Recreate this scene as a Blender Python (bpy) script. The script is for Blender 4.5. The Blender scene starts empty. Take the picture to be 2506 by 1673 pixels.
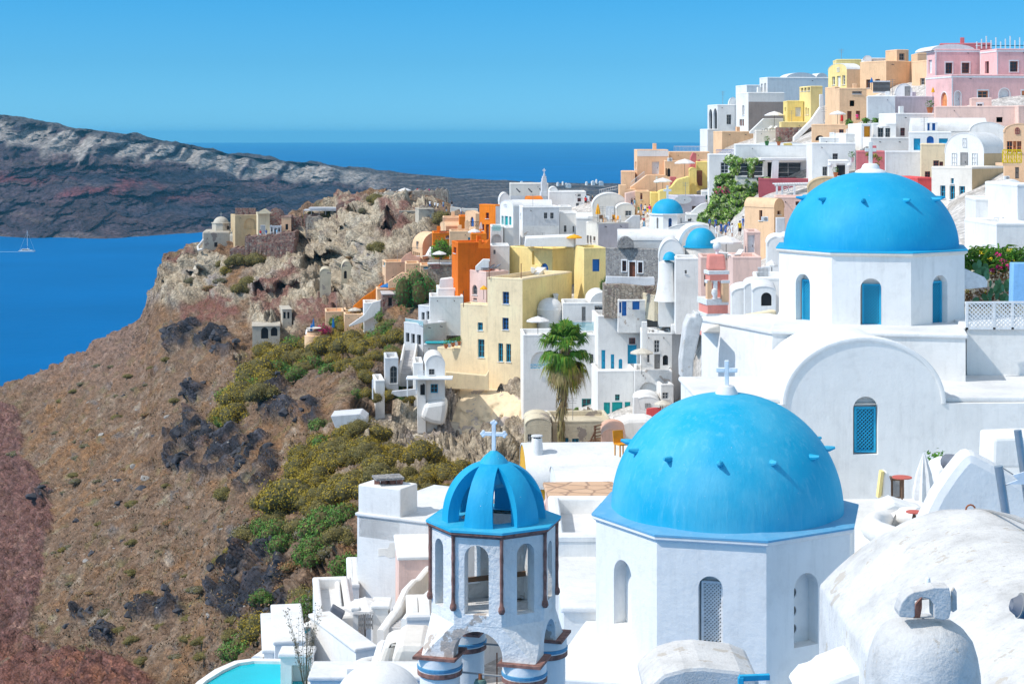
import bpy, bmesh, math, random
import numpy as np
from mathutils import Vector, Matrix
R=math.radians
random.seed(7); np.random.seed(7)
scene=bpy.context.scene
COL=scene.collection
# ---------------------------------------------------------------- camera
F=4200.0; CX=1253.0; EY=329.0; K=1.38      # focal length in photo pixels, principal column, eye-level row, depth scale
cam=bpy.data.cameras.new('camera'); camo=bpy.data.objects.new('camera',cam); COL.objects.link(camo)
camo.location=(0,0,0); camo.rotation_euler=(R(90),0,0)
cam.sensor_width=36; cam.lens=36*F/2506; cam.shift_x=0; cam.shift_y=-(836.5-EY)/2506
cam.clip_start=0.5; cam.clip_end=200000
scene.camera=camo
# ---------------------------------------------------------------- sky and sun
SUN_AZ=R(-74); SUN_EL=R(47)                   # azimuth from -Y towards +X
sd=Vector((math.sin(SUN_AZ)*math.cos(SUN_EL),-math.cos(SUN_AZ)*math.cos(SUN_EL),math.sin(SUN_EL)))
w=bpy.data.worlds.new('World'); scene.world=w; w.use_nodes=True
nt=w.node_tree; nt.nodes.clear()
out=nt.nodes.new('ShaderNodeOutputWorld'); bg=nt.nodes.new('ShaderNodeBackground'); sky=nt.nodes.new('ShaderNodeTexSky')
sky.sky_type='NISHITA'; sky.sun_disc=False; sky.sun_elevation=SUN_EL
sky.sun_rotation=math.atan2(sd.x,sd.y)
sky.altitude=1500; sky.air_density=1.0; sky.dust_density=0.3; sky.ozone_density=2.5
# clear maritime air: the lowest few degrees of the sky stay blue instead of milky
tcw=nt.nodes.new('ShaderNodeTexCoord'); sepw=nt.nodes.new('ShaderNodeSeparateXYZ'); rw=nt.nodes.new('ShaderNodeValToRGB'); mw=nt.nodes.new('ShaderNodeMix'); mw.data_type='RGBA'; mw.blend_type='MULTIPLY'; mw.inputs[0].default_value=1
for e_,(p_,c_) in zip([rw.color_ramp.elements[0],rw.color_ramp.elements[1],rw.color_ramp.elements.new(.10),rw.color_ramp.elements.new(.25)],[(.0,(.115,.32,.50)),(.30,(1.,1.,1.)),(.085,(.045,.26,.48)),(.16,(.36,.64,.85))]): e_.position=p_; e_.color=(*c_,1)
nt.links.new(tcw.outputs['Generated'],sepw.inputs[0]); nt.links.new(sepw.outputs[2],rw.inputs[0]); hs=nt.nodes.new('ShaderNodeHueSaturation'); hs.inputs['Saturation'].default_value=.34; nt.links.new(sky.outputs[0],hs.inputs['Color']); nt.links.new(hs.outputs[0],mw.inputs[6]); nt.links.new(rw.outputs[0],mw.inputs[7])
nt.links.new(mw.outputs[2],bg.inputs[0]); nt.links.new(bg.outputs[0],out.inputs[0])
bg.inputs[1].default_value=0.15
sl=bpy.data.lights.new('sun','SUN'); slo=bpy.data.objects.new('sun',sl); COL.objects.link(slo)
sl.energy=2.0; sl.angle=R(0.53); sl.color=(1.0,0.96,0.90)
slo.rotation_euler=sd.to_track_quat('Z','Y').to_euler(); slo.location=(0,0,300)
scene.view_settings.view_transform='Standard'; scene.view_settings.look='None'
scene.view_settings.exposure=0.85; scene.view_settings.gamma=1
try:
    scene.cycles.max_bounces=6; scene.cycles.diffuse_bounces=3; scene.cycles.volume_bounces=0; scene.cycles.transparent_max_bounces=8
except Exception: pass
# ---------------------------------------------------------------- pixel regions (photo crops the sizes were measured in)
REG={'0':(0,0,.93735),'1':(1700,80,2.9144),'2':(1500,330,3.915),'3':(1050,400,4.1255),'4':(900,600,3.1356),'5':(1250,560,3.0145),
 '6':(1900,300,3.1353),'7':(450,1000,2.3292),'8':(850,1000,2.3292),'9':(1350,850,1.905),'10':(1900,800,1.7954),'11':(0,250,3.3557),
 '12':(350,420,3.132),'13':(0,800,1.7957),'A':(640,1180,3.1804),'B':(1240,1040,5.228),'C':(2060,1000,3.919),'D':(900,440,6.0306),'S':(0,0,1)}
_r=[REG['S']]
def reg(n): _r[0]=REG[n]
def sx(x): return _r[0][0]+x/_r[0][2]
def sy(y): return _r[0][1]+y/_r[0][2]
def ss(l): return l/_r[0][2]
def PP(X,Y,D):                     # photo pixel + depth -> world point
    d=D*K; return Vector(((X-CX)/F*d,d,(EY-Y)/F*d))
def Z(x,y,D): return PP(sx(x),sy(y),D)
def mpp(D): return D*K/F           # metres per photo pixel
# depth map of the hillside: thin-plate spline through measured points
CP=[(1750,300,200),(1650,330,205),(2000,230,190),(2300,180,168),(2506,180,158),(2500,280,146),(2300,320,147),(2100,330,157),(1900,350,167),
(1750,420,168),(1600,450,178),(1560,520,170),(1500,470,188),(1700,560,148),(2000,430,140),(2200,420,128),(2450,420,110),(2500,520,95),(2400,600,84),
(2500,740,66),(2000,700,95),(2000,560,115),(980,480,232),(1080,500,222),(1100,560,205),(700,560,236),(500,560,242),(470,680,238),(380,740,236),(700,700,215),(850,760,198),
(700,850,192),(900,700,195),(1000,640,186),(1000,720,176),(1200,600,176),(1200,500,196),(1350,480,196),(1400,560,178),(1300,650,163),(1500,640,158),
(1700,640,144),(1250,960,143),(1100,830,152),(1000,900,147),(950,1000,140),(1400,900,139),(1500,850,140),(1600,800,138),(1650,1000,122),
(1450,1040,120),(1300,1060,118),(850,800,168),(850,1000,138),(750,1000,150),(600,900,180),(400,900,218),(200,900,245),(0,950,262),(300,1100,190),(0,1150,222),
(600,1100,150),(900,1130,118),(1100,1180,105),(700,1300,112),(850,1400,88),(500,1400,125),(300,1400,142),(0,1400,172),(0,1673,136),(300,1673,115),
(600,1673,85),(700,1500,88),(900,1600,64),(1300,1300,85),(1300,1673,55),(1800,1300,72),(2500,1300,62),(1800,1673,52),(2500,1673,46),(2500,1000,60),
(2000,850,80),(-250,1000,290),(-250,1673,165),(-200,2000,140),(300,2000,95),(900,2000,50),(1700,2000,42),(2700,2000,38),(2750,1000,55),(2750,500,85),(2750,180,150)]
_c=np.array(CP,float); _p=_c[:,:2]/1000; _n=len(_p)
def _tps(r2): return np.where(r2>0,0.5*r2*np.log(np.maximum(r2,1e-12)),0)
_A=np.zeros((_n+3,_n+3)); _A[:_n,:_n]=_tps(((_p[:,None]-_p[None])**2).sum(-1))+np.eye(_n)*2e-4
_A[:_n,_n]=1; _A[:_n,_n+1:]=_p; _A[_n,:_n]=1; _A[_n+1:,:_n]=_p.T
_w=np.linalg.solve(_A,np.concatenate([np.log(_c[:,2]),[0,0,0]]))
def DMv(X,Y):
    q=np.stack([X,Y],-1)/1000.; r2=((q[...,None,:]-_p)**2).sum(-1)
    return np.exp(_tps(r2)@_w[:_n]+_w[_n]+q@_w[_n+1:])
def DM(X,Y): return float(DMv(np.array([X],float),np.array([Y],float))[0])
# ---------------------------------------------------------------- noise
_perm=np.random.RandomState(3).permutation(256); _perm=np.concatenate([_perm,_perm,_perm])
_gr=np.random.RandomState(4).normal(size=(256,3)); _gr/=np.linalg.norm(_gr,axis=1)[:,None]
def perlin(p):
    i=np.floor(p).astype(int); f=p-i; u=f*f*f*(f*(f*6-15)+10); i&=255; r=0
    for dx in (0,1):
        for dy in (0,1):
            for dz in (0,1):
                h=_perm[_perm[_perm[(i[...,0]+dx)&255]+((i[...,1]+dy)&255)]+((i[...,2]+dz)&255)]
                g=_gr[h]; d=g[...,0]*(f[...,0]-dx)+g[...,1]*(f[...,1]-dy)+g[...,2]*(f[...,2]-dz)
                r=r+d*(u[...,0] if dx else 1-u[...,0])*(u[...,1] if dy else 1-u[...,1])*(u[...,2] if dz else 1-u[...,2])
    return r*1.6
def fbm(p,o=4,ridge=False):
    a=1.;s=0;t=0
    for k in range(o):
        n=perlin(p*2**k+k*17.3); n=(1-2*np.abs(n)) if ridge else n
        s=s+a*n;t+=a;a*=.5
    return s/t
def cellnoise(p,seed=0):
    """faceted block height: random level and tilt of the nearest jittered cell"""
    i=np.floor(p).astype(int); best=np.full(p.shape[:-1],9e9); val=np.zeros(p.shape[:-1])
    for dx in (-1,0,1):
        for dy in (-1,0,1):
            for dz in (-1,0,1):
                j=i+np.array([dx,dy,dz]); h=_perm[_perm[_perm[(j[...,0]+seed)&255]+(j[...,1]&255)]+(j[...,2]&255)]
                c=j+.5+_gr[h]*.45; d=p-c; r=(d**2).sum(-1); m=r<best; g=_gr[(h+37)&255]
                v=_gr[(h+91)&255][...,0]+(d*g).sum(-1)*1.5; val=np.where(m,v,val); best=np.where(m,r,best)
    return val
# ---------------------------------------------------------------- materials
MATS={}
def nmat(name):
    m=bpy.data.materials.new(name); m.use_nodes=True; t=m.node_tree; b=t.nodes['Principled BSDF']; MATS[name]=m
    return m,t,b
def N(t,k,**kw):
    n=t.nodes.new(k)
    for a,v in kw.items():
        if a in n.inputs: n.inputs[a].default_value=v
        else: setattr(n,a,v)
    return n
def ramp(t,src,stops):
    r=t.nodes.new('ShaderNodeValToRGB'); e=r.color_ramp.elements
    while len(e)<len(stops): e.new(.5)
    for x,(p,c) in zip(e,stops): x.position=p; x.color=(c,c,c,1) if isinstance(c,(int,float)) else (*c,1)
    if src: t.links.new(src,r.inputs[0])
    return r
def mix(t,fac,a,b,mode='MIX'):
    m=t.nodes.new('ShaderNodeMix'); m.data_type='RGBA'; m.blend_type=mode
    for s,v in ((m.inputs[0],fac),(m.inputs[6],a),(m.inputs[7],b)):
        if hasattr(v,'links') or hasattr(v,'is_linked'): t.links.new(v,s)
        elif isinstance(v,(int,float)): s.default_value=v
        else: s.default_value=(*v,1)
    return m.outputs[2]
def plaster(name,c,var=.10,bump=.25,patch=None,rough=.9,scale=1.,stain=.0):
    m,t,b=nmat(name); L=t.links.new
    tc=N(t,'ShaderNodeTexCoord'); g=N(t,'ShaderNodeNewGeometry')
    n1=N(t,'ShaderNodeTexNoise',Scale=.35*scale,Detail=6.,Roughness=.6); L(g.outputs['Position'],n1.inputs['Vector'])
    n2=N(t,'ShaderNodeTexNoise',Scale=2.2*scale,Detail=8.,Roughness=.7); L(g.outputs['Position'],n2.inputs['Vector'])
    n3=N(t,'ShaderNodeTexNoise',Scale=7*scale,Detail=6.,Roughness=.65); L(g.outputs['Position'],n3.inputs['Vector'])
    dk=tuple(x*(1-1.5*var) for x in c); lt=tuple(min(.92,x*(1+.9*var)) for x in c)
    r1=ramp(t,n1.outputs[0],[(.3,dk),(.5,c),(.7,lt)])
    r2=ramp(t,n2.outputs[0],[(.25,1-1.6*var),(.48,1.)])
    o=mix(t,1.,r1.outputs[0],r2.outputs[0],'MULTIPLY')
    if stain:                       # rain streaks and grime stretched down the wall
        mp=N(t,'ShaderNodeMapping'); mp.inputs['Scale'].default_value=(2.2,2.2,.22); L(g.outputs['Position'],mp.inputs['Vector'])
        n4=N(t,'ShaderNodeTexNoise',Scale=1.6*scale,Detail=7.,Roughness=.7); L(mp.outputs[0],n4.inputs['Vector'])
        r4=ramp(t,n4.outputs[0],[(.50,0.),(.72,1.)])
        ms=N(t,'ShaderNodeMath',operation='MULTIPLY'); ms.inputs[1].default_value=stain; L(r4.outputs[0],ms.inputs[0])
        o=mix(t,ms.outputs[0],o,tuple(x*.55 for x in c))
    if patch:
        th,pc=patch
        n5=N(t,'ShaderNodeTexNoise',Scale=.55*scale,Detail=9.,Roughness=.62); L(g.outputs['Position'],n5.inputs['Vector'])
        r5=ramp(t,n5.outputs[0],[(th,0.),(th+.015,1.)])
        o=mix(t,r5.outputs[0],o,pc)
    L(o,b.inputs['Base Color']); b.inputs['Roughness'].default_value=rough; b.inputs['Specular IOR Level'].default_value=.25
    bp=N(t,'ShaderNodeBump',Strength=bump,Distance=.05)
    ad=N(t,'ShaderNodeMath',operation='ADD'); L(n2.outputs[0],ad.inputs[0]); L(n3.outputs[0],ad.inputs[1]); L(ad.outputs[0],bp.inputs['Height'])
    L(bp.outputs[0],b.inputs['Normal'])
    return m
PC=dict(white=(.83,.81,.78),offwhite=(.76,.71,.64),cream=(.80,.66,.44),beige=(.88,.71,.46),paleyellow=(.90,.70,.30),yellow=(.88,.66,.22),peach=(.84,.55,.33),
 salmon=(.78,.46,.33),apricot=(.88,.56,.34),lightpink=(.80,.56,.48),pink=(.84,.50,.48),coralpink=(.84,.31,.25),rose=(.62,.18,.19),dustred=(.42,.10,.12),orange=(.82,.22,.015),deeporange=(.78,.17,.01),tan=(.62,.46,.27),
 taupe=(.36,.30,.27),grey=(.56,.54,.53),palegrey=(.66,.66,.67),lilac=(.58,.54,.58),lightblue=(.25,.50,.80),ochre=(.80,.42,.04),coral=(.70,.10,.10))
for k,c in PC.items(): plaster(k,c,var=.07 if k in('white','offwhite') else .10,stain=.24 if k in('white','offwhite') else .38)
plaster('worn_white',(.78,.76,.73),var=.12,patch=(.60,(.50,.42,.36)),stain=.25,bump=.6,scale=1.6)
plaster('old_beige',(.66,.57,.41),var=.16,patch=(.57,(.36,.30,.25)),stain=.3,bump=.8)
plaster('old_cream',(.80,.64,.43),var=.13,patch=(.56,(.50,.42,.36)),stain=.25,bump=.8,scale=.55)
plaster('castle_plaster',(.55,.49,.40),var=.16,patch=(.60,(.34,.28,.24)),stain=.3,bump=.8)
plaster('roof_white',(.76,.75,.73),var=.10,patch=(.68,(.62,.57,.52)),scale=1.3,bump=.4,stain=.15)
plaster('mottled',(.66,.64,.615),var=.15,patch=(.61,(.52,.47,.41)),scale=4.5,bump=.35,stain=.3)
def flat(name,c,rough=.6,metal=0.,var=.12,sc=6.,spec=.4,bump=.1):
    m,t,b=nmat(name); L=t.links.new; g=N(t,'ShaderNodeNewGeometry')
    n=N(t,'ShaderNodeTexNoise',Scale=sc,Detail=5.,Roughness=.6); L(g.outputs['Position'],n.inputs['Vector'])
    r=ramp(t,n.outputs[0],[(.3,tuple(x*(1-var) for x in c)),(.7,tuple(min(.95,x*(1+var)) for x in c))])
    L(r.outputs[0],b.inputs['Base Color']); b.inputs['Roughness'].default_value=rough; b.inputs['Metallic'].default_value=metal; b.inputs['Specular IOR Level'].default_value=spec
    bp=N(t,'ShaderNodeBump',Strength=bump,Distance=.02); L(n.outputs[0],bp.inputs['Height']); L(bp.outputs[0],b.inputs['Normal'])
    return m
FC=dict(glass=(.05,.06,.07),dark=(.02,.02,.022),pwhite=(.75,.75,.75),pblue=(.02,.16,.50),pcyan=(.02,.38,.62),pteal=(.01,.42,.42),pbrown=(.20,.07,.035),pred=(.28,.05,.05),pgrey=(.30,.29,.28),
 pochre=(.75,.30,.01),ppeach=(.75,.30,.12),pyellow=(.80,.55,.0),wood=(.16,.09,.05),iron=(.05,.05,.055),canvas=(.78,.75,.72),canvas_beige=(.60,.55,.46),canvas_blue=(.01,.16,.45),canvas_orange=(.90,.40,.01),
 canvas_pink=(.72,.55,.50),terracotta=(.55,.18,.07),cushion=(.70,.68,.62),greyfab=(.16,.17,.20),skin=(.50,.28,.19),hair=(.05,.03,.02),blond=(.45,.30,.12),cred=(.70,.02,.02),cpink=(.85,.05,.25),cyellow=(.90,.60,.0),
 cblue=(.03,.12,.40),cskyblue=(.30,.55,.75),cwhite=(.80,.80,.80),cblack=(.02,.02,.025),cgreen=(.05,.2,.06),straw=(.65,.50,.30),crossblue=(.76,.79,.82),verdigris=(.13,.22,.19),colonnette=(.17,.075,.06),rust=(.30,.09,.03),
 bandblue=(.09,.28,.45),bark=(.16,.12,.09),tablered=(.55,.12,.09))
for k,c in FC.items(): flat(k,c,rough=.12 if k=='glass' else .7)
flat('steel',(.5,.5,.5),rough=.35,metal=.7,var=.05)
flat('colonnette',(.24,.12,.095),rough=.9,var=.5,sc=9.,bump=.8)
def blue_dome(name,c,pale,sc):
    m,t,b=nmat(name); L=t.links.new; g=N(t,'ShaderNodeNewGeometry')
    n=N(t,'ShaderNodeTexNoise',Scale=sc,Detail=8.,Roughness=.6); L(g.outputs['Position'],n.inputs['Vector'])
    mp=N(t,'ShaderNodeMapping'); mp.inputs['Scale'].default_value=(5.,5.,.5); L(g.outputs['Position'],mp.inputs['Vector'])
    n2=N(t,'ShaderNodeTexNoise',Scale=1.3,Detail=8.,Roughness=.7); L(mp.outputs[0],n2.inputs['Vector'])
    r=ramp(t,n.outputs[0],[(.38,c),(.70,tuple(.5*a+.5*b_ for a,b_ in zip(c,pale)))])
    r2=ramp(t,n2.outputs[0],[(.52,0.),(.78,.55)])
    o=mix(t,r2.outputs[0],r.outputs[0],pale)
    n3=N(t,'ShaderNodeTexNoise',Scale=22.,Detail=3.); L(g.outputs['Position'],n3.inputs['Vector'])
    r3=ramp(t,n3.outputs[0],[(.76,0.),(.77,1.)]); o=mix(t,r3.outputs[0],o,(.7,.75,.8))
    L(o,b.inputs['Base Color']); b.inputs['Roughness'].default_value=.62; b.inputs['Specular IOR Level'].default_value=.35
    bp=N(t,'ShaderNodeBump',Strength=.5,Distance=.03); ad=N(t,'ShaderNodeMath',operation='ADD'); L(n.outputs[0],ad.inputs[0]); L(n2.outputs[0],ad.inputs[1]); L(ad.outputs[0],bp.inputs['Height']); L(bp.outputs[0],b.inputs['Normal'])
blue_dome('dome_blue',(.0,.34,.60),(.04,.45,.66),.8)
blue_dome('dome_blue_faded',(.0,.37,.60),(.17,.55,.70),.7)
blue_dome('dome_blue_pale',(.10,.36,.58),(.25,.46,.62),1.5)
def stone(name,cs,mortar,sc=3.,bump=1.,rnd=1.):
    m,t,b=nmat(name); L=t.links.new; g=N(t,'ShaderNodeNewGeometry')
    nw=N(t,'ShaderNodeTexNoise',Scale=sc*.8,Detail=4.); L(g.outputs['Position'],nw.inputs['Vector'])
    mx=N(t,'ShaderNodeMix',data_type='VECTOR'); mx.inputs[0].default_value=.12; L(g.outputs['Position'],mx.inputs[4]); L(nw.outputs['Color'],mx.inputs[5])
    v=N(t,'ShaderNodeTexVoronoi',Scale=sc); L(mx.outputs[1],v.inputs['Vector'])
    v2=N(t,'ShaderNodeTexVoronoi',Scale=sc,feature='DISTANCE_TO_EDGE'); L(mx.outputs[1],v2.inputs['Vector'])
    sp=N(t,'ShaderNodeSeparateColor'); L(v.outputs['Color'],sp.inputs[0])
    r=ramp(t,sp.outputs[0],[(i/(len(cs)-1),c) for i,c in enumerate(cs)])
    r2=ramp(t,v2.outputs['Distance'],[(.02,0.),(.10,1.)])
    L(mix(t,r2.outputs[0],mortar,r.outputs[0]),b.inputs['Base Color']); b.inputs['Roughness'].default_value=.95; b.inputs['Specular IOR Level'].default_value=.15
    bp=N(t,'ShaderNodeBump',Strength=bump,Distance=.12); L(r2.outputs[0],bp.inputs['Height']); L(bp.outputs[0],b.inputs['Normal'])
stone('stone_grey',[(.30,.29,.28),(.42,.40,.38),(.22,.21,.21),(.36,.33,.31)],(.46,.44,.42),4.5,.8)
stone('stone_red',[(.30,.12,.10),(.40,.24,.19),(.20,.09,.08),(.44,.34,.27)],(.42,.34,.28),3.0)
stone('stone_mix',[(.34,.28,.23),(.46,.39,.31),(.24,.17,.15),(.52,.46,.39)],(.44,.38,.31),2.6)
stone('tiles_tan',[(.60,.38,.24),(.66,.44,.29),(.56,.36,.23)],(.40,.26,.18),1.6,.3)
def leafmat(name,cs):
    m,t,b=nmat(name); L=t.links.new; g=N(t,'ShaderNodeNewGeometry')
    n=N(t,'ShaderNodeTexNoise',Scale=1.3,Detail=5.); L(g.outputs['Position'],n.inputs['Vector'])
    r=ramp(t,g.outputs['Random Per Island'],[(i/(len(cs)-1),c) for i,c in enumerate(cs)])
    r2=ramp(t,n.outputs[0],[(.3,.6),(.7,1.25)])
    L(mix(t,1.,r.outputs[0],r2.outputs[0],'MULTIPLY'),b.inputs['Base Color']); b.inputs['Roughness'].default_value=.75; b.inputs['Specular IOR Level'].default_value=.2
    b.inputs['Subsurface Weight'].default_value=0
leafmat('leaf_olive',[(.33,.24,.025),(.40,.285,.03),(.36,.265,.03),(.42,.29,.03)])
leafmat('leaf_drab',[(.26,.21,.06),(.33,.26,.065),(.24,.20,.06),(.36,.27,.065)])
leafmat('leaf_green',[(.06,.17,.03),(.12,.27,.04),(.09,.21,.05),(.24,.33,.05)])
leafmat('leaf_bright',[(.07,.22,.02),(.14,.34,.03),(.10,.26,.03),(.22,.38,.04)])
leafmat('leaf_tree',[(.02,.14,.03),(.05,.25,.05),(.03,.18,.03),(.08,.31,.05)])
leafmat('leaf_grey',[(.24,.21,.16),(.34,.29,.22),(.20,.19,.14),(.29,.26,.19)])
leafmat('leaf_dry',[(.38,.18,.07),(.30,.14,.06),(.46,.27,.12),(.34,.20,.11)])
leafmat('leaf_bloom',[(.18,.36,.04),(.32,.48,.10),(.70,.72,.50),(.16,.33,.05),(.24,.42,.06),(.40,.50,.15)])
leafmat('petal_pink',[(.75,.01,.18),(.85,.03,.28),(.60,.0,.15)])
leafmat('palm_green',[(.04,.13,.01),(.09,.22,.02),(.06,.17,.015),(.20,.26,.03)])
leafmat('palm_dry',[(.28,.22,.09),(.36,.30,.12),(.22,.13,.06),(.45,.36,.16)])
def watermat(name,c,rough,bs,bstr,dist=.3,stretch=1.):
    m,t,b=nmat(name); L=t.links.new; g=N(t,'ShaderNodeNewGeometry')
    n0=N(t,'ShaderNodeTexNoise',Scale=.004 if name=='sea' else .3,Detail=6.,Roughness=.55); L(g.outputs['Position'],n0.inputs['Vector'])
    r=ramp(t,n0.outputs[0],[(.3,tuple(x*.88 for x in c)),(.7,tuple(x*1.12 for x in c))]); L(r.outputs[0],b.inputs['Base Color'])
    b.inputs['Roughness'].default_value=rough; b.inputs['IOR'].default_value=1.33; b.inputs['Specular IOR Level'].default_value=.04 if name=='sea' else .35
    n=N(t,'ShaderNodeTexNoise',Scale=bs,Detail=5.,Roughness=.6); L(g.outputs['Position'],n.inputs['Vector'])
    bp=N(t,'ShaderNodeBump',Strength=bstr,Distance=dist); L(n.outputs[0],bp.inputs['Height']); L(bp.outputs[0],b.inputs['Normal'])
watermat('sea',(.0,.125,.34),.65,.08,.35,1.2)
watermat('pool',(.0,.50,.58),.12,2.5,.12,.05)
watermat('pool_dark',(.01,.25,.22),.1,2.5,.12,.05)
# ---------------------------------------------------------------- mesh helpers
class MB:
    def __init__(s): s.v=[]; s.f=[]; s.m=[]; s.mats=[]; s.c=0
    def mat(s,n):
        if n not in s.mats: s.mats.append(n)
        s.c=s.mats.index(n); return s
    def add(s,vs,fs):
        o=len(s.v); s.v.extend([tuple(v) for v in vs]); s.f.extend([tuple(i+o for i in f) for f in fs]); s.m.extend([s.c]*len(fs))
    def obox(s,O,A,B,C):            # corner + three edge vectors
        O,A,B,C=map(Vector,(O,A,B,C)); v=[O,O+A,O+A+B,O+B,O+C,O+A+C,O+A+B+C,O+B+C]
        f=[(0,3,2,1),(4,5,6,7),(0,1,5,4),(1,2,6,5),(2,3,7,6),(3,0,4,7)]
        if A.cross(B).dot(C)<0: f=[t[::-1] for t in f]
        s.add(v,f)
    def box(s,c,w,d,h,a=0.):        # centre of the base
        c=Vector(c); U=Vector((math.cos(a),math.sin(a),0)); V=Vector((-math.sin(a),math.cos(a),0))
        s.obox(c-U*w/2-V*d/2,U*w,V*d,Vector((0,0,h)))
    def tube(s,pts,rs,n=8,cap=True):
        pts=[Vector(p) for p in pts]; rings=[]; prev=None
        if isinstance(rs,(int,float)): rs=[rs]*len(pts)
        for i,p in enumerate(pts):
            d=(pts[min(i+1,len(pts)-1)]-pts[max(i-1,0)]).normalized()
            if prev is None: a=d.orthogonal().normalized()
            else: a=(prev-d*prev.dot(d)); a=a.normalized() if a.length>1e-6 else d.orthogonal().normalized()
            prev=a; b=d.cross(a); rings.append([p+(a*math.cos(2*math.pi*k/n)+b*math.sin(2*math.pi*k/n))*rs[i] for k in range(n)])
        v=[q for r in rings for q in r]; f=[]
        for i in range(len(rings)-1):
            for k in range(n): f.append((i*n+k,i*n+(k+1)%n,(i+1)*n+(k+1)%n,(i+1)*n+k))
        if cap: f.append(tuple(range(n))[::-1]); f.append(tuple((len(rings)-1)*n+k for k in range(n)))
        s.add(v,f)
    def rev(s,c,prof,n=32,a0=0.,a1=2*math.pi,cap=False):   # prof [(r,z)] bottom to top around c
        c=Vector(c); full=abs(a1-a0-2*math.pi)<1e-6; m=n if full else n+1; v=[];f=[]
        for r,z in prof:
            for k in range(m):
                a=a0+(a1-a0)*k/n; v.append(c+Vector((r*math.cos(a),r*math.sin(a),z)))
        for i in range(len(prof)-1):
            for k in range(n): f.append((i*m+k,i*m+(k+1)%m,(i+1)*m+(k+1)%m,(i+1)*m+k))
        if cap: f.append(tuple(range(m))[::-1]); f.append(tuple((len(prof)-1)*m+k for k in range(m)))
        s.add(v,f)
    def prism(s,pts,ext):           # planar outline + extrusion vector
        pts=[Vector(p) for p in pts]; ext=Vector(ext); n=len(pts)
        nn=Vector((0,0,0))
        for i in range(n): nn+=pts[i].cross(pts[(i+1)%n])
        if nn.dot(ext)>0: pts=pts[::-1]
        v=pts+[p+ext for p in pts]; f=[tuple(range(n)),tuple(range(n,2*n))[::-1]]
        f+=[(i,i+n,(i+1)%n+n,(i+1)%n) for i in range(n)]
        s.add(v,f)
    def grid(s,rows,closed=False):
        m=len(rows[0]); v=[p for r in rows for p in r]; f=[]
        for i in range(len(rows)-1):
            for k in range(m if closed else m-1): f.append((i*m+k,i*m+(k+1)%m,(i+1)*m+(k+1)%m,(i+1)*m+k))
        s.add(v,f)
    def build(s,name,parent=None,smooth=False,bevel=0.,loc=None,weld=False,seg=2):
        me=bpy.data.meshes.new(name)
        me.from_pydata([tuple(v) for v in s.v],[],s.f)
        for n in s.mats: me.materials.append(MATS[n])
        me.polygons.foreach_set('material_index',s.m)
        if smooth or weld:
            bm=bmesh.new(); bm.from_mesh(me); bmesh.ops.remove_doubles(bm,verts=bm.verts,dist=1e-4)
            if smooth:
                bmesh.ops.recalc_face_normals(bm,faces=bm.faces)
                for f in bm.faces: f.smooth=True
                for e in bm.edges:
                    if len(e.link_faces)==2 and e.calc_face_angle(0)>R(38): e.smooth=False
            bm.to_mesh(me); bm.free()
        me.update()
        o=bpy.data.objects.new(name,me); COL.objects.link(o)
        if parent: o.parent=parent
        if bevel:
            b=o.modifiers.new('bevel','BEVEL'); b.width=bevel; b.segments=seg; b.limit_method='ANGLE'; b.angle_limit=R(40)
        return o
def tag(o,label=None,cat=None,group=None,kind=None):
    if cat and not kind: o['kind']='thing'
    if label: o['label']=label
    if cat: o['category']=cat
    if group: o['group']=group
    if kind: o['kind']=kind
    return o
def thing(name,label,cat,group=None,loc=(0,0,0)):
    o=bpy.data.objects.new(name,None); COL.objects.link(o); o.empty_display_size=.3; o.location=loc
    return tag(o,label,cat,group)
def single(mb,name,label,cat,group=None,**kw): return tag(mb.build(name,**kw),label,cat,group)
def reloc(root):                    # put the Empty at the base of its parts, keep parts where they are
    vs=[]
    for c in root.children:
        if c.type=='MESH': vs+= [c.matrix_basis@v.co for v in c.data.vertices]
    if not vs: return
    a=np.array([tuple(v) for v in vs]); p=Vector(((a[:,0].min()+a[:,0].max())/2,(a[:,1].min()+a[:,1].max())/2,a[:,2].min()))
    root.location=p
    for c in root.children: c.location=c.location-p
# wall with recessed openings
def wallface(mb,O,U,w,h,holes,t,V=Vector((0,0,1)),thru=False):
    O=Vector(O);Nn=U.cross(V); us=sorted({0.,w,*[q for H in holes for q in (H[0],H[2])]}); vs=sorted({0.,h,*[q for H in holes for q in (H[1],H[3])]})
    us=[u for u in us if 0<=u<=w]; vs=[v for v in vs if 0<=v<=h]
    def P3(u,v,d=0.): return O+U*u+V*v-Nn*d
    for i in range(len(us)-1):
        for j in range(len(vs)-1):
            uc=(us[i]+us[i+1])/2; vc=(vs[j]+vs[j+1])/2
            if any(H[0]<uc<H[2] and H[1]<vc<H[3] for H in holes): continue
            mb.add([P3(us[i],vs[j]),P3(us[i+1],vs[j]),P3(us[i+1],vs[j+1]),P3(us[i],vs[j+1])],[(0,1,2,3)])
    for (u0,v0,u1,v1,arch) in holes:
        if arch:
            r=(u1-u0)/2; rz=min(r,(v1-v0)*.8); c=((u0+u1)/2,v1-rz); n=12
            arc=[(c[0]-r*math.cos(math.pi*k/n),c[1]+rz*math.sin(math.pi*k/n)) for k in range(n+1)]
            L=[P3(u0,v1)]+[P3(*p) for p in arc[:n//2+1]]; mb.add(L,[tuple(range(len(L)))])
            L=[P3(u1,v1)]+[P3(*p) for p in arc[n//2:]][::-1]; mb.add(L,[tuple(range(len(L)))[::-1]])
            out=[(u0,v0)]+arc+[(u1,v0)]
        else: out=[(u0,v0),(u0,v1),(u1,v1),(u1,v0)]
        n=len(out)
        for k in range(n):
            a=out[k]; b=out[(k+1)%n]
            mb.add([P3(*a),P3(*b),P3(*b,t),P3(*a,t)],[(3,2,1,0)])
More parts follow.
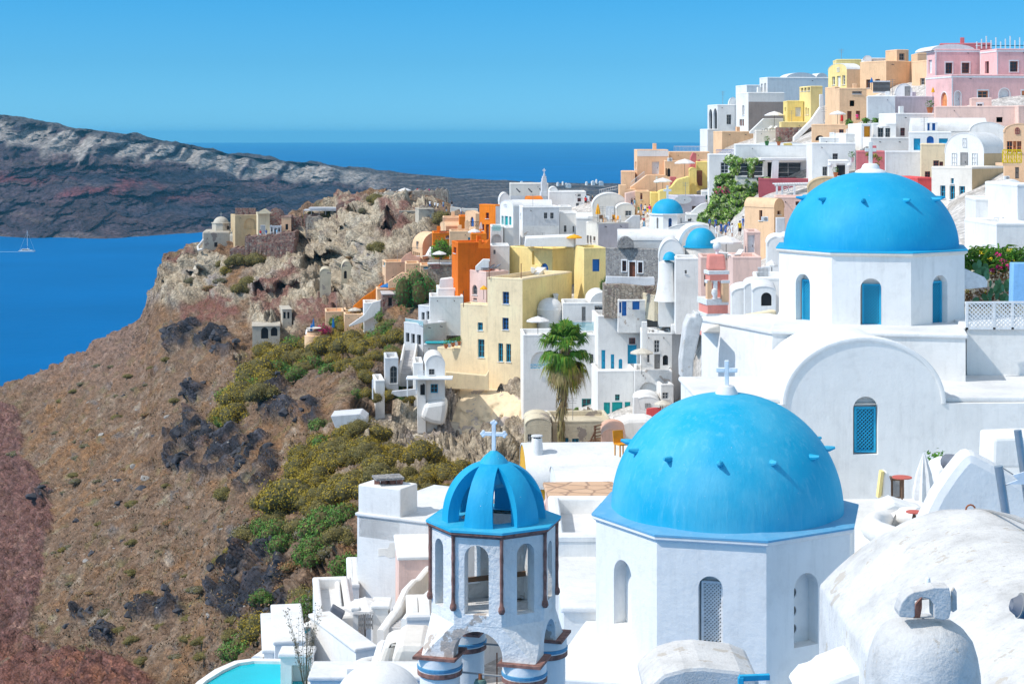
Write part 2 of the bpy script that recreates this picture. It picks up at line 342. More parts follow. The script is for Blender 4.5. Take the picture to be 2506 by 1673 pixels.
def arcpts(u0,v0,u1,v1,arch,n=12):
    if not arch: return [(u0,v0),(u1,v0),(u1,v1),(u0,v1)]
    r=(u1-u0)/2; rz=min(r,(v1-v0)*.8); c=((u0+u1)/2,v1-rz)
    return [(u0,v0),(u1,v0)]+[(c[0]+r*math.cos(math.pi*k/n),c[1]+rz*math.sin(math.pi*k/n)) for k in range(n+1)]
FRC={'white':'pwhite','blue':'pblue','cyan':'pcyan','teal':'pteal','brown':'pbrown','red':'pred','grey':'pgrey','ochre':'pochre','peach':'ppeach','yellow':'pyellow','wood':'wood'}
def opening(par,O,U,H,kind,col,t,V=Vector((0,0,1)),wallcol='white'):
    """frame, leaves and pane of one opening, set inside its recess"""
    Nn=U.cross(V); u0,v0,u1,v1,arch=H; fc=FRC.get(col,'pwhite'); W=u1-u0; h=v1-v0
    def q(u,v,d): return O+U*u+V*v-Nn*d
    def poly(mb,pts,d): mb.add([q(u,v,d) for u,v in pts],[tuple(range(len(pts)))])
    def bar(mb,ua,va,ub,vb,d,th=.04): mb.obox(q(ua,va,d),U*(ub-ua),V*(vb-va),Nn*th)
    fr=max(.05,min(.1,W*.1)); d=t-.03
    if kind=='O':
        mb=MB().mat('dark' if wallcol!='niche' else 'white'); poly(mb,arcpts(*H),t-.004); return mb.build('opening_back' ,par)  # dark sheet stands in for the shade inside the opening
    if kind=='N':
        mb=MB().mat(wallcol); poly(mb,arcpts(*H),t-.004); return mb.build('niche_back',par)
    name={'D':'door','S':'shutter'}.get(kind,'window')
    mb=MB().mat(fc)
    bar(mb,u0,v0,u0+fr,v1-(W/2 if arch else 0),d,.07); bar(mb,u1-fr,v0,u1,v1-(W/2 if arch else 0),d,.07)
    if kind!='D': bar(mb,u0+fr,v0,u1-fr,v0+fr,d,.07)
    if not arch: bar(mb,u0+fr,v1-fr,u1-fr,v1,d,.07)
    else:
        r=W/2; rz=min(r,h*.8); c=((u0+u1)/2,v1-rz); n=12
        for k in range(n):
            a,b=math.pi*k/n,math.pi*(k+1)/n
            A=[(c[0]+(r-g)*math.cos(x),c[1]+(rz-g)*math.sin(x)) for g,x in ((0,a),(fr,a),(fr,b),(0,b))]
            mb.prism([q(u,v,d) for u,v in A],Nn*.07)
    if kind=='W':
        bar(mb,(u0+u1)/2-.025,v0+fr,(u0+u1)/2+.025,v1-fr,d,.05)
        nb=1 if h<1.3 else 2
        for k in range(nb):
            vv=v0+h*(k+1)/(nb+1); bar(mb,u0+fr,vv-.02,u1-fr,vv+.02,d,.047)
        w_=mb.build(name,par); g=MB().mat('glass'); poly(g,arcpts(*H),d+.012); g.build('pane',w_); return w_
    if kind=='L':                   # diagonal lattice
        w_=mb.build(name,par); g=MB().mat('dark'); poly(g,arcpts(*H),d+.012); g.build('pane',w_)
        l=MB().mat(fc); a0,a1,b0,b1=u0+fr,u1-fr,v0+fr,v1-fr-(W*.12 if arch else 0); st=(a1-a0)/(4.6 if W<.8 else 4.4)
        ww,hh=a1-a0,b1-b0
        for sgn in (1,-1):
            c=-hh
            while c<ww+hh:
                pts=[]
                # line u=c+s , v = s or hh-s
                s0=max(0,-c); s1=min(hh,ww-c)
                if s1-s0>.02:
                    A=(a0+c+s0,b0+(s0 if sgn>0 else hh-s0)); B=(a0+c+s1,b0+(s1 if sgn>0 else hh-s1))
                    dr=Vector((B[0]-A[0],B[1]-A[1])).normalized(); nn=Vector((-dr.y,dr.x))*st*(.21 if fc=='pwhite' else .16)
                    l.prism([q(A[0]-nn.x,A[1]-nn.y,d-.01-.012*sgn),q(B[0]-nn.x,B[1]-nn.y,d-.01-.012*sgn),q(B[0]+nn.x,B[1]+nn.y,d-.01-.012*sgn),q(A[0]+nn.x,A[1]+nn.y,d-.01-.012*sgn)],Nn*.012)
                c+=st
        l.build('lattice',w_); return w_
    if kind in 'DS':
        n=2 if (W>.85 or kind=='S') else 1; top=v1-fr-(0 if not arch else 0)
        P=arcpts(u0+.01,v0+.005,u1-.01,v1-.01,arch); 
        mb.prism([q(u,v,d+.0) for u,v in P],Nn*.03)
        ws=(u1-u0-2*fr)/n
        for k in range(n):
            a=u0+fr+ws*k
            bar(mb,a+.02,v0+.03,a+.07,v1-(W/2 if arch else fr),d-.03,.022); bar(mb,a+ws-.07,v0+.03,a+ws-.02,v1-(W/2 if arch else fr),d-.03,.022)
            for vv in ((v0+.04,v0+.14),(v0+h*.42,v0+h*.47),(v1-(W/2 if arch else .16)-.06,v1-(W/2 if arch else .16)+.02)): bar(mb,a+.07,vv[0],a+ws-.07,vv[1],d-.03,.018)
        w_=mb.build(name,par)
        if kind=='D':
            k_=MB().mat('iron'); k_.obox(q(u1-fr-.14,v0+h*.45,d-.1),U*.05,V*.14,Nn*.04); k_.build('handle',w_)
        return w_
def ray_plane(X,Y,O,Nn):
    r=Vector(((X-CX)/F,1,(EY-Y)/F)); return r*(O.dot(Nn)/r.dot(Nn))
def coping(mb,corners,t=.28,hgt=.45):
    """rounded parapet running round a roof outline given counter-clockwise"""
    prof=[(-.02,-.10),(-.02,.02),(.04,.09),(t/2,.11),(t-.04,.09),(t,.02),(t,-hgt)]
    n=len(corners); rows=[]
    for (p,zz) in prof:
        row=[]
        for i in range(n):
            a,b,c=corners[i-1],corners[i],corners[(i+1)%n]
            d1=(b-a).normalized(); d2=(c-b).normalized(); n1=Vector((-d1.y,d1.x,0)); n2=Vector((-d2.y,d2.x,0)); bi=(n1+n2); bi=bi/max(.3,bi.dot(n1))
            row.append(b+bi*p+Vector((0,0,zz)))
        rows.append(row)
    mb.grid(rows,closed=True)
HOUSES=[]; FOOT=[]; HR=random.Random(12)
def house(label,Xa,Xb,Xc,Yt,Yb,col='white',th=10,roof='flat',wins=(),D=None,apex=None,name='house',cat='house',group=None,ext=4.,L1=6.,L2=None,roofcol=None,par=.28,t=.30,keep=False,trim=None,col2=None):
    X1=sx(Xb); D_=D or DM(X1,sy(Yb))
    B=PP(X1,sy(Yb),D_); zt=PP(X1,sy(Yt),D_).z; th=R(th)
    d2=Vector((math.cos(th),math.sin(th),0)); d1=Vector((-math.sin(th),math.cos(th),0))
    def solve(X,d,default):
        if X is None: return default
        k=(sx(X)-CX)/F; den=d.x-k*d.y
        if abs(den)<1e-4: return default
        v=(k*B.y-B.x)/den
        return v if .12<v<45 else default
    l1=solve(Xa,d1,L1)
    if Xa is not None and l1 in (L1,) or l1<3:      # narrow left face: turn the house until it just shows
        k=(sx(Xa)-CX)/F if Xa is not None else 0; best=None
        if Xa is not None:
            for q in range(-40,61): 
                a=R(q); e=abs((B.x-5*math.sin(a))-k*(B.y+5*math.cos(a)))
                if best is None or e<best[0]: best=(e,q)
            if best[0]<.25: th=R(best[1]); d2=Vector((math.cos(th),math.sin(th),0)); d1=Vector((-math.sin(th),math.cos(th),0)); l1=5.
    l2=solve(Xc,d2,L2 or 6.)
    B0=Vector((B.x,B.y,B.z-ext)); H=zt-B0.z
    root=thing(name,label,cat,group)
    mb=MB().mat(col); f1O=B0+d1*l1; holes={1:[],2:[]}; ops=[]
    for wn in wins:
        f,x0,y0,x1,y1,kd=wn[:6]; arch=kd[0]=='a'; kd=kd[1:] if arch else kd
        k,_,c=kd.partition('.'); c=c or 'white'; xt=c.endswith('!'); c=c.rstrip('!')
        O,U=(B0,d2) if f==2 else (f1O,-d1); Wd=l2 if f==2 else l1; Nn=U.cross(Vector((0,0,1)))
        pa=ray_plane(sx(x0),sy((y0+y1)/2),O,Nn)-O; pb=ray_plane(sx(x1),sy((y0+y1)/2),O,Nn)-O
        pm=ray_plane(sx((x0+x1)/2),sy(y0),O,Nn)-O; pn=ray_plane(sx((x0+x1)/2),sy(y1),O,Nn)-O
        ua,ub=sorted((pa.dot(U),pb.dot(U))); va,vb=sorted((pm.z,pn.z))
        if k=='P': pass
        else:
            ua=max(.08,ua); ub=min(Wd-.08,ub); vb=min(vb,H-.1 if not roof.startswith('v') else vb)
        if ub-ua<.12 or vb-va<.12: continue
        ops.append((f,O,U,(ua,va,ub,vb,arch),k,c,xt))
        if k!='P':
            if vb<H: holes[f].append((ua,va,ub,vb,arch))
    wallface(mb,f1O,-d1,l1,H,holes[1],t); 
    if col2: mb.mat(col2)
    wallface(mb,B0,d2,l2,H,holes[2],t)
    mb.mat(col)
    Zv=Vector((0,0,1))
    c=[B0,B0+d2*l2,B0+d2*l2+d1*l1,B0+d1*l1]
    mb.add([c[1],c[2],c[2]+Zv*H,c[1]+Zv*H],[(0,1,2,3)]); mb.add([c[2],c[3],c[3]+Zv*H,c[2]+Zv*H],[(0,1,2,3)])
    top=[q+Zv*H for q in c]; rc=roofcol or ('roof_white' if col in('white','offwhite','worn_white','palegrey','grey') else col)
    if roof=='flat':
        coping(mb,top,par,.5)
        rb=MB().mat(rc); ins=par-.01
        rb.add([top[0]+d2*ins+d1*ins-Zv*.4,top[1]-d2*ins+d1*ins-Zv*.4,top[2]-d2*ins-d1*ins-Zv*.4,top[3]+d2*ins-d1*ins-Zv*.4],[(0,1,2,3)]); rb.build('roof',root)
    elif roof=='slab':
        rb=MB().mat(rc); rb.obox(top[0]-d2*.08-d1*.08,d2*(l2+.16),d1*(l1+.16),Zv*.16); rb.build('roof',root,bevel=.05)
    elif roof[0]=='v':
        gx,gL,gO,ax,aL=(d2,l2,top[0],d1,l1) if roof=='v2' else (-d1,l1,top[3],d2,l2)
        if apex is not None:
            mid=gO+gx*gL/2; kk=F/mid.y; rise=max(.3,(EY-sy(apex))/kk-mid.z)
        else: rise=gL*.42
        n=16; arc=[(gL/2-gL/2*math.cos(math.pi*k/n),rise*math.sin(math.pi*k/n)**.9) for k in range(n+1)]
        A=[gO+gx*u+Zv*v for u,v in arc]
        sgn=1
        mb.add(A,[tuple(range(n+1))[::-1]]); Bk=[p+ax*aL for p in A]; mb.add(Bk,[tuple(range(n+1))])
        rb=MB().mat(rc); rows=[]
        for off in (-.03,aL*.33,aL*.66,aL+.03):
            rows.append([p+ax*off+(p-(gO+gx*gL/2)).normalized()*.05 for p in A])
        rb.grid(rows); rows2=[[p-(p-(gO+gx*gL/2)).normalized()*.08 for p in r] for r in (rows[0],rows[-1])]
        rb.grid([rows2[0],rows[0]]); rb.grid([rows[-1],rows2[1]])
        rb.build('roof',root,smooth=True)
    mb.build('wall',root,weld=False)
    if D_>60 and roof=='flat' and l1>2.5 and l2>2.5:      # small rooftop and parapet fittings
        if HR.random()<.30:
            q=c[0]+d2*l2*HR.uniform(.25,.8)+d1*l1*HR.uniform(.35,.8)+Zv*(H-.4); m_=MB().mat(col); m_.box(q,.55,.5,HR.uniform(1.,1.5),th); m_.build('chimney',root,bevel=.04)
        if HR.random()<.28:
            q=c[0]+d2*l2*HR.uniform(.2,.8)+d1*l1*HR.uniform(.3,.8)+Zv*(H-.4); hh_=HR.uniform(1.8,2.8); m_=MB().mat('pgrey'); m_.tube([q,q+Zv*hh_],.035,4); 
            for z_ in (.98,.88,.78): m_.tube([q+Zv*hh_*z_-d2*.45*z_,q+Zv*hh_*z_+d2*.45*z_],.02,4)
            m_.build('aerial',root)
        for u_ in (.22,.72):
            if HR.random()<.4: q=B0+d2*l2*u_+Zv*(H-.42); m_=MB().mat('iron'); m_.tube([q+d1*.1,q-d1*.45-Zv*.06],.05,5); m_.build('rain_spout',root)
    for (f,O,U,Hh,k,c_,xt) in ops:
        if k=='W' and Hh[3]<H: m_=MB().mat('pwhite'); m_.obox(O+U*(Hh[0]-.06)+Zv*(Hh[1]-.07),U*(Hh[2]-Hh[0]+.12),Zv*.07,U.cross(Zv)*.10); m_.build('window_sill',root)
    for (f,O,U,Hh,k,c_,xt) in ops:
        ua,va,ub,vb,arch=Hh; Nn=U.cross(Zv)
        if k=='P':
            pbm=MB().mat(c_); pbm.obox(O+U*ua+Zv*va-Nn*.02,U*(ub-ua),Zv*(vb-va),Nn*.045); pbm.build('wall_panel',root); continue
        tt=t
        if vb>=H:                   # opening sits in the gable above the eaves: surface mounted
            O2=O+Nn*(t-.02); tt=t
            opening(root,O2,U,Hh,k,c_,tt,wallcol=col)
        else: opening(root,O,U,Hh,k,c_,tt,wallcol=col)
        if xt:
            s_=MB().mat('pwhite'); g=.13
            for (a,b,c2,d_) in ((ua-g,va-g if k!='D' else va,ua,vb),(ub,va-g if k!='D' else va,ub+g,vb)): s_.obox(O+U*a+Zv*b,U*(c2-a),Zv*(d_-b),Nn*.035)
            if k!='D': s_.obox(O+U*ua+Zv*(va-g),U*(ub-ua),Zv*g,Nn*.035)
            if arch:
                r=(ub-ua)/2; rz=min(r,(vb-va)*.8); cc=((ua+ub)/2,vb-rz); n=12
                s_=MB().mat('pwhite')
                for sd_ in ((ua-g,ua),(ub,ub+g)): s_.obox(O+U*sd_[0]+Zv*va,U*g,Zv*(vb-rz-va),Nn*.035)
                for q in range(n):
                    a,b=math.pi*q/n,math.pi*(q+1)/n
                    A=[(cc[0]+(r+e)*math.cos(x),cc[1]+(rz+e)*math.sin(x)) for e,x in ((0,a),(g,a),(g,b),(0,b))]
                    s_.prism([O+U*u+Zv*v for u,v in A],Nn*.035)
            else: s_.obox(O+U*(ua-g)+Zv*vb,U*(ub-ua+2*g),Zv*(g*1.3),Nn*.05)
            s_.build('window_surround',root)
    if trim:                        # white cornice and corner strips
        s_=MB().mat('pwhite')
        for O,U,Wd in ((f1O,-d1,l1),(B0,d2,l2)):
            Nn=U.cross(Zv)
            s_.obox(O+Zv*(H-.32)-U*.02,U*(Wd+.04),Zv*.2,Nn*.06)
            s_.obox(O+Zv*ext,U*.16,Zv*(H-ext-.33),Nn*.03)
        s_.build('cornice',root)
    root['_l']=0; del root['_l']
    HOUSES.append(root)
    if D_>44: FOOT.append((sx(Xa) if Xa is not None else X1-5,sx(Xc) if Xc is not None else X1+30,sy(Yt),sy(Yb),D_))
    fr=dict(root=root,B=B,B0=B0,d1=d1,d2=d2,l1=l1,l2=l2,H=H,zt=zt,top=top,D=D_)
    if not keep: reloc(root)
    return fr
def topvault(fr,X0,X1,Ya,col='roof_white',L=None,name='vault_roof',off=.1):
    """low barrel vault standing on a flat roof, its end towards the front face"""
    O=fr['top'][0]; Nn=fr['d2'].cross(Vector((0,0,1)))
    pa=ray_plane(sx(X0),sy(Ya),O,Nn)-O; pb=ray_plane(sx(X1),sy(Ya),O,Nn)-O
    pm=ray_plane(sx((X0+X1)/2),sy(Ya),O,Nn)-O
    a,b,h=pa.dot(fr['d2']),pb.dot(fr['d2']),max(.3,pm.z)
    n=16; d1=fr['d1']; mb=MB().mat(col); L=L or fr['l1']-.5
    A=[O+d1*off+fr['d2']*((a+b)/2-(b-a)/2*math.cos(math.pi*k/n))+Vector((0,0,-.1+(h+.1)*math.sin(math.pi*k/n))) for k in range(n+1)]
    Bk=[p+d1*L for p in A]; mb.grid([A,Bk]); mb.add(A,[tuple(range(n+1))[::-1]]); mb.add(Bk,[tuple(range(n+1))])
    o=mb.build(name,None,smooth=True); o.parent=fr['root']; o.location=-fr['root'].location
    return o
# ---------------------------------------------------------------- sea
def disc(name,r,z,mat,n=256):
    mb=MB().mat(mat); rings=[0,40,200,1000,4000,r]
    mb.v=[(0,0,z)]+[(q*math.cos(2*math.pi*k/n),q*math.sin(2*math.pi*k/n),z) for q in rings[1:] for k in range(n)]
    mb.f=[(0,1+k,1+(k+1)%n) for k in range(n)]+[(1+i*n+k,1+(i+1)*n+k,1+(i+1)*n+(k+1)%n,1+i*n+(k+1)%n) for i in range(len(rings)-2) for k in range(n)]
    mb.m=[0]*len(mb.f); return mb.build(name)
SEA=-120.
tag(disc('sea',25000,SEA,'sea'),kind='structure')
def gridmesh(name,Pz,col,mat,smooth=True):
    h,w_=Pz.shape[:2]; me=bpy.data.meshes.new(name)
    idx=np.arange(h*w_).reshape(h,w_)
    q=np.stack([idx[:-1,:-1],idx[:-1,1:],idx[1:,1:],idx[1:,:-1]],-1).reshape(-1,4)
    me.vertices.add(h*w_); me.vertices.foreach_set('co',Pz.reshape(-1).astype(np.float32))
    me.loops.add(q.size); me.loops.foreach_set('vertex_index',q.reshape(-1).astype(np.int32))
    me.polygons.add(len(q)); me.polygons.foreach_set('loop_start',np.arange(0,q.size,4,dtype=np.int32)); me.polygons.foreach_set('loop_total',np.full(len(q),4,np.int32))
    me.update(calc_edges=True)
    a=me.color_attributes.new('ground_colour','FLOAT_COLOR','POINT')
    c=col if col.shape[2]==4 else np.concatenate([col,np.ones(col.shape[:2]+(1,))],-1); a.data.foreach_set('color',c.reshape(-1).astype(np.float32))
    me.polygons.foreach_set('use_smooth',np.full(len(q),smooth)); me.materials.append(MATS[mat])
    o=bpy.data.objects.new(name,me); COL.objects.link(o); return o
def groundmat(name,sc,bump,dist,var=.35):
    m,t,b=nmat(name); L=t.links.new; g=N(t,'ShaderNodeNewGeometry'); at=N(t,'ShaderNodeAttribute',attribute_name='ground_colour')
    n1=N(t,'ShaderNodeTexNoise',Scale=sc,Detail=9.,Roughness=.68); L(g.outputs['Position'],n1.inputs['Vector'])
    n2=N(t,'ShaderNodeTexVoronoi',Scale=sc*2.3); L(g.outputs['Position'],n2.inputs['Vector'])
    r=ramp(t,n1.outputs[0],[(.28,1-1.6*var),(.5,1.),(.72,1+1.3*var)]); r2=ramp(t,n2.outputs['Distance'],[(.0,1+.5*var),(.6,1-.6*var)])
    L(mix(t,1.,mix(t,1.,at.outputs['Color'],r.outputs[0],'MULTIPLY'),r2.outputs[0],'MULTIPLY'),b.inputs['Base Color'])
    b.inputs['Roughness'].default_value=.95; b.inputs['Specular IOR Level'].default_value=.12
    ad=N(t,'ShaderNodeMath',operation='MULTIPLY_ADD'); L(n2.outputs['Distance'],ad.inputs[0]); ad.inputs[1].default_value=.5; L(n1.outputs[0],ad.inputs[2])
    bp=N(t,'ShaderNodeBump',Strength=bump,Distance=dist); ms=N(t,'ShaderNodeMath',operation='MULTIPLY'); L(at.outputs['Alpha'],ms.inputs[0]); ms.inputs[1].default_value=bump; L(ms.outputs[0],bp.inputs['Strength']); L(ad.outputs[0],bp.inputs['Height']); L(bp.outputs[0],b.inputs['Normal'])
groundmat('island_rock',.06,1.,9.,.42)
groundmat('hill_ground',1.3,.9,.5,.36)
def lerpc(a,b,t): return a*(1-t[...,None])+np.array(b)*t[...,None]
def sstep(a,b,x): t=np.clip((x-a)/(b-a),0,1); return t*t*(3-2*t)
def curve(X,pts): p=np.array(pts,float); return np.interp(X,p[:,0],p[:,1])
# ---------------------------------------------------------------- the island across the water
def island():
    X=np.arange(-420,1750,2.6); S=np.linspace(0,1,190)
    XX,SS=np.meshgrid(X,S)
    Yt=curve(XX,[(-420,262),(-100,270),(0,282),(100,299),(200,318),(250,322),(330,331),(400,345),(480,358),(560,378),(650,392),(760,402),(850,412),(930,420),(1010,427),(1130,438),(1250,443),(1330,448),(1500,450),(1600,462),(1750,500)])
    Ds=curve(XX,[(-420,2000),(0,1985),(250,1950),(500,2060),(800,2250),(1100,2350),(1500,2350),(1750,2350)])
    Dr=Ds+curve(XX,[(-420,560),(500,560),(900,560),(1100,520),(1500,600),(1750,600)])
    zt=(EY-Yt)/F*Dr
    prof=np.interp(SS,[0,.05,.3,.38,.60,.68,.90,1.],[0,.03,.26,.36,.56,.72,.93,1.])
    wl=curve(XX,[(-420,1),(800,1),(1000,.35),(1750,.1)])
    prof=prof*wl+SS*(1-wl)
    D=Ds+(Dr-Ds)*SS
    z=SEA-6+(zt-SEA+6)*prof
    x=(XX-CX)/F*D
    q=np.stack([x/170,D/500,z/90+3],-1); n1=fbm(q,5)
    qf=np.stack([x/62+1.2*n1,D*0+2,z/400],-1); fl=fbm(qf,3,True)
    n2=fbm(np.stack([x/60,D/160,z/35],-1),5,True); n3=fbm(np.stack([x/320,D*0,z/45],-1),4)
    vb=cellnoise(np.stack([x/42,D/120,z/16],-1),3); vs=cellnoise(np.stack([x/17,D/60,z/9],-1),5)
    band=sstep(.56,.62,SS+.16*n1-.10*fl)*sstep(.97,.86,SS+.05*n1)*wl
    edge=sstep(0,.04,SS)*sstep(1.,.965,SS)
    D2=D+edge*wl*(n1*120+ (fl*95)*band+n2*52*(1-band)+ n3*40+vb*5+vs*3)+edge*(1-wl)*n1*30
    z2=z+edge*(n2*9*wl+n1*8)+ (1-edge)*n2*1.6
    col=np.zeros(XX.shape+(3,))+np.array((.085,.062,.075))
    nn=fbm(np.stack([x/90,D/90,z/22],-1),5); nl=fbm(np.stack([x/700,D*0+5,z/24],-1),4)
    col=lerpc(col,(.15,.095,.10),sstep(-.1,.5,nn)); col=lerpc(col,(.025,.035,.06),sstep(.05,.35,nl)*.8)  # dark basalt tinted blue: distance haze put into the rock colour
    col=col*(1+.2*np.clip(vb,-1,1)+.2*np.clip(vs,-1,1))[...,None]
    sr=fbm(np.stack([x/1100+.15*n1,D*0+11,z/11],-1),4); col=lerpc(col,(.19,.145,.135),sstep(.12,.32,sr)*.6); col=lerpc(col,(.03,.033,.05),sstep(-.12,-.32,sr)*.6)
    red=sstep(.30,.36,SS+.05*n1)*sstep(.56,.48,SS+.06*n1)*sstep(620,350,XX)*sstep(-.15,.2,nn+.4*n1)
    col=lerpc(col,(.20,.055,.06),red*.8)
    pale=band*sstep(-.02,.22,fbm(np.stack([x/24+n1,D*0+8,z/240],-1),4)+.45*fl+.2*nn)*sstep(1080,900,XX)
    pale=np.maximum(pale,0.75*sstep(.66,.7,SS)*sstep(.86,.8,SS+.02*nn)*sstep(300,150,XX)*sstep(-.3,.0,n1+.2))
    col=lerpc(col,(.50,.45,.40),pale*.85)
    top=sstep(.86,.91,SS+.05*n1+.04*nn); col=lerpc(col,(.12,.11,.11),top)
    ter=sstep(900,1000,XX); st=np.sin((z2*.62+n1*5+nn*1.2)*2.2)
    col=lerpc(col,(.11,.09,.085),ter*.8); col=lerpc(col,(.22,.19,.17),ter*sstep(.35,.8,st)*sstep(.5,.62,SS)*.8)
    sh=sstep(.035,.012,SS+.01*nn); col=lerpc(col,(.26,.24,.23),sh*.6)
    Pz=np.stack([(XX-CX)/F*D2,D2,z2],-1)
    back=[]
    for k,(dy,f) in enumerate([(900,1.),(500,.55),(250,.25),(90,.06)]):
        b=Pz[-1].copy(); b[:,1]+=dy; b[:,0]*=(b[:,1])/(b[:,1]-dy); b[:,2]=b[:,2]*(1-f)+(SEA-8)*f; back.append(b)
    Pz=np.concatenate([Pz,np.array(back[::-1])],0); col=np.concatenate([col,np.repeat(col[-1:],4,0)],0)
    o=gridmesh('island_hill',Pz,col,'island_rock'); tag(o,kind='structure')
island()
# ---------------------------------------------------------------- the hillside under the village
def inpoly(X,Y,poly):
    r=np.zeros(X.shape,bool); n=len(poly); j=n-1
    for i in range(n):
        xi,yi=poly[i]; xj,yj=poly[j]
        c=((yi>Y)!=(yj>Y))&(X<(xj-xi)*(Y-yi)/((yj-yi)+1e-9)+xi); r^=c; j=i
    return r
def rp(n,pts): o=REG[n]; return [(o[0]+x/o[2],o[1]+y/o[2]) for x,y in pts]
RIDGE=[(-250,1060),(-60,980),(0,950),(40,935),(107,912),(171,870),(215,855),(245,836),(320,800),(345,790),(360,768),(368,747),(380,715),(386,690),(390,660),(396,640),(410,622),(440,606),(470,596),(520,590),(700,540),(725,520),(760,508),(800,500),
 (870,485),(900,470),(960,470),(1000,478),(1090,496),(1150,525),(1200,530),(1300,510),(1500,485),(1600,455),(1700,415),(1800,345),(2000,265),(2150,215),(2300,190),(2750,175)]
CLIFF=[rp('12',[(60,1010),(110,880),(160,720),(430,540),(520,640),(680,720),(640,900),(820,1000),(860,760),(950,640),(1180,440),(1300,330),(1500,240),(1760,200),(2300,280),(2230,420),(2080,640),(1900,700),(1850,860),(1700,960),(1560,1070),(1400,1060),(1250,1180),(1180,1300),(900,1330),(820,1200),(840,1000),(700,1080),(450,960),(300,1060)]),
 rp('4',[(360,1180),(600,1090),(1180,1110),(1300,1280),(1300,1700),(0,1700),(-20,1330),(200,1290)]),
 rp('5',[(700,380),(1060,400),(1420,470),(1420,640),(1060,640),(560,500)]), rp('5',[(60,1320),(700,1380),(900,1600),(0,1650)])]
RED=[[(-300,1010),(-20,985),(50,1010),(62,1120),(130,1200),(140,1300),(105,1380),(110,1480),(75,1560),(170,1600),(330,1630),(420,1700),(480,2100),(-300,2100)]]
LAVA=[rp('13',[(815,270),(860,245),(935,270),(910,330),(830,340)]),rp('13',[(760,430),(850,370),(930,440),(1010,480),(1070,440),(1110,520),(1230,540),(1230,740),(1090,750),(1030,650),(940,680),(740,640),(735,500)]),
 rp('13',[(970,1090),(1080,1010),(1290,990),(1290,1290),(1010,1300),(960,1240)]),rp('13',[(600,1250),(810,1210),(830,1300),(620,1320)]),rp('13',[(1160,300),(1290,260),(1290,440),(1170,440)]),
 rp('13',[(180,720),(250,740),(250,800),(170,800)]),rp('13',[(440,1340),(540,1350),(530,1430),(440,1420)]),rp('12',[(190,1190),(420,1160),(640,1230),(760,1380),(600,1430),(420,1330),(260,1400),(170,1330)]),
 rp('12',[(1730,1080),(1830,1060),(1930,1130),(1760,1140)]),rp('7',[(200,900),(520,820),(640,900),(640,1160),(560,1230),(280,1200),(170,1130)]),rp('7',[(270,190),(540,200),(540,440),(350,510),(300,330)]),
 rp('13',[(330,1240),(420,1230),(410,1290),(330,1290)]),rp('4',[(0,505),(200,490),(150,570),(10,560)]),rp('7',[(620,0),(820,0),(780,130),(640,120)]),rp('7',[(880,980),(990,960),(990,1080),(860,1150)]),rp('5',[(380,500),(700,430),(1000,470),(860,520),(560,540)])]
VIL=[[(1180,500),(1500,400),(1700,300),(2100,150),(2800,100),(2800,2200),(900,2200),(900,1560),(1300,1330),(1500,1120),(1440,1010),(1330,960),(1330,700),(1180,640)],[(1080,700),(1180,640),(1330,700),(1330,980),(1040,950),(1000,840)]]
REDST=[rp('12',[(160,690),(400,570),(400,640),(200,720)]),rp('12',[(830,1180),(1000,1060),(1200,1120),(1100,1180)]),rp('12',[(1850,310),(2100,280),(2090,400),(1900,560),(1810,520)]),rp('12',[(840,960),(1000,850),(1180,730),(1200,900),(1050,1100),(870,1110)]),rp('12',[(1200,1060),(1420,980),(1560,1080),(1280,1200),(1150,1170)]),
 rp('12',[(270,1060),(560,960),(700,1000),(780,1140),(600,1180),(330,1180)]),rp('12',[(1480,240),(1700,200),(1760,300),(1560,360)])]
# hollows in the cliff: crop 12 centre, radii, depth in metres
CAVES=[(1320,755,112,92,7),(1470,690,80,60,5),(1510,780,60,80,4),(1450,560,18,22,2),(1725,765,36,50,4),(1875,505,55,26,3),(920,990,48,70,3),(1120,980,110,100,4),(1390,920,75,85,3),(1540,870,70,110,2),(500,830,40,60,2),(420,830,22,34,2),
 (1010,1010,70,70,3),(1560,480,70,26,2),(1640,350,50,18,2),(1910,420,60,60,2),(1430,1010,80,60,3),(1060,1180,30,60,1.5),(960,1200,30,60,1.5),(1250,560,50,24,1.6),(1700,610,60,24,1.5),(1990,560,40,70,2.5)]
CAVES=[(REG['12'][0]+a/3.132,REG['12'][1]+b/3.132,c/3.132,d/3.132,e) for a,b,c,d,e in CAVES]
TX=np.arange(-250,2760,4.0); TS=np.linspace(0,1,430)
def tdepth(XX,YY):
    """hillside depth: the measured map, pushed back wherever a building stands so that it meets the ground behind its front"""
    D0=DMv(XX,YY)+np.where(YY<640,1.8,1.2)
    num=np.zeros(XX.shape); den=np.full(XX.shape,1e-6)
    for (x0,x1,yt,yb,D) in FOOT:
        wgt=np.exp(-((np.maximum(0,np.maximum(x0-XX,XX-x1))/45)**2+(np.maximum(0,np.maximum(yt-YY,YY-yb))/38)**2))
        need=D+4.+(yb-YY).clip(0,200)*.03
        num+=wgt*np.maximum(0,np.log(need/D0)); den+=wgt
    push=num/(den+.25)
    return D0*np.exp(push)
TG={}
def ground(X,Y):
    """point of the finished hillside seen at photo pixel X, Y"""
    i=int(min(max(round((X+250)/4),0),len(TX)-1)); t=min(max((Y-TG['y1'][i])/(2060-TG['y1'][i]),0),1)**(1/1.12); return Vector(TG['P'][int(round(t*(len(TS)-1))),i])
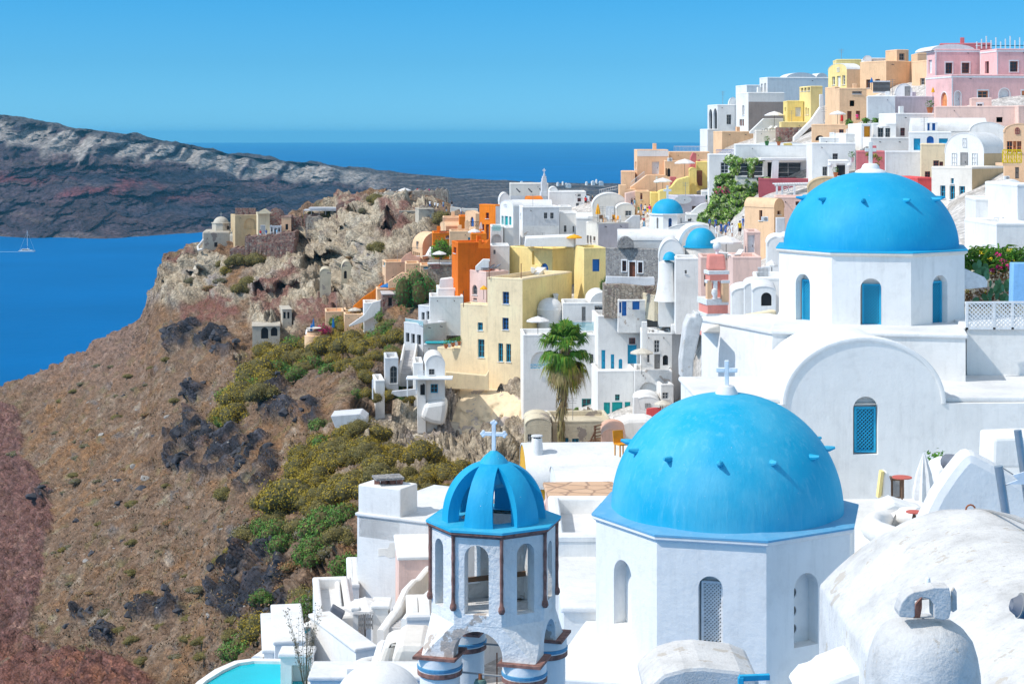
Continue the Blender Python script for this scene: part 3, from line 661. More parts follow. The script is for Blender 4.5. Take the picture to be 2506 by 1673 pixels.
def terrain():
    XX,SS=np.meshgrid(TX,TS)
    y1=curve(TX,RIDGE); y1=np.convolve(np.pad(y1,4,'edge'),np.ones(9)/9,'valid'); Yt=np.broadcast_to(y1,XX.shape); YY=Yt+(2060-Yt)*(SS**1.12)
    DD=tdepth(XX,YY)
    d=DD*K; P0=np.stack([(XX-CX)/F*d,d,(EY-YY)/F*d],-1)
    du=np.gradient(P0,axis=1); dv=np.gradient(P0,axis=0); nm=np.cross(du,dv); nm/=np.linalg.norm(nm,axis=-1)[...,None]+1e-9
    nm*=np.where(nm[...,1:2]>0,-1,1)
    q=P0*np.array([1,.75,1]); w1=fbm(q/9+5,4); w2=fbm(q/9+25,4)
    wx=XX+w1*16; wy=YY+w2*14
    def zone(ps):
        m=np.zeros(XX.shape)
        for p in ps: m=np.maximum(m,inpoly(wx,wy,p).astype(float))
        for _ in range(2): m[1:-1,1:-1]=(m[1:-1,1:-1]*2+m[:-2,1:-1]+m[2:,1:-1]+m[1:-1,:-2]+m[1:-1,2:])/6
        return m
    zc=zone(CLIFF); zr=zone(RED); zl=zone(LAVA); zv=zone(VIL); zs=zone(REDST)
    zc=zc*(1-zv*(YY<1000)); zr=sstep(.30,.62,zr*.8+.55*w2+.25*fbm(q/3+500,4)); zl=zl*(1-zv)*sstep(-.25,.12,fbm(q/3.4+300,5)+.06)
    n_a=fbm(q/6,5); n_b=fbm(q/1.6+9,5); n_r=fbm(q/3.2+3,5,True); n_c=fbm(q/12+40,4); n_f=fbm(q/.7+70,3)
    strata=fbm(np.stack([q[...,0]/14,q[...,1]/14,q[...,2]/1.5+n_a*1.2],-1),4,True)
    disp=(1-zc)*(1-zl)*(1-zr)*(1-zv)*(n_a*.8+n_b*.45+n_f*.14+np.maximum(0,n_r-.35)*.9)
    disp+=zc*(1-zv)*(n_a*2.3+(n_r)*1.5+strata*1.0+n_b*.5+n_f*.12)
    blk=np.abs(np.round(n_r*3)/3)*1.2
    v1=cellnoise(q/3.2); v2=cellnoise(q/1.25,7); v3=cellnoise(q/.55,13); disp+=zl*(1.0+v1*.8+n_a*1.3); disp+=(1-zl)*(1-zv)*(v2*.16*sstep(.05,.3,n_a)); ng=fbm(np.stack([q[...,0]/11+n_a,q[...,1]/45,q[...,2]/30],-1),4,True); disp+=(1-zv)*(1-zc)*((ng-.2)*1.5); disp+=zr*v2*.4; disp+=zc*(v1*.45+v2*.18)
    disp+=zr*(n_a*.9+n_r*1.1+n_b*.5)+zs*n_b*.3
    cave=np.zeros(XX.shape)
    for (a,b,rx,ry,e) in CAVES:
        rr=np.sqrt(((XX-a+w1*4)/rx)**2+(np.where(YY>b,(YY-b)/ry*1.0,(YY-b)/ry))**2); cave=np.maximum(cave,e*sstep(1.05,.72,rr))
    Pz=P0+nm*disp[...,None]; Pz[...,1]+=cave*1.3; Pz[...,0]*=Pz[...,1]/np.maximum(1,Pz[...,1]-cave*1.3)
    TG.update(P=Pz.copy(),y1=y1)
    # colours
    c=np.zeros(XX.shape+(3,))+np.array((.235,.15,.098))
    c=lerpc(c,(.29,.16,.08),sstep(-.05,.45,n_c+.5*n_b)); c=lerpc(c,(.29,.21,.15),sstep(.0,.45,fbm(q/4+60,5)))
    c=lerpc(c,(.155,.105,.075),sstep(.08,.5,fbm(q/2.2+80,5))*.8); c=lerpc(c,(.44,.36,.28),sstep(.22,.5,fbm(q/3+100,6))*.75); c=lerpc(c,(.14,.10,.085),sstep(-.15,-.6,ng)*.75); c=lerpc(c,(.16,.15,.15),sstep(.25,.5,fbm(np.stack([q[...,0]/5,q[...,1]/5,q[...,2]/1.2],-1),4))*.7)
    c=lerpc(c,(.20,.18,.07),sstep(.15,.5,fbm(q/2.6+130,5))*.55)
    up=sstep(430,300,XX)*sstep(1000,860,YY); c=lerpc(c,(.30,.19,.15),up*.6)
    cc=np.zeros(XX.shape+(3,))+np.array((.47,.38,.27)); cc=lerpc(cc,(.60,.51,.38),sstep(-.1,.5,n_a)); cc=lerpc(cc,(.28,.215,.16),sstep(.0,.5,fbm(q/2.5+200,6)))
    cc=lerpc(cc,(.20,.15,.125),sstep(.18,.5,fbm(q/1.5+230,5))*.8); cc=lerpc(cc,(.36,.31,.28),sstep(.1,.45,fbm(q/5+260,4)))
    c=lerpc(c,(0,0,0),zc)+cc*zc[...,None]
    rd=np.zeros(XX.shape+(3,))+np.array((.21,.115,.095)); rd=lerpc(rd,(.33,.19,.155),sstep(-.1,.4,n_b)); rd=lerpc(rd,(.30,.12,.07),sstep(1560,1640,YY+20*n_a)); rd=lerpc(rd,(.12,.05,.055),sstep(.1,.5,n_r)*.7)
    rd=rd*(1+.4*np.clip(v3,-1,1)+.25*np.clip(v2,-1,1))[...,None]; c=c*(1+.16*np.clip(v3,-1,1)+.10*np.clip(v2,-1,1))[...,None]; zr=zr*.8; c=c*(1-zr[...,None])+rd*zr[...,None]
    c=lerpc(c,(.24,.105,.085),zs*sstep(-.4,.1,n_b)*.85)
    lv=np.zeros(XX.shape+(3,))+np.array((.035,.035,.042)); lv=lerpc(lv,(.08,.08,.095),sstep(.0,.5,n_b)); lv=lerpc(lv,(.20,.12,.09),sstep(.15,.5,n_a)*.7)
    lv=lv*(1+.45*np.clip(v2,-.9,.9)+.5*np.clip(v1,-.9,.9))[...,None]  # raised facets lightened, sunk ones darkened: light and shade put into the colour
    c=c*(1-zl[...,None])+lv*zl[...,None]
    vv=np.zeros(XX.shape+(3,))+np.array((.62,.58,.54)); vv=lerpc(vv,(.40,.35,.30),sstep(.05,.35,n_a)*.7)
    c=c*(1-zv[...,None])+vv*zv[...,None]
    c=np.concatenate([c,(1-.88*zv)[...,None]],-1)
    back=[]
    for (dy,dz) in [(220,-130),(120,-85),(60,-45),(25,-16),(9,-4),(3,-1)]:
        b=P0[0].copy(); b[:,1]+=dy; b[:,2]+=dz; b[:,0]*=(b[:,1])/(b[:,1]-dy); b[:,2]=np.maximum(b[:,2],SEA-3); back.append(b)
    Pz=np.concatenate([np.array(back),Pz],0); c=np.concatenate([np.repeat(c[:1],len(back),0),c],0)
    # run down into the water on the left
    L=[]
    for (dx,dz) in [(-160,-90),(-70,-40)]:
        b=Pz[:,0].copy(); b[:,0]+=dx; b[:,2]=np.maximum(b[:,2]+dz,SEA-3); L.append(b[:,None])
    Pz=np.concatenate(L+[Pz],1); c=np.concatenate([np.repeat(c[:,:1],2,1),c],1)
    o=gridmesh('hillside_terrain',Pz,c,'hill_ground'); tag(o,kind='structure'); return o
# ---------------------------------------------------------------- haze
def haze():
    m=bpy.data.materials.new('haze'); m.use_nodes=True; t=m.node_tree; t.nodes.clear(); MATS['haze']=m
    o_=t.nodes.new('ShaderNodeOutputMaterial'); v=t.nodes.new('ShaderNodeVolumePrincipled')
    v.inputs['Color'].default_value=(.16,.66,1.,1); v.inputs['Density'].default_value=5.5e-5; v.inputs['Anisotropy'].default_value=0.
    t.links.new(v.outputs[0],o_.inputs['Volume'])
    mb=MB().mat('haze'); mb.obox((-30000,-30000,SEA-12),(60000,0,0),(0,60000,0),(0,0,52-SEA+12))
    tag(mb.build('haze'),kind='stuff',label='thin blue sea haze over the whole bay',cat='haze')
haze()
# ================================================================ small builders
def umbrella(label,x,ytop,ybase,wpx,D=None,col='canvas',closed=False,polecol='iron',tilt=0,name='parasol'):
    X=sx(x); D=D or DM(X,sy(ybase)); top=PP(X,sy(ytop),D); base=PP(X,sy(ybase),D); W=ss(wpx)*mpp(D)
    r=thing(name,label,'umbrella','parasols on the terraces',base)
    h=top.z-base.z; p=MB().mat(polecol); p.tube([(0,0,-.5),(0,0,h)],.03,6); p.build('pole',r)
    mb=MB().mat(col)
    if closed:
        n=16; rows=[]
        for z,q in ((h*.42,W*.5),(h*.5,W*.5),(h*.75,W*.34),(h*.95,W*.10),(h,.02)):
            rows.append([Vector(((q*(1 if k%2 else .72))*math.cos(2*math.pi*k/n),(q*(1 if k%2 else .72))*math.sin(2*math.pi*k/n),z)) for k in range(n)])
        mb.grid(rows,closed=True); mb.build('canopy',r,smooth=False)
    else:
        n=8; a0=.3; R0=W/2; hh=max(.35,R0*.34)
        rows=[]
        for f,z in ((1.,h-hh-.12),(1.,h-hh),(.55,h-hh*.38),(.08,h),(.0,h+.05)):
            rows.append([Vector((R0*f*math.cos(a0+2*math.pi*k/n),R0*f*math.sin(a0+2*math.pi*k/n),z)) for k in range(n)])
        mb.grid(rows,closed=True); mb.build('canopy',r)
        rb=MB().mat(polecol)
        for k in range(n):
            a=a0+2*math.pi*k/n; rb.tube([(0,0,h-hh*.9),(R0*.55*math.cos(a),R0*.55*math.sin(a),h-hh*.45)],.012,4)
        rb.build('ribs',r)
    return r
def block(label,pts,D,depth,col='white',name='garden_wall',cat='wall',group=None,top=None,bevel=.06,yaw=0.,obj=True,part=None,parent=None):
    """upright slab whose outline is measured in the photo; real depth behind it, turned by yaw about its middle"""
    th=R(yaw); U=Vector((math.cos(th),math.sin(th),0)); Nn=U.cross(Vector((0,0,1)))
    mx=sum(p[0] for p in pts)/len(pts); O=PP(sx(mx),sy(pts[0][1]),D)
    W=[ray_plane(sx(a),sy(b),O,Nn) for a,b in pts]
    mb=MB().mat(col); mb.prism(W,-Nn*depth)
    o=mb.build(part or name,parent,bevel=bevel)
    if not parent: tag(o,label,cat,group)
    return o
def rail(label,x0,y0,x1,y1,hpx,D=None,col='pwhite',n=12,style='bars',name='railing',D2=None):
    D=D or DM(sx(x0),sy(y0)); D2=D2 or D; a=PP(sx(x0),sy(y0),D); b=PP(sx(x1),sy(y1),D2); h=ss(hpx)*mpp(D)
    mb=MB().mat(col); U=(b-a); up=Vector((0,0,h))
    mb.tube([a+up,b+up],.035,6); mb.tube([a+up*.12,b+up*.12],.025,6)
    if style=='glass':
        mb2=MB().mat('glass_blue'); s=Vector((-U.y,U.x,0)).normalized()*.02; mb2.obox(a+up*.1,U,s,up*.85)
        o=single(mb,name,label,'railing'); mb2.build('glass_pane',o); return o
    for k in range(n+1):
        p=a+U*k/n; mb.tube([p,p+up],.02,4)
        if style=='cross' and k<n:
            q=a+U*(k+1)/n; mb.tube([p+up*.12,q+up],.018,4); mb.tube([p+up,q+up*.12],.018,4)
    return single(mb,name,label,'railing')
m,t,b=nmat('glass_blue'); b.inputs['Base Color'].default_value=(.35,.62,.66,1); b.inputs['Roughness'].default_value=.08; b.inputs['Transmission Weight'].default_value=.0; b.inputs['Alpha'].default_value=.45
def aircon(label,x,y,wpx,D,name='air_conditioner'):
    c=PP(sx(x),sy(y),D); W=ss(wpx)*mpp(D); r=thing(name,label,'air conditioner',None,c)
    mb=MB().mat('pwhite'); mb.box((0,0,0),W,.35,W*.72); mb.build('case',r,bevel=.02)
    f=MB().mat('pgrey'); n=20; f.v=[(W*.1+W*.27*math.cos(2*math.pi*k/n),-.19,W*.36+W*.27*math.sin(2*math.pi*k/n)) for k in range(n)]; f.f=[tuple(range(n))]; f.m=[0]; f.build('fan_grille',r)
    return r
def lounger(label,x,y,D,ang,col='cushion',group='sunloungers on the terraces'):
    r=thing('sunlounger',label,'sunlounger',group,PP(sx(x),sy(y),D)); r.rotation_euler=(0,0,ang)
    a=MB().mat('pgrey'); a.obox((-.9,-.3,.22),(1.2,0,0),(0,.6,0),(0,0,.05)); 
    for px in (-.85,.8):
        for py in (-.27,.22): a.obox((px,py,0),(.05,0,0),(0,.05,0),(0,0,.22))
    a.build('frame',r); s=MB().mat(col); s.obox((-.9,-.28,.27),(1.2,0,0),(0,.56,0),(0,0,.07)); s.build('seat',r,bevel=.02)
    bk=MB().mat(col); bk.obox((.3,-.28,.27),(.55,0,.42),(0,.56,0),(-.05,0,.06)); bk.build('backrest',r,bevel=.02); return r
def chair(label,x,y,D,ang,col='pochre',group='terrace chairs'):
    r=thing('chair',label,'chair',group,PP(sx(x),sy(y),D)); r.rotation_euler=(0,0,ang)
    s=MB().mat(col); s.obox((-.22,-.22,.42),(.44,0,0),(0,.44,0),(0,0,.05)); s.build('seat',r); b=MB().mat(col); b.obox((-.22,.2,.47),(.44,0,0),(0,.04,0),(0,.06,.45)); b.build('backrest',r)
    for a in (-.2,.16):
        for c in (-.2,.16): l=MB().mat(col); l.obox((a,c,0),(.04,0,0),(0,.04,0),(0,0,.42)); l.build('leg',r)
    return r
def stairs(label,x0,y0,D0,x1,y1,D1,w=1.4,n=14,col='white',wall=True,side=Vector((1,0,0)),ww=.22,name='staircase'):
    a=PP(sx(x0),sy(y0),D0); b=PP(sx(x1),sy(y1),D1); d=b-a; r=thing(name,label,'stairs')
    hor=Vector((d.x,d.y,0)); s=Vector((hor.y,-hor.x,0)).normalized()*w
    mb=MB().mat(col)
    for k in range(n):
        p=a+hor*k/n; z=a.z+d.z*(k+1)/n; mb.obox(Vector((p.x,p.y,z-1.6)),hor/n*1.02,s,Vector((0,0,1.6)))
    mb.build('flight',r)
    if wall:
        u=s.normalized()
        for q,off in ((a-u*ww,0),(a+s,1)):
            m2=MB().mat('white'); p0=q; p1=q+d
            m2.prism([p0-Vector((0,0,1.5)),p1-Vector((0,0,1.5)),p1+Vector((0,0,.85)),p0+Vector((0,0,.85))],u*ww); m2.build('side_wall',r,bevel=.07)
    reloc(r); return r
def pot(label,x,y,D,col='terracotta',plant='leaf_green',s=1.):
    r=thing('potted_plant',label,'potted plant','potted plants on the terraces',PP(sx(x),sy(y),D))
    p=MB().mat(col); p.rev((0,0,0),[(.14*s,0),(.24*s,.42*s),(.26*s,.44*s),(.2*s,.42*s)],12,cap=True); p.build('pot',r,smooth=True)
    f=MB().mat(plant); leaves(f,(0,0,.7*s),(.32*s,.32*s,.32*s),120,.10*s); f.build('foliage',r); return r
def leaves(mb,c,rad,n,size,shell=.55,rng=None,flatz=0.,lump=.25):
    rng=rng or np.random.RandomState(n)
    u=rng.normal(size=(n,3)); u/=np.linalg.norm(u,axis=1)[:,None]; rr=(shell+(1-shell)*rng.rand(n)**.6)
    lu=1+lump*perlin(u*2.3+7)*1.6; p=np.array(c)+u*np.array(rad)*(rr*lu)[:,None]
    a=rng.normal(size=(n,3)); a-= (a*u).sum(1)[:,None]*u*.5; a/=np.linalg.norm(a,axis=1)[:,None]; b=np.cross(a,u+rng.normal(size=(n,3))*.5); b/=np.linalg.norm(b,axis=1)[:,None]+1e-9
    s=size*(.6+.8*rng.rand(n))[:,None]
    v=np.stack([p-a*s*.5,p+b*s*.32,p+a*s*.5,p-b*s*.32],1).reshape(-1,3)
    o=len(mb.v); mb.v.extend(map(tuple,v)); mb.f.extend([(o+4*i,o+4*i+1,o+4*i+2,o+4*i+3) for i in range(n)]); mb.m.extend([mb.c]*n)
# ================================================================ the village, top right (crop 1)
H=house
reg('1')
f=H('long white ridge house with low vaults on its roof, top left of the village skyline',463,520,960,322,520,'white',12,wins=[(1,473,365,484,427,'W'),(1,497,362,509,427,'W')],D=205)
topvault(f,655,872,285); topvault(f,868,952,288)
H('small white rooftop block beside the long ridge house',293,372,465,377,450,'white',10,D=203)
f=H('white house with taupe lower wall, below the long ridge house',296,383,640,430,700,'white',12,wins=[(1,340,520,354,590,'W'),(1,320,618,336,665,'D.brown'),(1,338,618,352,665,'D.brown'),(2,384,494,636,700,'P.taupe')],D=196)
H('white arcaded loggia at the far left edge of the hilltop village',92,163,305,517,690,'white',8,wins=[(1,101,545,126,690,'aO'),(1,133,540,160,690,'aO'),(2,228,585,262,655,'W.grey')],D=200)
f=H('tiny white vaulted room behind the arcaded loggia',236,246,300,515,560,'white',8,roof='v2',apex=462,D=203)
H('plain white block under the arcaded loggia',38,92,165,692,850,'white',8,wins=[(1,104,765,114,800,'O')],D=196)
H('long peach retaining house with a bare wall, left edge of the upper village',133,196,425,708,850,'peach',14,D=190)
H('off-white terrace house with two white sunloungers and a parasol',418,440,604,700,800,'offwhite',14,D=186)
block('slanting white wall between the taupe house and the parasol terrace',[(395,705),(492,612),(640,612),(640,720),(395,720)],188,.4,'white',yaw=12)
umbrella('large white parasol over the sunlounger terrace below the taupe house',568,562,700,148,D=186)
lounger('white sunlounger, the left one under the large hillside parasol',520,700,184.5,.6); lounger('white sunlounger, the right one under the large hillside parasol',556,700,184.5,.6)
H('small golden yellow house with a pale shuttered window',632,662,776,490,650,'yellow',8,wins=[(2,718,532,757,598,'S.cream'),(1,642,533,650,562,'O')],D=183)
H('pale yellow tower with tiny square windows beside the golden yellow house',748,828,912,385,640,'paleyellow',10,wins=[(1,757,390,774,418,'W.grey'),(1,781,390,797,418,'W.grey'),(1,805,388,822,416,'W.grey'),(1,790,535,800,588,'W'),(1,805,540,815,585,'W')],D=181)
H('pale cream plinth house under the golden yellow house',604,620,795,640,690,'paleyellow',8,D=180,ext=1)
single((lambda mb:(mb.obox(Z(600,790,178),(9.0,0,0),(0,3,0),(0,0,2.3)),mb)[1])(MB().mat('stone_red')),'retaining_wall','red-brown rubble retaining wall under the golden yellow house','wall')
single((lambda mb:(mb.obox(Z(752,800,177),(5.5,1.5,0),(0,3,0),(0,0,2.2)),mb)[1])(MB().mat('stone_grey')),'retaining_wall','dark grey rubble retaining wall behind the white stairs','wall')
block('tall thin white wall at the head of the stairs',[(892,545),(892,440),(918,440),(922,545),(945,560),(945,620),(892,620)],178,.5,'white')
block('white diagonal stair parapet climbing to the thin white wall',[(708,745),(830,625),(895,530),(920,530),(920,650),(840,660),(708,790)],176.5,1.2,'white')
# cream and peach houses
H('cream house with a small vaulted gable and three tall windows, on the skyline',952,1085,1182,262,420,'paleyellow',14,roof='v1',apex=222,wins=[(1,980,315,1001,375,'W'),(1,1014,310,1041,388,'D.white'),(1,1053,305,1073,372,'W'),(1,1018,248,1034,280,'W')],D=182,col2='peach',roofcol='roof_white')
H('pale cream flat block behind the vaulted cream house',985,1010,1188,195,300,'paleyellow',5,D=188)
f=H('peach house with blank faceted walls on the skyline',1180,1366,1548,205,430,'peach',30,wins=[(1,1222,335,1252,395,'W.brown'),(1,1287,332,1321,356,'W.brown')],D=178)
H('small peach rooftop room with a barred window',1361,1442,1526,125,215,'peach',16,wins=[(2,1459,148,1498,198,'W.grey')],D=180)
H('white rooftop room with a tiny round vault beside the peach rooftop room',1190,1262,1362,185,215,'white',6,D=183)
H('tiny white domed stair head on the peach roof',1198,1204,1262,190,215,'white',6,roof='v2',apex=166,D=181.5)
H('flat peach wing between the faceted peach house and the pink mansion',1548,1658,1690,200,480,'peach',60,wins=[(1,1607,325,1641,402,'W.grey')],D=172)
H('low peach rooftop box left of the pink mansion',1545,1590,1655,150,215,'peach',10,D=176)
# pink mansion
H('upper storey of the pink mansion with white cornices and square windows, top right corner',1657,1716,2036,122,330,'pink',6,wins=[(2,1789,215,1838,292,'W.brown!'),(2,1905,215,1960,290,'W.brown!'),(1,1668,195,1692,292,'S.white')],D=164,trim=True,name='mansion',cat='mansion')
topvault(f:=HOUSES and dict(root=HOUSES[-1],top=[Z(1716,122,164)],d2=Vector((1,.1,0)).normalized(),d1=Vector((-.1,1,0)).normalized(),l1=7),1690,2005,82)
H('recessed right wing of the pink mansion with two framed windows',2036,2155,2420,120,330,'pink',8,wins=[(1,2070,205,2098,292,'W!'),(2,2248,205,2305,280,'W.brown!')],D=160,trim=True,name='mansion',cat='mansion')
H('dusty red roof parapet behind the pink mansion',1740,1750,2120,82,130,'rose',6,D=169,ext=2)
H('lower storey of the pink mansion with arched doorways',1648,1833,2420,303,540,'pink',10,wins=[(1,1757,425,1802,530,'aD.peach!'),(2,1856,420,1896,527,'aD.white!'),(2,2020,415,2093,470,'W.peach!'),(2,2172,400,2246,522,'aD.white!'),(2,2332,415,2380,530,'D.peach!')],D=157,name='mansion',cat='mansion',trim=True)
umbrella('closed orange parasol leaning at the left corner of the pink mansion',1700,388,455,24,D=155,closed=True,col='canvas_orange')
r=MB().mat('pwhite')
for k in range(11):
    p=Z(2010+k*34,115,158); r.obox(p,(.12,0,0),(0,.12,0),(0,0,.9+.7*((k*7)%5)/4)); 
    if k<10: r.obox(p+Vector((0,.3,.35)),(1.9,0,0),(0,.06,0),(0,0,.08))
single(r,'pergola','white slatted pergola frame on top of the pink mansion','pergola')
f=H('light pink terrace house with two small barred windows, below the pink mansion',1705,1722,2312,530,640,'lightpink',8,wins=[(2,2152,603,2196,640,'W!')],D=149)
H('light pink stepped block with a barred window on the pink terrace',1960,1975,2118,470,560,'lightpink',8,wins=[(2,2015,508,2053,568,'W.white!')],D=150)
H('pale pink wall house at the right frame edge under the mansion',None,2310,2400,525,700,'lightpink',8,D=147)
H('white annex with an arched porch and dark door below the peach wing',1425,1432,1556,440,470,'white',8,roof='v2',apex=365,wins=[(2,1498,383,1536,455,'D.grey')],D=165)
b_=MB().mat('pwhite')
for k in range(9): b_.obox(Z(1272,430-k*8.8,166),Z(1395,430,166)-Z(1272,430,166),(0,.06,0),(0,0,.30))
single(b_,'louvred_screen','white louvred terrace screen below the faceted peach house','screen')
umbrella('closed pale blue parasol beside the white louvred screen',1262,320,385,24,D=168,closed=True,col='canvas_blue')
H('peach house with a row of small panes under its roof, above a parasol terrace',1000,1034,1226,400,660,'peach',-2,wins=[(2,1124,418,1192,438,'W.grey'),(2,1106,484,1140,526,'W!'),(2,1088,560,1120,624,'D.brown'),(2,1150,558,1180,622,'D.brown')],D=168)
H('peach side wing with a tall stepped wall left of the row of panes',930,1000,1032,390,660,'peach',20,D=172)
umbrella('white parasol on the peach house terrace, beside a person in red',1020,558,650,120,D=163)
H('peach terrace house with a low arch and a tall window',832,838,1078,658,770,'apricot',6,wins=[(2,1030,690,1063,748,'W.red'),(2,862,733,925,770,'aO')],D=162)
H('tall blank white house right of the small panes, in shade',1224,1234,1430,455,760,'white',10,D=158,col2='palegrey')  # front wall palegrey instead of white: its shade is put into the colour
H('lilac-grey retaining house beneath the arched porch',None,1428,1730,458,600,'lilac',12,D=160)
pot('terracotta pot on the lilac-grey wall under the mansion',1678,578,158,s=1.8)
H('white house with one red-framed window below the lilac-grey wall',None,1436,1728,580,790,'white',8,wins=[(2,1467,680,1501,736,'W.red')],D=152)
H('narrow white gatehouse with an ochre double door',None,1190,1258,655,840,'white',4,wins=[(2,1208,668,1256,806,'D.ochre')],D=148)
stairs('short grey steps in front of the ochre door',1180,838,146,1232,812,146,w=1.2,n=4,wall=False,col='stone_grey')
H('low white house with wide dark openings under a small parasol',1262,1275,1436,650,790,'white',6,wins=[(2,1306,680,1345,750,'W.grey'),(2,1360,680,1395,750,'W.grey')],D=150)
umbrella('small white fringed parasol in front of the dark-windowed white house',1344,645,750,96,D=147)
H('long white barrel-vaulted house running along the slope under the pink terrace',1530,1550,2085,705,760,'white',10,roof='v1',D=141,wins=[],apex=612)
H('white bell niche with blue lintels on the long barrel vault',1645,1655,1732,640,710,'white',6,wins=[(2,1657,645,1676,698,'S.blue'),(2,1694,645,1716,698,'S.blue')],D=137)
f=H('white vaulted house with a rounded roof end right of the bell niche',1955,1965,2210,700,790,'white',6,roof='v2',apex=640,D=138)
H('white house front with a blue door, blue arched window and blue frame',1525,1532,1830,712,860,'white',6,wins=[(2,1562,755,1610,838,'D.cyan'),(2,1655,738,1706,793,'aS.blue'),(2,1742,755,1806,790,'S.cyan')],D=133)
H('low white terrace front between the ochre door and the blue door',None,1258,1536,752,860,'white',8,D=146)
H('white wall house left of the ochre door',None,1078,1200,722,860,'white',8,D=150)
H('weathered rose-red house front behind the upper dome cross',1152,1160,1360,850,1010,'rose',4,D=136)
H('plain pale blue-white cube house right of the rose-red front',1355,1364,1614,852,1060,'palegrey',8,D=130)
H('beige house with red-framed windows beside the plain cube',1612,1618,1788,798,1060,'cream',6,wins=[(2,1702,912,1742,960,'W.red'),(2,1745,920,1772,955,'W.red'),(2,1642,990,1680,1038,'W.red')],D=126)
f=H('white arched gable house with tan side wall and grey shuttered windows',1785,2063,2212,862,1000,'white',42,roof='v1',apex=716,wins=[(1,1911,750,1941,816,'W'),(1,1834,856,1870,956,'W'),(1,1897,854,1948,990,'D.grey'),(1,1978,858,2016,956,'W')],D=120,col2='tan')
H('cream house with tall blue-framed windows and a tan side wall',1690,1978,2212,965,1230,'offwhite',42,wins=[(1,1750,1090,1788,1180,'W.cyan'),(1,1818,1092,1856,1190,'W.cyan'),(1,1886,1095,1928,1195,'W.cyan'),(1,1826,1038,1848,1076,'W.cyan')],D=115,col2='tan')
reg('6')
H('coral red wall house glimpsed left of the cream house',None,1085,1192,428,540,'coral',6,D=122)
f=H('peach house with a yellow balcony at the right frame edge',1742,1750,1990,75,470,'apricot',8,roof='v2',apex=10,wins=[(2,1768,143,1812,228,'W.peach'),(2,1816,143,1842,228,'D.peach'),(2,1846,143,1880,228,'W.peach'),(2,1832,342,1862,430,'D.grey'),(2,1832,38,1866,88,'aW.red')],D=106)
g=thing('balcony','bright yellow balcony on the peach house at the right frame edge','balcony'); a=Z(1738,333,103.5); b=Z(1880,333,103.5)
s_=MB().mat('apricot'); s_.obox(a,b-a,(0,2.2,0),(0,0,.25)); s_.build('slab',g)
s_=MB().mat('pyellow'); h=Z(0,222,103.5).z-Z(0,316,103.5).z; U=b-a; up=Vector((0,0,h)); a2=a+Vector((0,0,.25))
for k in range(5):
    p=a2+U*k/4; s_.obox(p-Vector((.04,0,0)),(.08,0,0),(0,.08,0),up)
    if k<4:
        q=a2+U*(k+1)/4; s_.tube([p,q+up],.03,4); s_.tube([p+up,q],.03,4); s_.tube([p+U*.125,p+U*.125+up],.03,4)
s_.obox(a2+up,U,(0,.1,0),(0,0,.1)); s_.obox(a2,U,(0,.1,0),(0,0,.08)); s_.build('balustrade',g); reloc(g)
aircon('white air conditioner under the yellow balcony',1765,440,42,104)
H('white vaulted chapel-like house with a small window at the right edge',1690,1700,1920,555,600,'white',8,roof='v2',apex=452,wins=[(2,1805,490,1836,545,'W')],D=88)
f=H('tall curved white house with an arched brown door and white balcony',1455,1530,1860,590,1010,'white',20,wins=[(2,1738,600,1800,724,'aD.brown')],D=84)
rail('white cross-patterned balcony rail in front of the arched brown door',1668,788,1850,782,58,D=81.5,n=5,style='cross')
H('white terrace block under the arched brown door',1596,1604,1860,790,1010,'white',6,D=81)
H('white house corner at the right frame edge beside the brown door',None,1850,1990,480,800,'white',4,D=80)
H('white building filling the right edge above the flower bed',None,1690,1990,780,1010,'white',4,D=78)
# ================================================================ crop 2: centre right
reg('2')
H('apricot house with a white top band and a glazed door, left of the yellow terraces',203,232,530,148,400,'apricot',8,wins=[(2,373,258,442,376,'D.white'),(2,233,150,530,206,'P.white'),(1,212,258,226,330,'W')],D=183)
H('low apricot block at the left end of the terraced houses',74,80,208,355,500,'apricot',8,D=182)
block('apricot stair wall rising under the glazed door house',[(170,600),(170,500),(325,385),(500,385),(500,620)],180,1.5,'apricot')
rail('white stair railing in front of the apricot house',172,500,300,400,48,D=179.6,n=12)
block('light peach terrace wall at the foot of the apricot stairs',[(60,600),(60,480),(130,480),(130,520),(220,520),(220,640),(60,640)],179,2.,'peach')
block('peach retaining wall beneath the apricot stair wall',[(120,700),(120,560),(215,540),(350,545),(350,700)],177,2.,'lightpink')
rail('long white picket railing on the roof above the apricot house',585,165,920,165,54,D=189,n=26)
rail('blue wrought-iron railing on the peach roof',988,188,1156,188,44,D=184,col='pblue',n=9,style='cross')
H('pink and peach house body carrying the picket railing',530,540,925,168,460,'peach',6,D=186)
H('cream house with small pointed niches beside the apricot house',490,500,742,255,440,'apricot',8,wins=[(2,502,320,516,392,'aO'),(2,520,322,550,400,'aO')],D=180)
aircon('air conditioner on the cream niche house, beside the parasol',545,255,46,177)
umbrella('cream parasol above the dusty red planter, beside the yellow tower wall',688,232,405,212,D=176)
umbrella('cream parasol on the lower yellow terrace',478,412,525,190,D=172)
umbrella('closed grey parasol behind the lower yellow terrace parasol',420,392,515,44,D=174,closed=True,col='canvas_beige')
block('dusty red curved wing wall behind the yellow terraces',[(742,330),(745,215),(770,168),(800,180),(800,250),(838,235),(838,262),(790,330)],179,1.2,'rose')
block('long curving yellow garden wall with a swept top',[(445,690),(445,540),(560,500),(620,430),(725,400),(735,400),(735,580),(560,600)],170,2.5,'yellow',name='garden_wall')
H('slim yellow house end with a rounded chimney top',725,735,802,345,565,'yellow',10,roof='v2',apex=318,D=172)
H('ochre yellow house with a brown lattice trellis on its wall',795,800,912,262,560,'yellow',8,D=176)
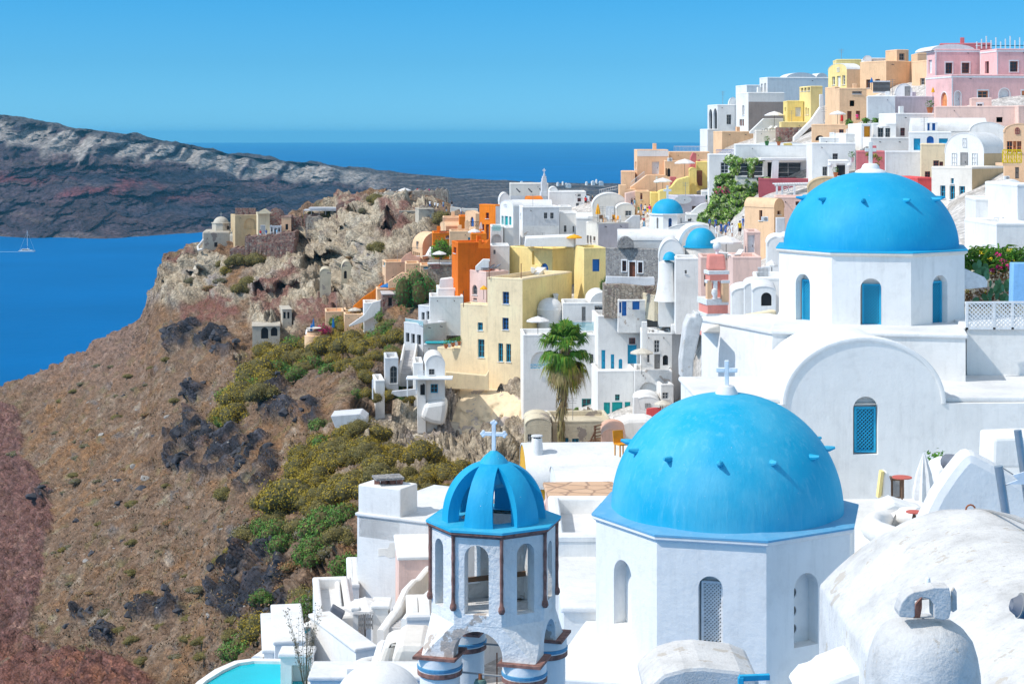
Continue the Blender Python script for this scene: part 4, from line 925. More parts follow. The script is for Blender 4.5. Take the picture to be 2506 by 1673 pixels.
block('brown wooden lattice trellis on the ochre yellow house',[(803,445),(803,342),(856,342),(856,490),(820,490)],175,.1,'pbrown',name='trellis',cat='trellis',bevel=0)
H('peach terrace building with orange shadow under the picket railing',830,840,915,250,300,'apricot',6,D=181)
block('dusty red planter wall under the cream parasol',[(550,480),(550,402),(608,402),(608,480)],174.5,1.,'rose',name='planter',cat='planter')
H('long beige street house beside the crowd of visitors',212,216,350,545,720,'peach',14,wins=[(1,213,590,220,650,'O'),(2,262,560,282,620,'W.red')],D=176)
H('yellow-ochre wall house at the street bend',350,362,450,560,700,'yellow',10,D=172)
r=thing('shop','grey-lilac shop with an oval sign under the yellow garden wall','shop')
f=H('grey-lilac shop with a blank oval sign under the yellow garden wall',525,620,888,590,770,'lilac',14,wins=[(2,757,682,800,722,'W.brown')],D=164,name='shop',cat='shop',roofcol='lightblue'); bpy.data.objects.remove(r)
o=MB().mat('pwhite'); P0=Z(672,622,164); c=[P0+Vector((1.15*math.cos(a),-.12+.29*math.cos(a),.55*math.sin(a))) for a in [2*math.pi*k/24 for k in range(24)]]; o.prism(c,(0,.08,0)); s_=o.build('sign_board',f['root']); s_.location=-f['root'].location
f=H('small white building with teal door under the bougainvillea',692,700,905,765,860,'white',8,wins=[(2,718,805,752,862,'W.grey')],D=157)
block('swept white parapet wall behind the small blue-domed church',[(740,790),(745,745),(790,700),(850,660),(905,650),(905,800)],160,.5,'white')
H('white building with teal shopfront left of the bougainvillea',845,850,960,545,700,'white',8,wins=[(2,888,578,935,620,'W.teal')],D=167)
# big white complex with veranda
H('white house corner with a framed veranda, behind the bougainvillea',905,922,1165,192,600,'white',8,wins=[(2,1030,262,1110,370,'W'),(1,908,450,916,520,'O')],D=163)
reg('1')
f=H('long white house with vaulted roofs and a shaded glass veranda',280,292,835,800,1060,'white',6,wins=[(2,300,925,490,1025,'W'),(2,520,925,560,1030,'O'),(2,575,925,760,1034,'W')],D=155)
topvault(f,432,700,806,name='vault_roof',L=5); topvault(f,610,790,812,L=5,off=1.)
r=thing('veranda','white flat canopy over the shaded veranda of the long white house','veranda'); a=Z(470,912,151.5); b=Z(830,912,151.5); mb=MB().mat('white'); mb.obox(a,b-a,(0,4,0),(0,0,.35)); mb.build('canopy',r,bevel=.05)
for x in (563,): q=Z(x,912,151.5); mb=MB().mat('white'); mb.obox(q-Vector((.4,0,6)),(.8,0,0),(0,.5,0),(.25,0,6)); mb.build('post',r)
reloc(r)
H('wide white house with a rounded left shoulder and small dark windows',795,838,1146,792,1060,'white',14,wins=[(2,984,862,1022,910,'W.grey'),(2,912,956,946,1020,'W.grey')],D=147)
H('white box room on the roof of the wide white house',886,898,1092,752,800,'white',8,D=152)
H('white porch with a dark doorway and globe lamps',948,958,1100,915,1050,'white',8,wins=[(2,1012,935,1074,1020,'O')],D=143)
for i,x in enumerate((960,1100)):
    mb=MB().mat('pwhite'); p=Z(x+6,945,142.3); mb.rev(p,[(.01,-.3),(.22,-.2),(.3,0),(.22,.2),(.01,.3)],12); single(mb,'globe_lamp',('left','right')[i]+' white globe lamp on the porch of the wide white house','lamp',smooth=True)
reg('2')
H('dusty red garden wall house behind the white pergola',1390,1400,2010,425,640,'dustred',8,wins=[],D=150)
block('dusty red swept wall end right of the pergola',[(1985,430),(2000,405),(2060,370),(2092,365),(2092,430)],148,.6,'rose')
r=thing('pergola','white pergola with dreamcatchers against the dusty red wall','pergola')
for x in (1572,1622,1740): q=Z(x,610,144); mb=MB().mat('pwhite'); mb.obox(q-Vector((.1,0,1)),(.2,0,0),(0,.2,0),(0,0,Z(0,485,144).z-q.z+1)); mb.build('post',r)
mb=MB().mat('pwhite'); a=Z(1552,492,144); b=Z(1935,484,146); mb.obox(a,b-a,(0,.12,0),(0,0,.18))
for k in range(16): mb.obox(a+(b-a)*(k+.3)/16+Vector((0,-.6,.18)),(.18,0,0),(0,3,0),(0,0,.12))
mb.build('slatted_top',r)
for x in (1650,1712): 
    mb=MB().mat('pwhite'); c=Z(x,522,144.3)
    for q in (.42,.2): mb.tube([c+Vector((q*math.cos(a),0,q*math.sin(a))) for a in [2*math.pi*k/16 for k in range(17)]],.04,4,cap=False)
    mb.build('dreamcatcher',r)
reloc(r)
H('lilac and peach vaulted house behind the tall upper dome',1545,1555,2000,600,1000,'lightpink',10,wins=[(2,1750,638,1784,676,'W.brown')],D=128)
H('tan arched chapel roof left of the upper dome',1858,1868,2250,520,760,'tan',10,roof='v2',apex=412,D=118,ext=2)
H('peach round-shouldered house with an air conditioner and small windows',1262,1545,1640,700,1100,'peach',38,roof='v2',apex=612,wins=[(1,1400,722,1431,820,'W.brown'),(2,1576,728,1608,764,'W.brown')],D=122)
aircon('air conditioner on the peach round-shouldered house',1455,828,62,119)
block('white louvred cabinet beside the peach round-shouldered house',[(1566,980),(1566,792),(1650,792),(1650,965)],118,.6,'palegrey',name='cabinet',cat='cabinet')
H('lilac-pink gate block with an ornate white double door',1252,1282,1412,935,1180,'lightpink',-4,wins=[(2,1284,958,1358,1166,'D.white')],D=112)
H('white vaulted house with a tiny window beside the upper dome',1470,1480,1700,1060,1260,'white',8,roof='v2',apex=975,wins=[(2,1588,1022,1635,1068,'W')],D=98)
umbrella('white parasol half hidden by the left edge of the upper dome',1640,925,1010,150,D=96)
H('lilac terrace wall house under the large cream parasol',1100,1150,1420,1175,1490,'lightpink',20,D=108)
H('pinkish flat house behind the pink bell tower',820,845,1110,1178,1520,'lightpink',14,wins=[(2,875,1340,900,1450,'O')],D=118)
umbrella('large cream parasol over the lounge terrace above the pink bell tower',1085,968,1150,322,D=113,col='canvas')
umbrella('small cream parasol left of the lounge terrace rail, under the peach house',1522,1200,1350,120,D=92)
lounger('cream lounge chair under the large cream parasol',1180,1180,110,.8,col='canvas'); lounger('cream lounge chair beside the white finial of the bell tower',1060,1160,112,2.2,col='canvas')
H('white low house with a lattice screen in front of the upper dome drum',1345,1352,1620,1375,1600,'white',4,D=86)
b_=MB().mat('pwhite'); a=Z(1388,1370,87); b=Z(1492,1365,87)
for k in range(9): b_.obox(a+(b-a)*k/8,(.05,0,0),(0,.05,0),(0,0,ss(95)*mpp(87))); b_.obox(a+Vector((0,0,ss(95)*mpp(87)*k/8)),b-a,(0,.05,0),(0,0,.05))
single(b_,'lattice_screen','white lattice screen on the low white house beside the drum','screen')
block('terrace back wall of cream stone beside the lounge parasol',[(1000,1100),(1000,930),(1110,990),(1250,1050),(1250,1180),(1000,1180)],116,.5,'offwhite')
H('white vaulted house with an arched window at the foot of the drum',1250,1262,1480,1470,1640,'white',8,roof='v2',apex=1380 if False else 1420,wins=[],D=84)
H('white arched alcove house left of the tall drum',1330,1340,1560,1500,1640,'white',4,roof='v2',apex=1455,wins=[(2,1420,1510,1520,1640,'aO')],D=78)
H('white vaulted house right of the pink bell tower',1120,1140,1390,1530,1700,'white',14,roof='v2',apex=1470,wins=[(2,1258,1545,1320,1600,'W')],D=88)
# small blue domed church
def drum(c,Rr,z0,z1,a0,mat,parent,windows,ledge=.12,t=.2,n=8,name='drum'):
    mb=MB().mat(mat); hs=[]
    for k in range(n):
        a=a0+2*math.pi*k/n; b=a0+2*math.pi*(k+1)/n
        A=Vector((c.x+Rr*math.sin(a),c.y-Rr*math.cos(a),z0)); B=Vector((c.x+Rr*math.sin(b),c.y-Rr*math.cos(b),z0)); U=(B-A).normalized(); W=(B-A).length
        hk=[]
        for (kk,u0,v0,u1,v1,arch,kind,cc,off) in windows:
            if kk==k: hk.append((u0*W,v0*(z1-z0),u1*W,v1*(z1-z0),arch)); hs.append((A,U,hk[-1],kind,cc))
        wallface(mb,A,U,W,z1-z0,hk,t)
    o=mb.build(name,parent)
    for (A,U,Hh,kind,cc) in hs: opening(parent,A,U,Hh,kind,cc,t,wallcol=mat)
    return o
def octring(c,R0,R1,z0,z1,a0,n=8):
    return [[Vector((c.x+r*math.sin(a0+2*math.pi*k/n),c.y-r*math.cos(a0+2*math.pi*k/n),z)) for k in range(n)] for r,z in ((R0-.3,z0),(R1,z0),(R1,z1),(R0-.3,z1+.02))]
def dome(c,r,h,mat,parent,p=1.0,n=64,m=24,name='dome',zb=0.):
    mb=MB().mat(mat); prof=[(r*math.cos(math.pi/2*k/m)**p,h*math.sin(math.pi/2*k/m)) for k in range(m)]+[(.001,h)]
    if zb: prof=[(r*1.0,-zb)]+prof
    mb.rev(c,prof,n); return mb.build(name,parent,smooth=True)
def cross(c,h,mat,parent,wd=.6,th=.1,ang=0,style='plain',name='cross'):
    mb=MB().mat(mat); U=Vector((math.cos(ang),math.sin(ang),0)); V=Vector((-math.sin(ang),math.cos(ang),0)); Zv=Vector((0,0,1)); b=h*.16 if style=='plain' else h*.13
    mb.obox(c-U*b/2-V*th/2,U*b,V*th,Zv*h); zc=c+Zv*(h*.56); w_=h*wd
    mb.obox(zc-U*w_/2-V*(th/2),U*(w_/2-b/2),V*th,Zv*b); mb.obox(zc+U*b/2-V*(th/2),U*(w_/2-b/2),V*th,Zv*b)
    if style=='bud':
        for q,e in ((zc-U*w_/2+Zv*b/2,-U),(zc+U*w_/2+Zv*b/2,U),(c+Zv*h,Zv)):
            s=Zv if e is not Zv else U
            for off in (e*b*.35,s*b*.5,-s*b*.5):
                p=q+off; n=12; mb.prism([p+U*(b*.42*math.cos(2*math.pi*k/n))+Zv*(b*.42*math.sin(2*math.pi*k/n))-V*th*.55 for k in range(n)],V*th*1.1)
    return mb.build(name,parent,bevel=.012)
Dc=148.; C=Z(522,742,Dc); g=thing('church','small white church with a blue dome on an octagonal drum, mid village','church')
Rr=ss(172)*mpp(Dc)*1.02; z1=Z(0,752,Dc).z; z0=Z(0,925,Dc).z; c=Vector((C.x,C.y,0))
drum(c,Rr,z0,z1,R(-67.5+4),'white',g,[(1,.38,.25,.62,.78,True,'W','blue',0),(2,.42,.2,.58,.8,True,'O','',0),(0,.42,.2,.58,.8,True,'O','',0)],t=.25)
mb=MB().mat('white'); mb.grid(octring(c,Rr,Rr+.14,z1-.14,z1,R(-63.5)),closed=True); mb.build('ledge',g)
dome(Vector((c.x,c.y,z1)),ss(150)*mpp(Dc),ss(140)*mpp(Dc),'dome_blue',g,p=.92); cross(Vector((c.x,c.y,z1+ss(138)*mpp(Dc))),1.6,'pwhite',g)
reloc(g)
H('white church base under the small blue dome',282,350,720,905,1060,'white',8,D=150)
f=H('white barrel-vaulted nave running from the grey stone gable to the blue apse',40,46,660,1010,1120,'roof_white',6,roof='v1',apex=905,D=141)
H('white rounded vault behind the large blue half dome',500,510,1000,940,1100,'roof_white',4,roof='v2',apex=852,D=146)
D2=136.; g=thing('church_apse','white apse with a large blue half dome, right of the small church','apse'); C=Z(845,1078,D2); r_=ss(152)*mpp(D2)
dome(C,r_,ss(188)*mpp(D2),'dome_blue',g,p=.9); mb=MB().mat('white'); mb.rev(C,[(r_*.92,-7.5),(r_*.95,-2.),(r_+.05,-.25),(r_+.05,0),(r_-.3,0)],40); mb.build('apse_wall',g,smooth=True)
mb=MB().mat('dome_blue'); mb.rev(C,[(r_-.1,0),(r_+.22,0),(r_+.22,.12),(r_-.1,.16)],40); mb.build('ledge',g,smooth=True)
# white hood arch behind the half dome
mb=MB().mat('white'); n=24; Ro=ss(190)*mpp(D2); Ri=r_+.05; hz=ss(215)*mpp(D2); hi=ss(198)*mpp(D2); q=C+Vector((-.3,.6,0))
A=[q+Vector((-Ro*math.cos(math.pi*k/n),0,hz*math.sin(math.pi*k/n))) for k in range(n+1)]; B=[q+Vector((-Ri*math.cos(math.pi*k/n),0,hi*math.sin(math.pi*k/n))) for k in range(n+1)]
mb.grid([B,A,[p+Vector((0,4.5,0)) for p in A]]); mb.grid([[p+Vector((0,1.,0)) for p in B],B]); mb.build('hood_arch',g,smooth=True); reloc(g)
f=H('white church side with a small blue niche dome, beside the grey stone house',432,440,680,1200,1480,'white',6,roof='v2',apex=1005,wins=[(2,572,1238,592,1272,'W.grey')],D=133)
g=f['root']; D2=131.6; C=Z(545,1197,D2); r_=ss(66)*mpp(D2); o=dome(C,r_,ss(78)*mpp(D2),'dome_blue',g,name='niche_dome'); o.location=-g.location
mb=MB().mat('white'); q=Z(500,1500,131.5); h=Z(0,1200,131.5).z-q.z; mb.rev(Z(512,1500,132),[(1.3,-1),(1.05,0),(.85,h*.5),(.8,h*.93),(.3,h)],18,cap=True); single(mb,'buttress','smooth round white buttress under the small blue niche dome','buttress',smooth=True)
H('white flat-roofed house with one square window, right of the niche dome',585,602,822,1188,1540,'white',10,wins=[(2,688,1296,708,1330,'W.grey')],D=129)
# pink bell tower
def pink_tower():
    D=96.; g=thing('bell_tower','pink bell tower with white ledges and small arched openings','bell tower'); k=mpp(D); th=R(10)
    def lvl(x0,x1,y0,y1,mat,name,ext=0.,dep=None,bev=.02):
        w_=ss(x1-x0)*k; c=Z((x0+x1)/2,y1,D); mb=MB().mat(mat); mb.box((c.x,c.y+(w_/2 if dep is None else dep/2),c.z),w_,dep or w_*.8,ss(y1-y0)*k,th); return mb.build(name,g,bevel=bev)
    c=Z(1000,1300,D); w0=ss(184)*k; w1=ss(160)*k; hh=ss(150)*k; cy=c.y+.95
    mb=MB().mat('coralpink'); b=[Vector((c.x+sx_*w0/2,cy+sy_*w0*.4,c.z)) for sx_,sy_ in ((-1,-1),(1,-1),(1,1),(-1,1))]; t_=[Vector((c.x+sx_*w1/2,cy+sy_*w0*.3,c.z+hh)) for sx_,sy_ in ((-1,-1),(1,-1),(1,1),(-1,1))]
    mb.add(b+t_,[(3,2,1,0),(4,5,6,7),(0,1,5,4),(1,2,6,5),(2,3,7,6),(3,0,4,7)]); mb.build('cap',g,bevel=.15,seg=3)
    mb=MB().mat('pwhite'); mb.rev(Vector((c.x+.1,cy,c.z+hh-.05)),[(.14,0),(.12,.25),(.2,.32),(.33,.55),(.33,.75),(.2,.98),(.01,1.05)],14); mb.build('finial',g,smooth=True)
    lvl(900,1105,1302,1338,'pwhite','upper_ledge',dep=w0*.95)
    lvl(912,1098,1338,1395,'coralpink','frieze',dep=w0*.85)
    # three piers with arched gaps: thin pillars
    for (x0,x1) in ((898,945),(962,1000),(1040,1108)):
        lvl(x0,x1,1395,1600,'apricot' if x0!=962 else 'pwhite','pillar',dep=.5 if x0!=962 else .3)
    mb=MB().mat('dustred' if False else 'coralpink'); q=Z(905,1600,D+1.1); mb.obox(q,(ss(190)*k,0,0),(0,.3,0),(0,0,ss(205)*k)); mb.build('back_wall',g)
    lvl(892,948,1392,1422,'pwhite','capital',dep=.65); lvl(1035,1115,1392,1422,'pwhite','capital',dep=.65)
    lvl(936,1055,1385,1400,'pwhite','arch_band',dep=.2)
    reg('5')
    lvl(1420,1590,518,562,'pwhite','middle_ledge',dep=2.6); lvl(1430,1586,562,625,'coralpink','middle_block',dep=2.3); lvl(1418,1596,625,655,'pwhite','lower_ledge',dep=2.6); lvl(1428,1590,655,800,'coralpink','base_block',dep=2.3)
    mb=MB().mat('pwhite'); mb.rev(Z(1503,518,D-.1),[(.16,0),(.12,.2),(.25,.45),(.2,.75),(.01,.85)],12); mb.build('urn',g,smooth=True)
    reg('2'); reloc(g)
pink_tower()
# ================================================================ crop 3: middle of the village
reg('3')
H('tall off-white church wall with three rain spouts, against the sea',812,822,1205,208,420,'offwhite',6,D=202,wins=[(2,822,325,1203,400,'P.palegrey')])
for i,x in enumerate((885,1005,1118)):
    mb=MB().mat('iron'); p=Z(x,255,201); mb.tube([p,p+Vector((.5,-.9,-.5))],.12,5); single(mb,'rain_spout',('left','middle','right')[i]+' dark rain spout on the tall off-white church wall','rain spout','rain spouts on the church wall')
g=thing('bell_tower','slender pale blue bell tower in front of the sea','bell tower'); kk=mpp(199)/4.1255
for x0,x1,y0,y1,n_ in ((1122,1190,285,330,'base'),(1132,1186,180,285,'shaft'),(1138,1184,150,180,'upper_stage'),(1143,1181,128,150,'belfry'),(1153,1172,105,128,'cap')):
    mb=MB().mat('palegrey'); mb.box(Z((x0+x1)/2,y1,199),(x1-x0)*kk,(x1-x0)*kk,(y1-y0)*kk,R(12)); mb.build(n_,g,bevel=.05)
cross(Z(1162,106,199),.9,'pwhite',g,th=.08); reloc(g)
H('white round-gabled house behind the teal door house',700,712,820,395,430,'white',10,roof='v2',apex=300,D=196)
H('long white wing right of the slender bell tower, with a dark red window',1205,1215,1585,288,470,'white',6,wins=[(2,1500,308,1532,333,'W.grey'),(2,1498,350,1534,386,'W.red'),(2,1484,400,1513,430,'W.grey')],D=192)
f=H('small white vault on the long white wing',1205,1212,1300,290,300,'white',6,roof='v2',apex=240,D=195)
H('small orange vaulted roof room beside the slender bell tower',968,1010,1148,372,385,'orange',20,roof='v1',apex=330,D=190)
f=H('white vaulted house with a teal door and two teal shutters',720,850,948,440,760,'white',42,roof='v1',apex=372,wins=[(1,757,404,787,439,'W'),(1,762,531,796,664,'D.teal'),(1,731,529,753,616,'S.teal'),(1,806,536,831,622,'S.teal')],D=174)
H('grey-shaded white cube house with two windows and a stained base',912,945,1316,442,780,'white',10,wins=[(2,1160,497,1194,558,'W.grey'),(2,1224,497,1258,558,'W.grey'),(2,947,630,1313,745,'P.worn_white'),(1,918,500,930,545,'W')],D=168,col2='palegrey')  # front of the white cube coloured grey: shade carried by the colour
H('long white vault lying behind the grey-shaded cube house',835,840,1240,440,500,'roof_white',6,roof='v1',apex=368,D=178)
H('round white water tank house behind the stained cube house',1300,1318,1440,440,520,'white',10,D=182)
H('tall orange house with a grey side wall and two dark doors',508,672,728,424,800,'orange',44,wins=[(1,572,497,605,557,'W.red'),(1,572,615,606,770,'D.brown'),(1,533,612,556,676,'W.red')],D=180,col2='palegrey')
H('white archway block with a teal balcony, right of the tall orange house',618,628,750,640,900,'white',8,wins=[(2,634,715,730,850,'aN')],D=166)
rail('teal balcony railing on top of the white archway block',640,682,724,682,56,D=165,col='pteal',n=8,style='cross')
H('white rounded stair turret under the teal door',745,760,850,650,820,'white',14,D=167)
H('narrow white house with one small window under the archway block',612,622,812,835,1090,'white',10,wins=[(2,650,872,671,915,'W.grey')],D=160)
block('low white sloping wall at the foot of the orange house',[(468,1080),(468,1040),(545,965),(615,968),(615,1080)],157,.8,'white')
f=H('large bright orange house with one small dark window, front of the orange group',230,292,618,802,1110,'deeporange',14,wins=[(1,247,845,273,906,'W.red')],D=158)
H('orange upper terrace room behind the large orange house',418,428,580,712,830,'orange',10,D=163)
block('orange stepped parapet rising to the right of the large orange house',[(500,860),(500,770),(530,770),(535,815),(580,800),(618,735),(618,860)],157.5,.5,'deeporange')
reg('D')
H('peach barrel-vaulted house with small square windows, left of the green tree',658,808,1188,1010,1150,'peach',34,roof='v2',apex=778,wins=[(1,670,1058,686,1120,'W.grey'),(1,693,1063,710,1120,'W.grey'),(1,718,1070,738,1120,'W.grey'),(1,748,1076,768,1120,'W.grey'),(1,722,905,745,1012,'W.grey')],D=190,col2='apricot')
H('peach house with a rounded roof above the barrel-vaulted peach house',1070,1152,1428,690,790,'peach',20,roof='v1',apex=622,D=198)
H('peach roof room with an arched blue door on the orange terraces',1438,1592,1646,505,720,'peach',46,roof='v1',apex=455,wins=[(1,1515,545,1566,690,'aS.blue')],D=190)
H('orange recessed house between the peach roof room and the rounded peach roof',1345,1352,1492,545,700,'orange',10,D=196)
H('low peach terrace with orange niches under the stone heap',1105,1112,1362,562,650,'apricot',8,D=200)
H('peach terrace house with stepped chimneys behind the green tree',1200,1212,1530,765,960,'peach',8,wins=[(2,1480,850,1512,920,'D.cyan')],D=176)
block('peach pillar chimney with a pointed top above the stepped terrace',[(1432,860),(1432,620),(1458,590),(1490,620),(1490,860)],177,.9,'peach',name='chimney',cat='chimney')
H('orange box terrace with a blue door under the white orange-house parasol',950,960,1210,790,960,'orange',10,wins=[(2,1150,820,1200,862,'W.grey')],D=186)
rail('dark iron balcony rail beside the arched blue door',1500,695,1645,695,76,D=184,col='iron',n=5,style='cross')
rail('dark iron balcony rail on the orange box terrace',1062,795,1205,790,38,D=185,col='iron',n=6,style='cross')
umbrella('white parasol on the orange box terrace in front of the tall orange house',1572,725,830,195,D=165,col='canvas')
umbrella('closed pink parasol in front of the tall orange house',1672,618,800,56,D=164,closed=True,col='canvas_pink')
umbrella('white parasol beside the green tree left of the large orange house',1056,1050,1222,215,D=171,col='canvas')
block('white cafe terrace wall left of the large orange house',[(880,1250),(880,1222),(1235,1218),(1235,1250)],171.5,.6,'white')
mb=MB().mat('stone_mix'); a=Z(890,1330,172); mb.obox(a-Vector((0,0,7)),(19,0,0),(0,4,0),(0,0,8.2)); mb2=mb; single(mb,'retaining_wall','long rubble wall under the cafe terrace and the large orange house','wall')
mb=MB().mat('canvas'); A=Z(760,1135,178); B=Z(920,985,186); C_=Z(985,1010,182); mb.grid([[A,(A+B)/2-Vector((0,0,.7)),B],[(A+C_)/2-Vector((0,0,.5)),(A+B+C_)/3-Vector((0,0,.6)),(B+C_)/2],[C_-Vector((0,0,2.2)),C_-Vector((0,0,1.2)),C_]]); single(mb,'shade_sail','white shade sail left of the green tree','shade sail')
f=H('tall salmon house with a flat roof beside the cliff',216,264,560,1218,1700,'peach',16,wins=[(1,228,1205,255,1270,'W.cyan'),(2,362,1430,412,1460,'W.grey'),(1,230,1410,245,1560,'O')],D=188,col2='apricot')
H('peach curved house with a terrace, right of the tall salmon house',545,560,765,1240,1420,'peach',10,D=182)
block('peach wall with a swept top rising behind the tall salmon house',[(490,1220),(490,1170),(560,1100),(640,1060),(660,1110),(780,1150),(780,1240),(600,1240)],186,.8,'salmon')
block('peach stepped garden wall under the curved peach house',[(300,1600),(300,1500),(370,1455),(500,1370),(610,1390),(610,1600)],180,1.5,'apricot')
H('peach kiosk with a blue window under the shade sail',770,778,920,1268,1330,'peach',8,wins=[(2,822,1285,905,1312,'W.cyan')],D=177)
rail('dark red cafe railing on the rubble wall',925,1315,1062,1310,66,D=170.5,col='pred',n=11)
# cliff top fortress
mb=MB().mat('stone_mix')
def wallrun(label,pts,D0,dep,mat='stone_mix',h0=None,cat='ruined wall',name='ruined_wall',seed=1,base=None):
    """rubble wall with a broken top edge; pts are top points, base is the foot row"""
    rng=np.random.RandomState(seed); mb=MB().mat(mat); P=[]
    for i in range(len(pts)-1):
        (x0,y0),(x1,y1)=pts[i],pts[i+1]; n=max(1,int(abs(x1-x0)/12))
        for k in range(n): P.append((x0+(x1-x0)*k/n,y0+(y1-y0)*k/n+rng.uniform(-3,3)))
    P.append(pts[-1]); fr=[Z(x,y,D0) for x,y in P]; zb=Z(pts[0][0],base,D0).z-2
    bt=[Vector((p.x,p.y,zb)) for p in fr]; md=[p.lerp(q,.5)+Vector((0,rng.uniform(-.06,.06),0)) for p,q in zip(fr,bt)]
    up=[p+Vector((0,dep,rng.uniform(-.3,.3))) for p in fr]
    mb.grid([bt,md,fr,up,[Vector((p.x,p.y,zb)) for p in up]]); mb.add([bt[0],fr[0],up[0],Vector((up[0].x,up[0].y,zb))],[(0,1,2,3)]); mb.add([bt[-1],fr[-1],up[-1],Vector((up[-1].x,up[-1].y,zb))],[(3,2,1,0)])
    return single(mb,name,label,cat)
wallrun('ruined fortress wall of brown rubble at the top of the cliff',[(648,190),(700,168),(950,182),(1000,150),(1080,138),(1120,160),(1178,172),(1184,250),(1186,330)],228,8,base=440,seed=3)
wallrun('low rubble parapet behind the standing visitors on the cliff top',[(440,160),(560,150),(655,168)],236,3,base=250,seed=4)
wallrun('round-topped rubble bastion left of the fortress wall',[(195,240),(230,200),(300,185),(420,188),(455,215)],231,5,base=350,seed=5,mat='castle_plaster')
wallrun('lower rubble wall right of the fortress visitors',[(745,420),(800,398),(900,400),(985,440),(1100,470),(1210,500),(1290,520),(1440,525)],217,6,base=620,seed=6)
f=H('grey plastered ruin with a pale door, below the fortress wall',700,755,975,440,760,'castle_plaster',12,roof='slab',wins=[(2,877,515,937,646,'D.white'),(1,575,440,628,530,'O')],D=215,name='ruined_house')
H('tan ruined house front with a square hole, left of the grey plastered ruin',455,470,735,470,640,'castle_plaster',4,roof='slab',wins=[(2,570,455,630,530,'O')],D=221,name='ruined_house',ext=8)
block('whitewashed wall running below the far terraces, right of the fortress',[(1215,480),(1220,398),(1440,425),(1560,425),(1625,430),(1625,500)],214,1.,'offwhite')
umbrella('white parasol on the very top of the cliff among visitors',545,122,250,195,D=232,col='canvas')
block('white stair landing beside the visitors on the cliff top',[(528,330),(528,320),(590,285),(650,285),(650,335)],229,2.,'white')
# crop 3 right part
reg('3')
H('white terraced house with two dark openings right of the stained cube',1312,1320,1500,502,720,'white',6,wins=[(2,1361,626,1387,692,'W.grey'),(2,1450,632,1467,692,'W.grey')],D=170)
H('white vaulted room beside the cafe terrace',1478,1486,1650,560,720,'white',6,roof='v1',apex=498,D=168)
f=H('cream arched gable house with a small red window, above the cafe terrace',1640,1650,2008,440,600,'offwhite',4,roof='v2',apex=303,wins=[(2,1785,432,1870,568,'D.white'),(2,1672,430,1692,500,'O')],D=178)
H('small cream vaulted house with a wide window right of the arched gable house',1885,1892,2078,462,600,'offwhite',8,roof='v2',apex=408,wins=[(2,1978,475,2046,530,'W')],D=174)
f=H('cream cafe terrace block with lilac shaded wall and three small openings',1588,1708,2015,605,860,'offwhite',26,wins=[(1,1592,725,1611,808,'W.brown'),(1,1622,730,1640,805,'W.brown'),(1,1658,738,1679,782,'W.brown')],D=160,col2='lilac')  # lilac second wall holds the shade of the cream block in its colour
block('lilac ramp wall beside the street visitors',[(1965,700),(1965,600),(2060,525),(2132,525),(2132,720)],164,1.,'palegrey')
umbrella('closed orange parasol on the cream cafe terrace',1705,405,590,52,D=166,closed=True,col='canvas_orange')
umbrella('open orange parasol behind the yellow house',1466,716,830,166,D=156,col='canvas_orange')
umbrella('small orange parasol half hidden by the beige tower',552,1232,1330,80,D=151,col='canvas_orange')
rail('thin steel railing on the cream cafe terrace',1610,600,1710,605,60,D=160,n=8,col='pgrey'); 
for i,(x,y) in enumerate([(1735,592),(1775,596),(1812,598),(1850,600),(1890,600),(1925,598),(1790,585),(1870,588)]): chair('cafe chair on the cream terrace, '+('first','third','fourth','fifth','seventh','eighth','second','sixth')[i]+' right of the orange parasol',x,y,161+(i%2)*1.5,i*1.3,col=('wood','pochre','pwhite')[i%3],group='cafe chairs on the cream terrace')
rail('white tubular handrail above the arched gable house',1720,300,1900,262,34,D=186,n=8)
block('long white parapet roof behind the yellow house',[(965,840),(975,755),(1300,740),(1480,735),(1480,840)],156,5.,'white')
# yellow house
H('pale yellow house with an arched blue door and a narrow stair slot',812,1245,1490,872,1360,'paleyellow',42,wins=[(1,1127,1006,1203,1136,'aS.blue'),(1,1052,1108,1094,1140,'S.blue'),(1,1040,885,1098,1025,'N')],D=157)
H('pale yellow house wing with blue shutters, right end of the yellow house',1466,1565,1784,858,1350,'paleyellow',22,wins=[(2,1650,966,1722,1090,'S.blue'),(2,1474,1268,1500,1305,'O')],D=153,col2='yellow2' if False else None)
stairs('white steps inside the pale yellow terrace',1020,1110,154.5,1095,1045,156,w=1.2,n=8,wall=False)
block('white curved stair cheek below the arched blue door',[(1028,1110),(1028,1048),(1070,1055),(1075,1080),(1055,1110)],154,.5,'white')
reg('4')
f=H('tall beige tower house with four windows and a yellow side wall, centre of the picture',918,1187,1565,262,1170,'beige',60,wins=[(1,1034,357,1084,451,'W.blue'),(1,1032,556,1081,649,'W.blue'),(1,1001,752,1038,892,'W.cyan'),(1,1061,756,1099,895,'W.cyan')],D=146,col2='paleyellow')
H('middle step of the beige house with two grey-green windows',712,930,1000,464,1170,'beige',60,wins=[(1,842,592,883,653,'W.cyan'),(1,844,721,895,861,'W.cyan')],D=148.)
H('lowest left step of the beige house with a potted terrace',535,722,800,798,1130,'beige',60,D=149.4)
block('cream plaster ledge across the foot of the beige house',[(592,1100),(596,972),(905,1000),(930,960),(930,1110)],145.6,.9,'beige',yaw=-44 if False else 0)
for i,(x,col) in enumerate([(600,'terracotta'),(628,'pwhite'),(655,'terracotta'),(682,'pwhite'),(700,'terracotta')]): pot(('small pot on the lowest beige terrace, '+('first','second','third','fourth','fifth')[i]+' from the left'),x,790-i*6,149.5,col=col,s=1.1)
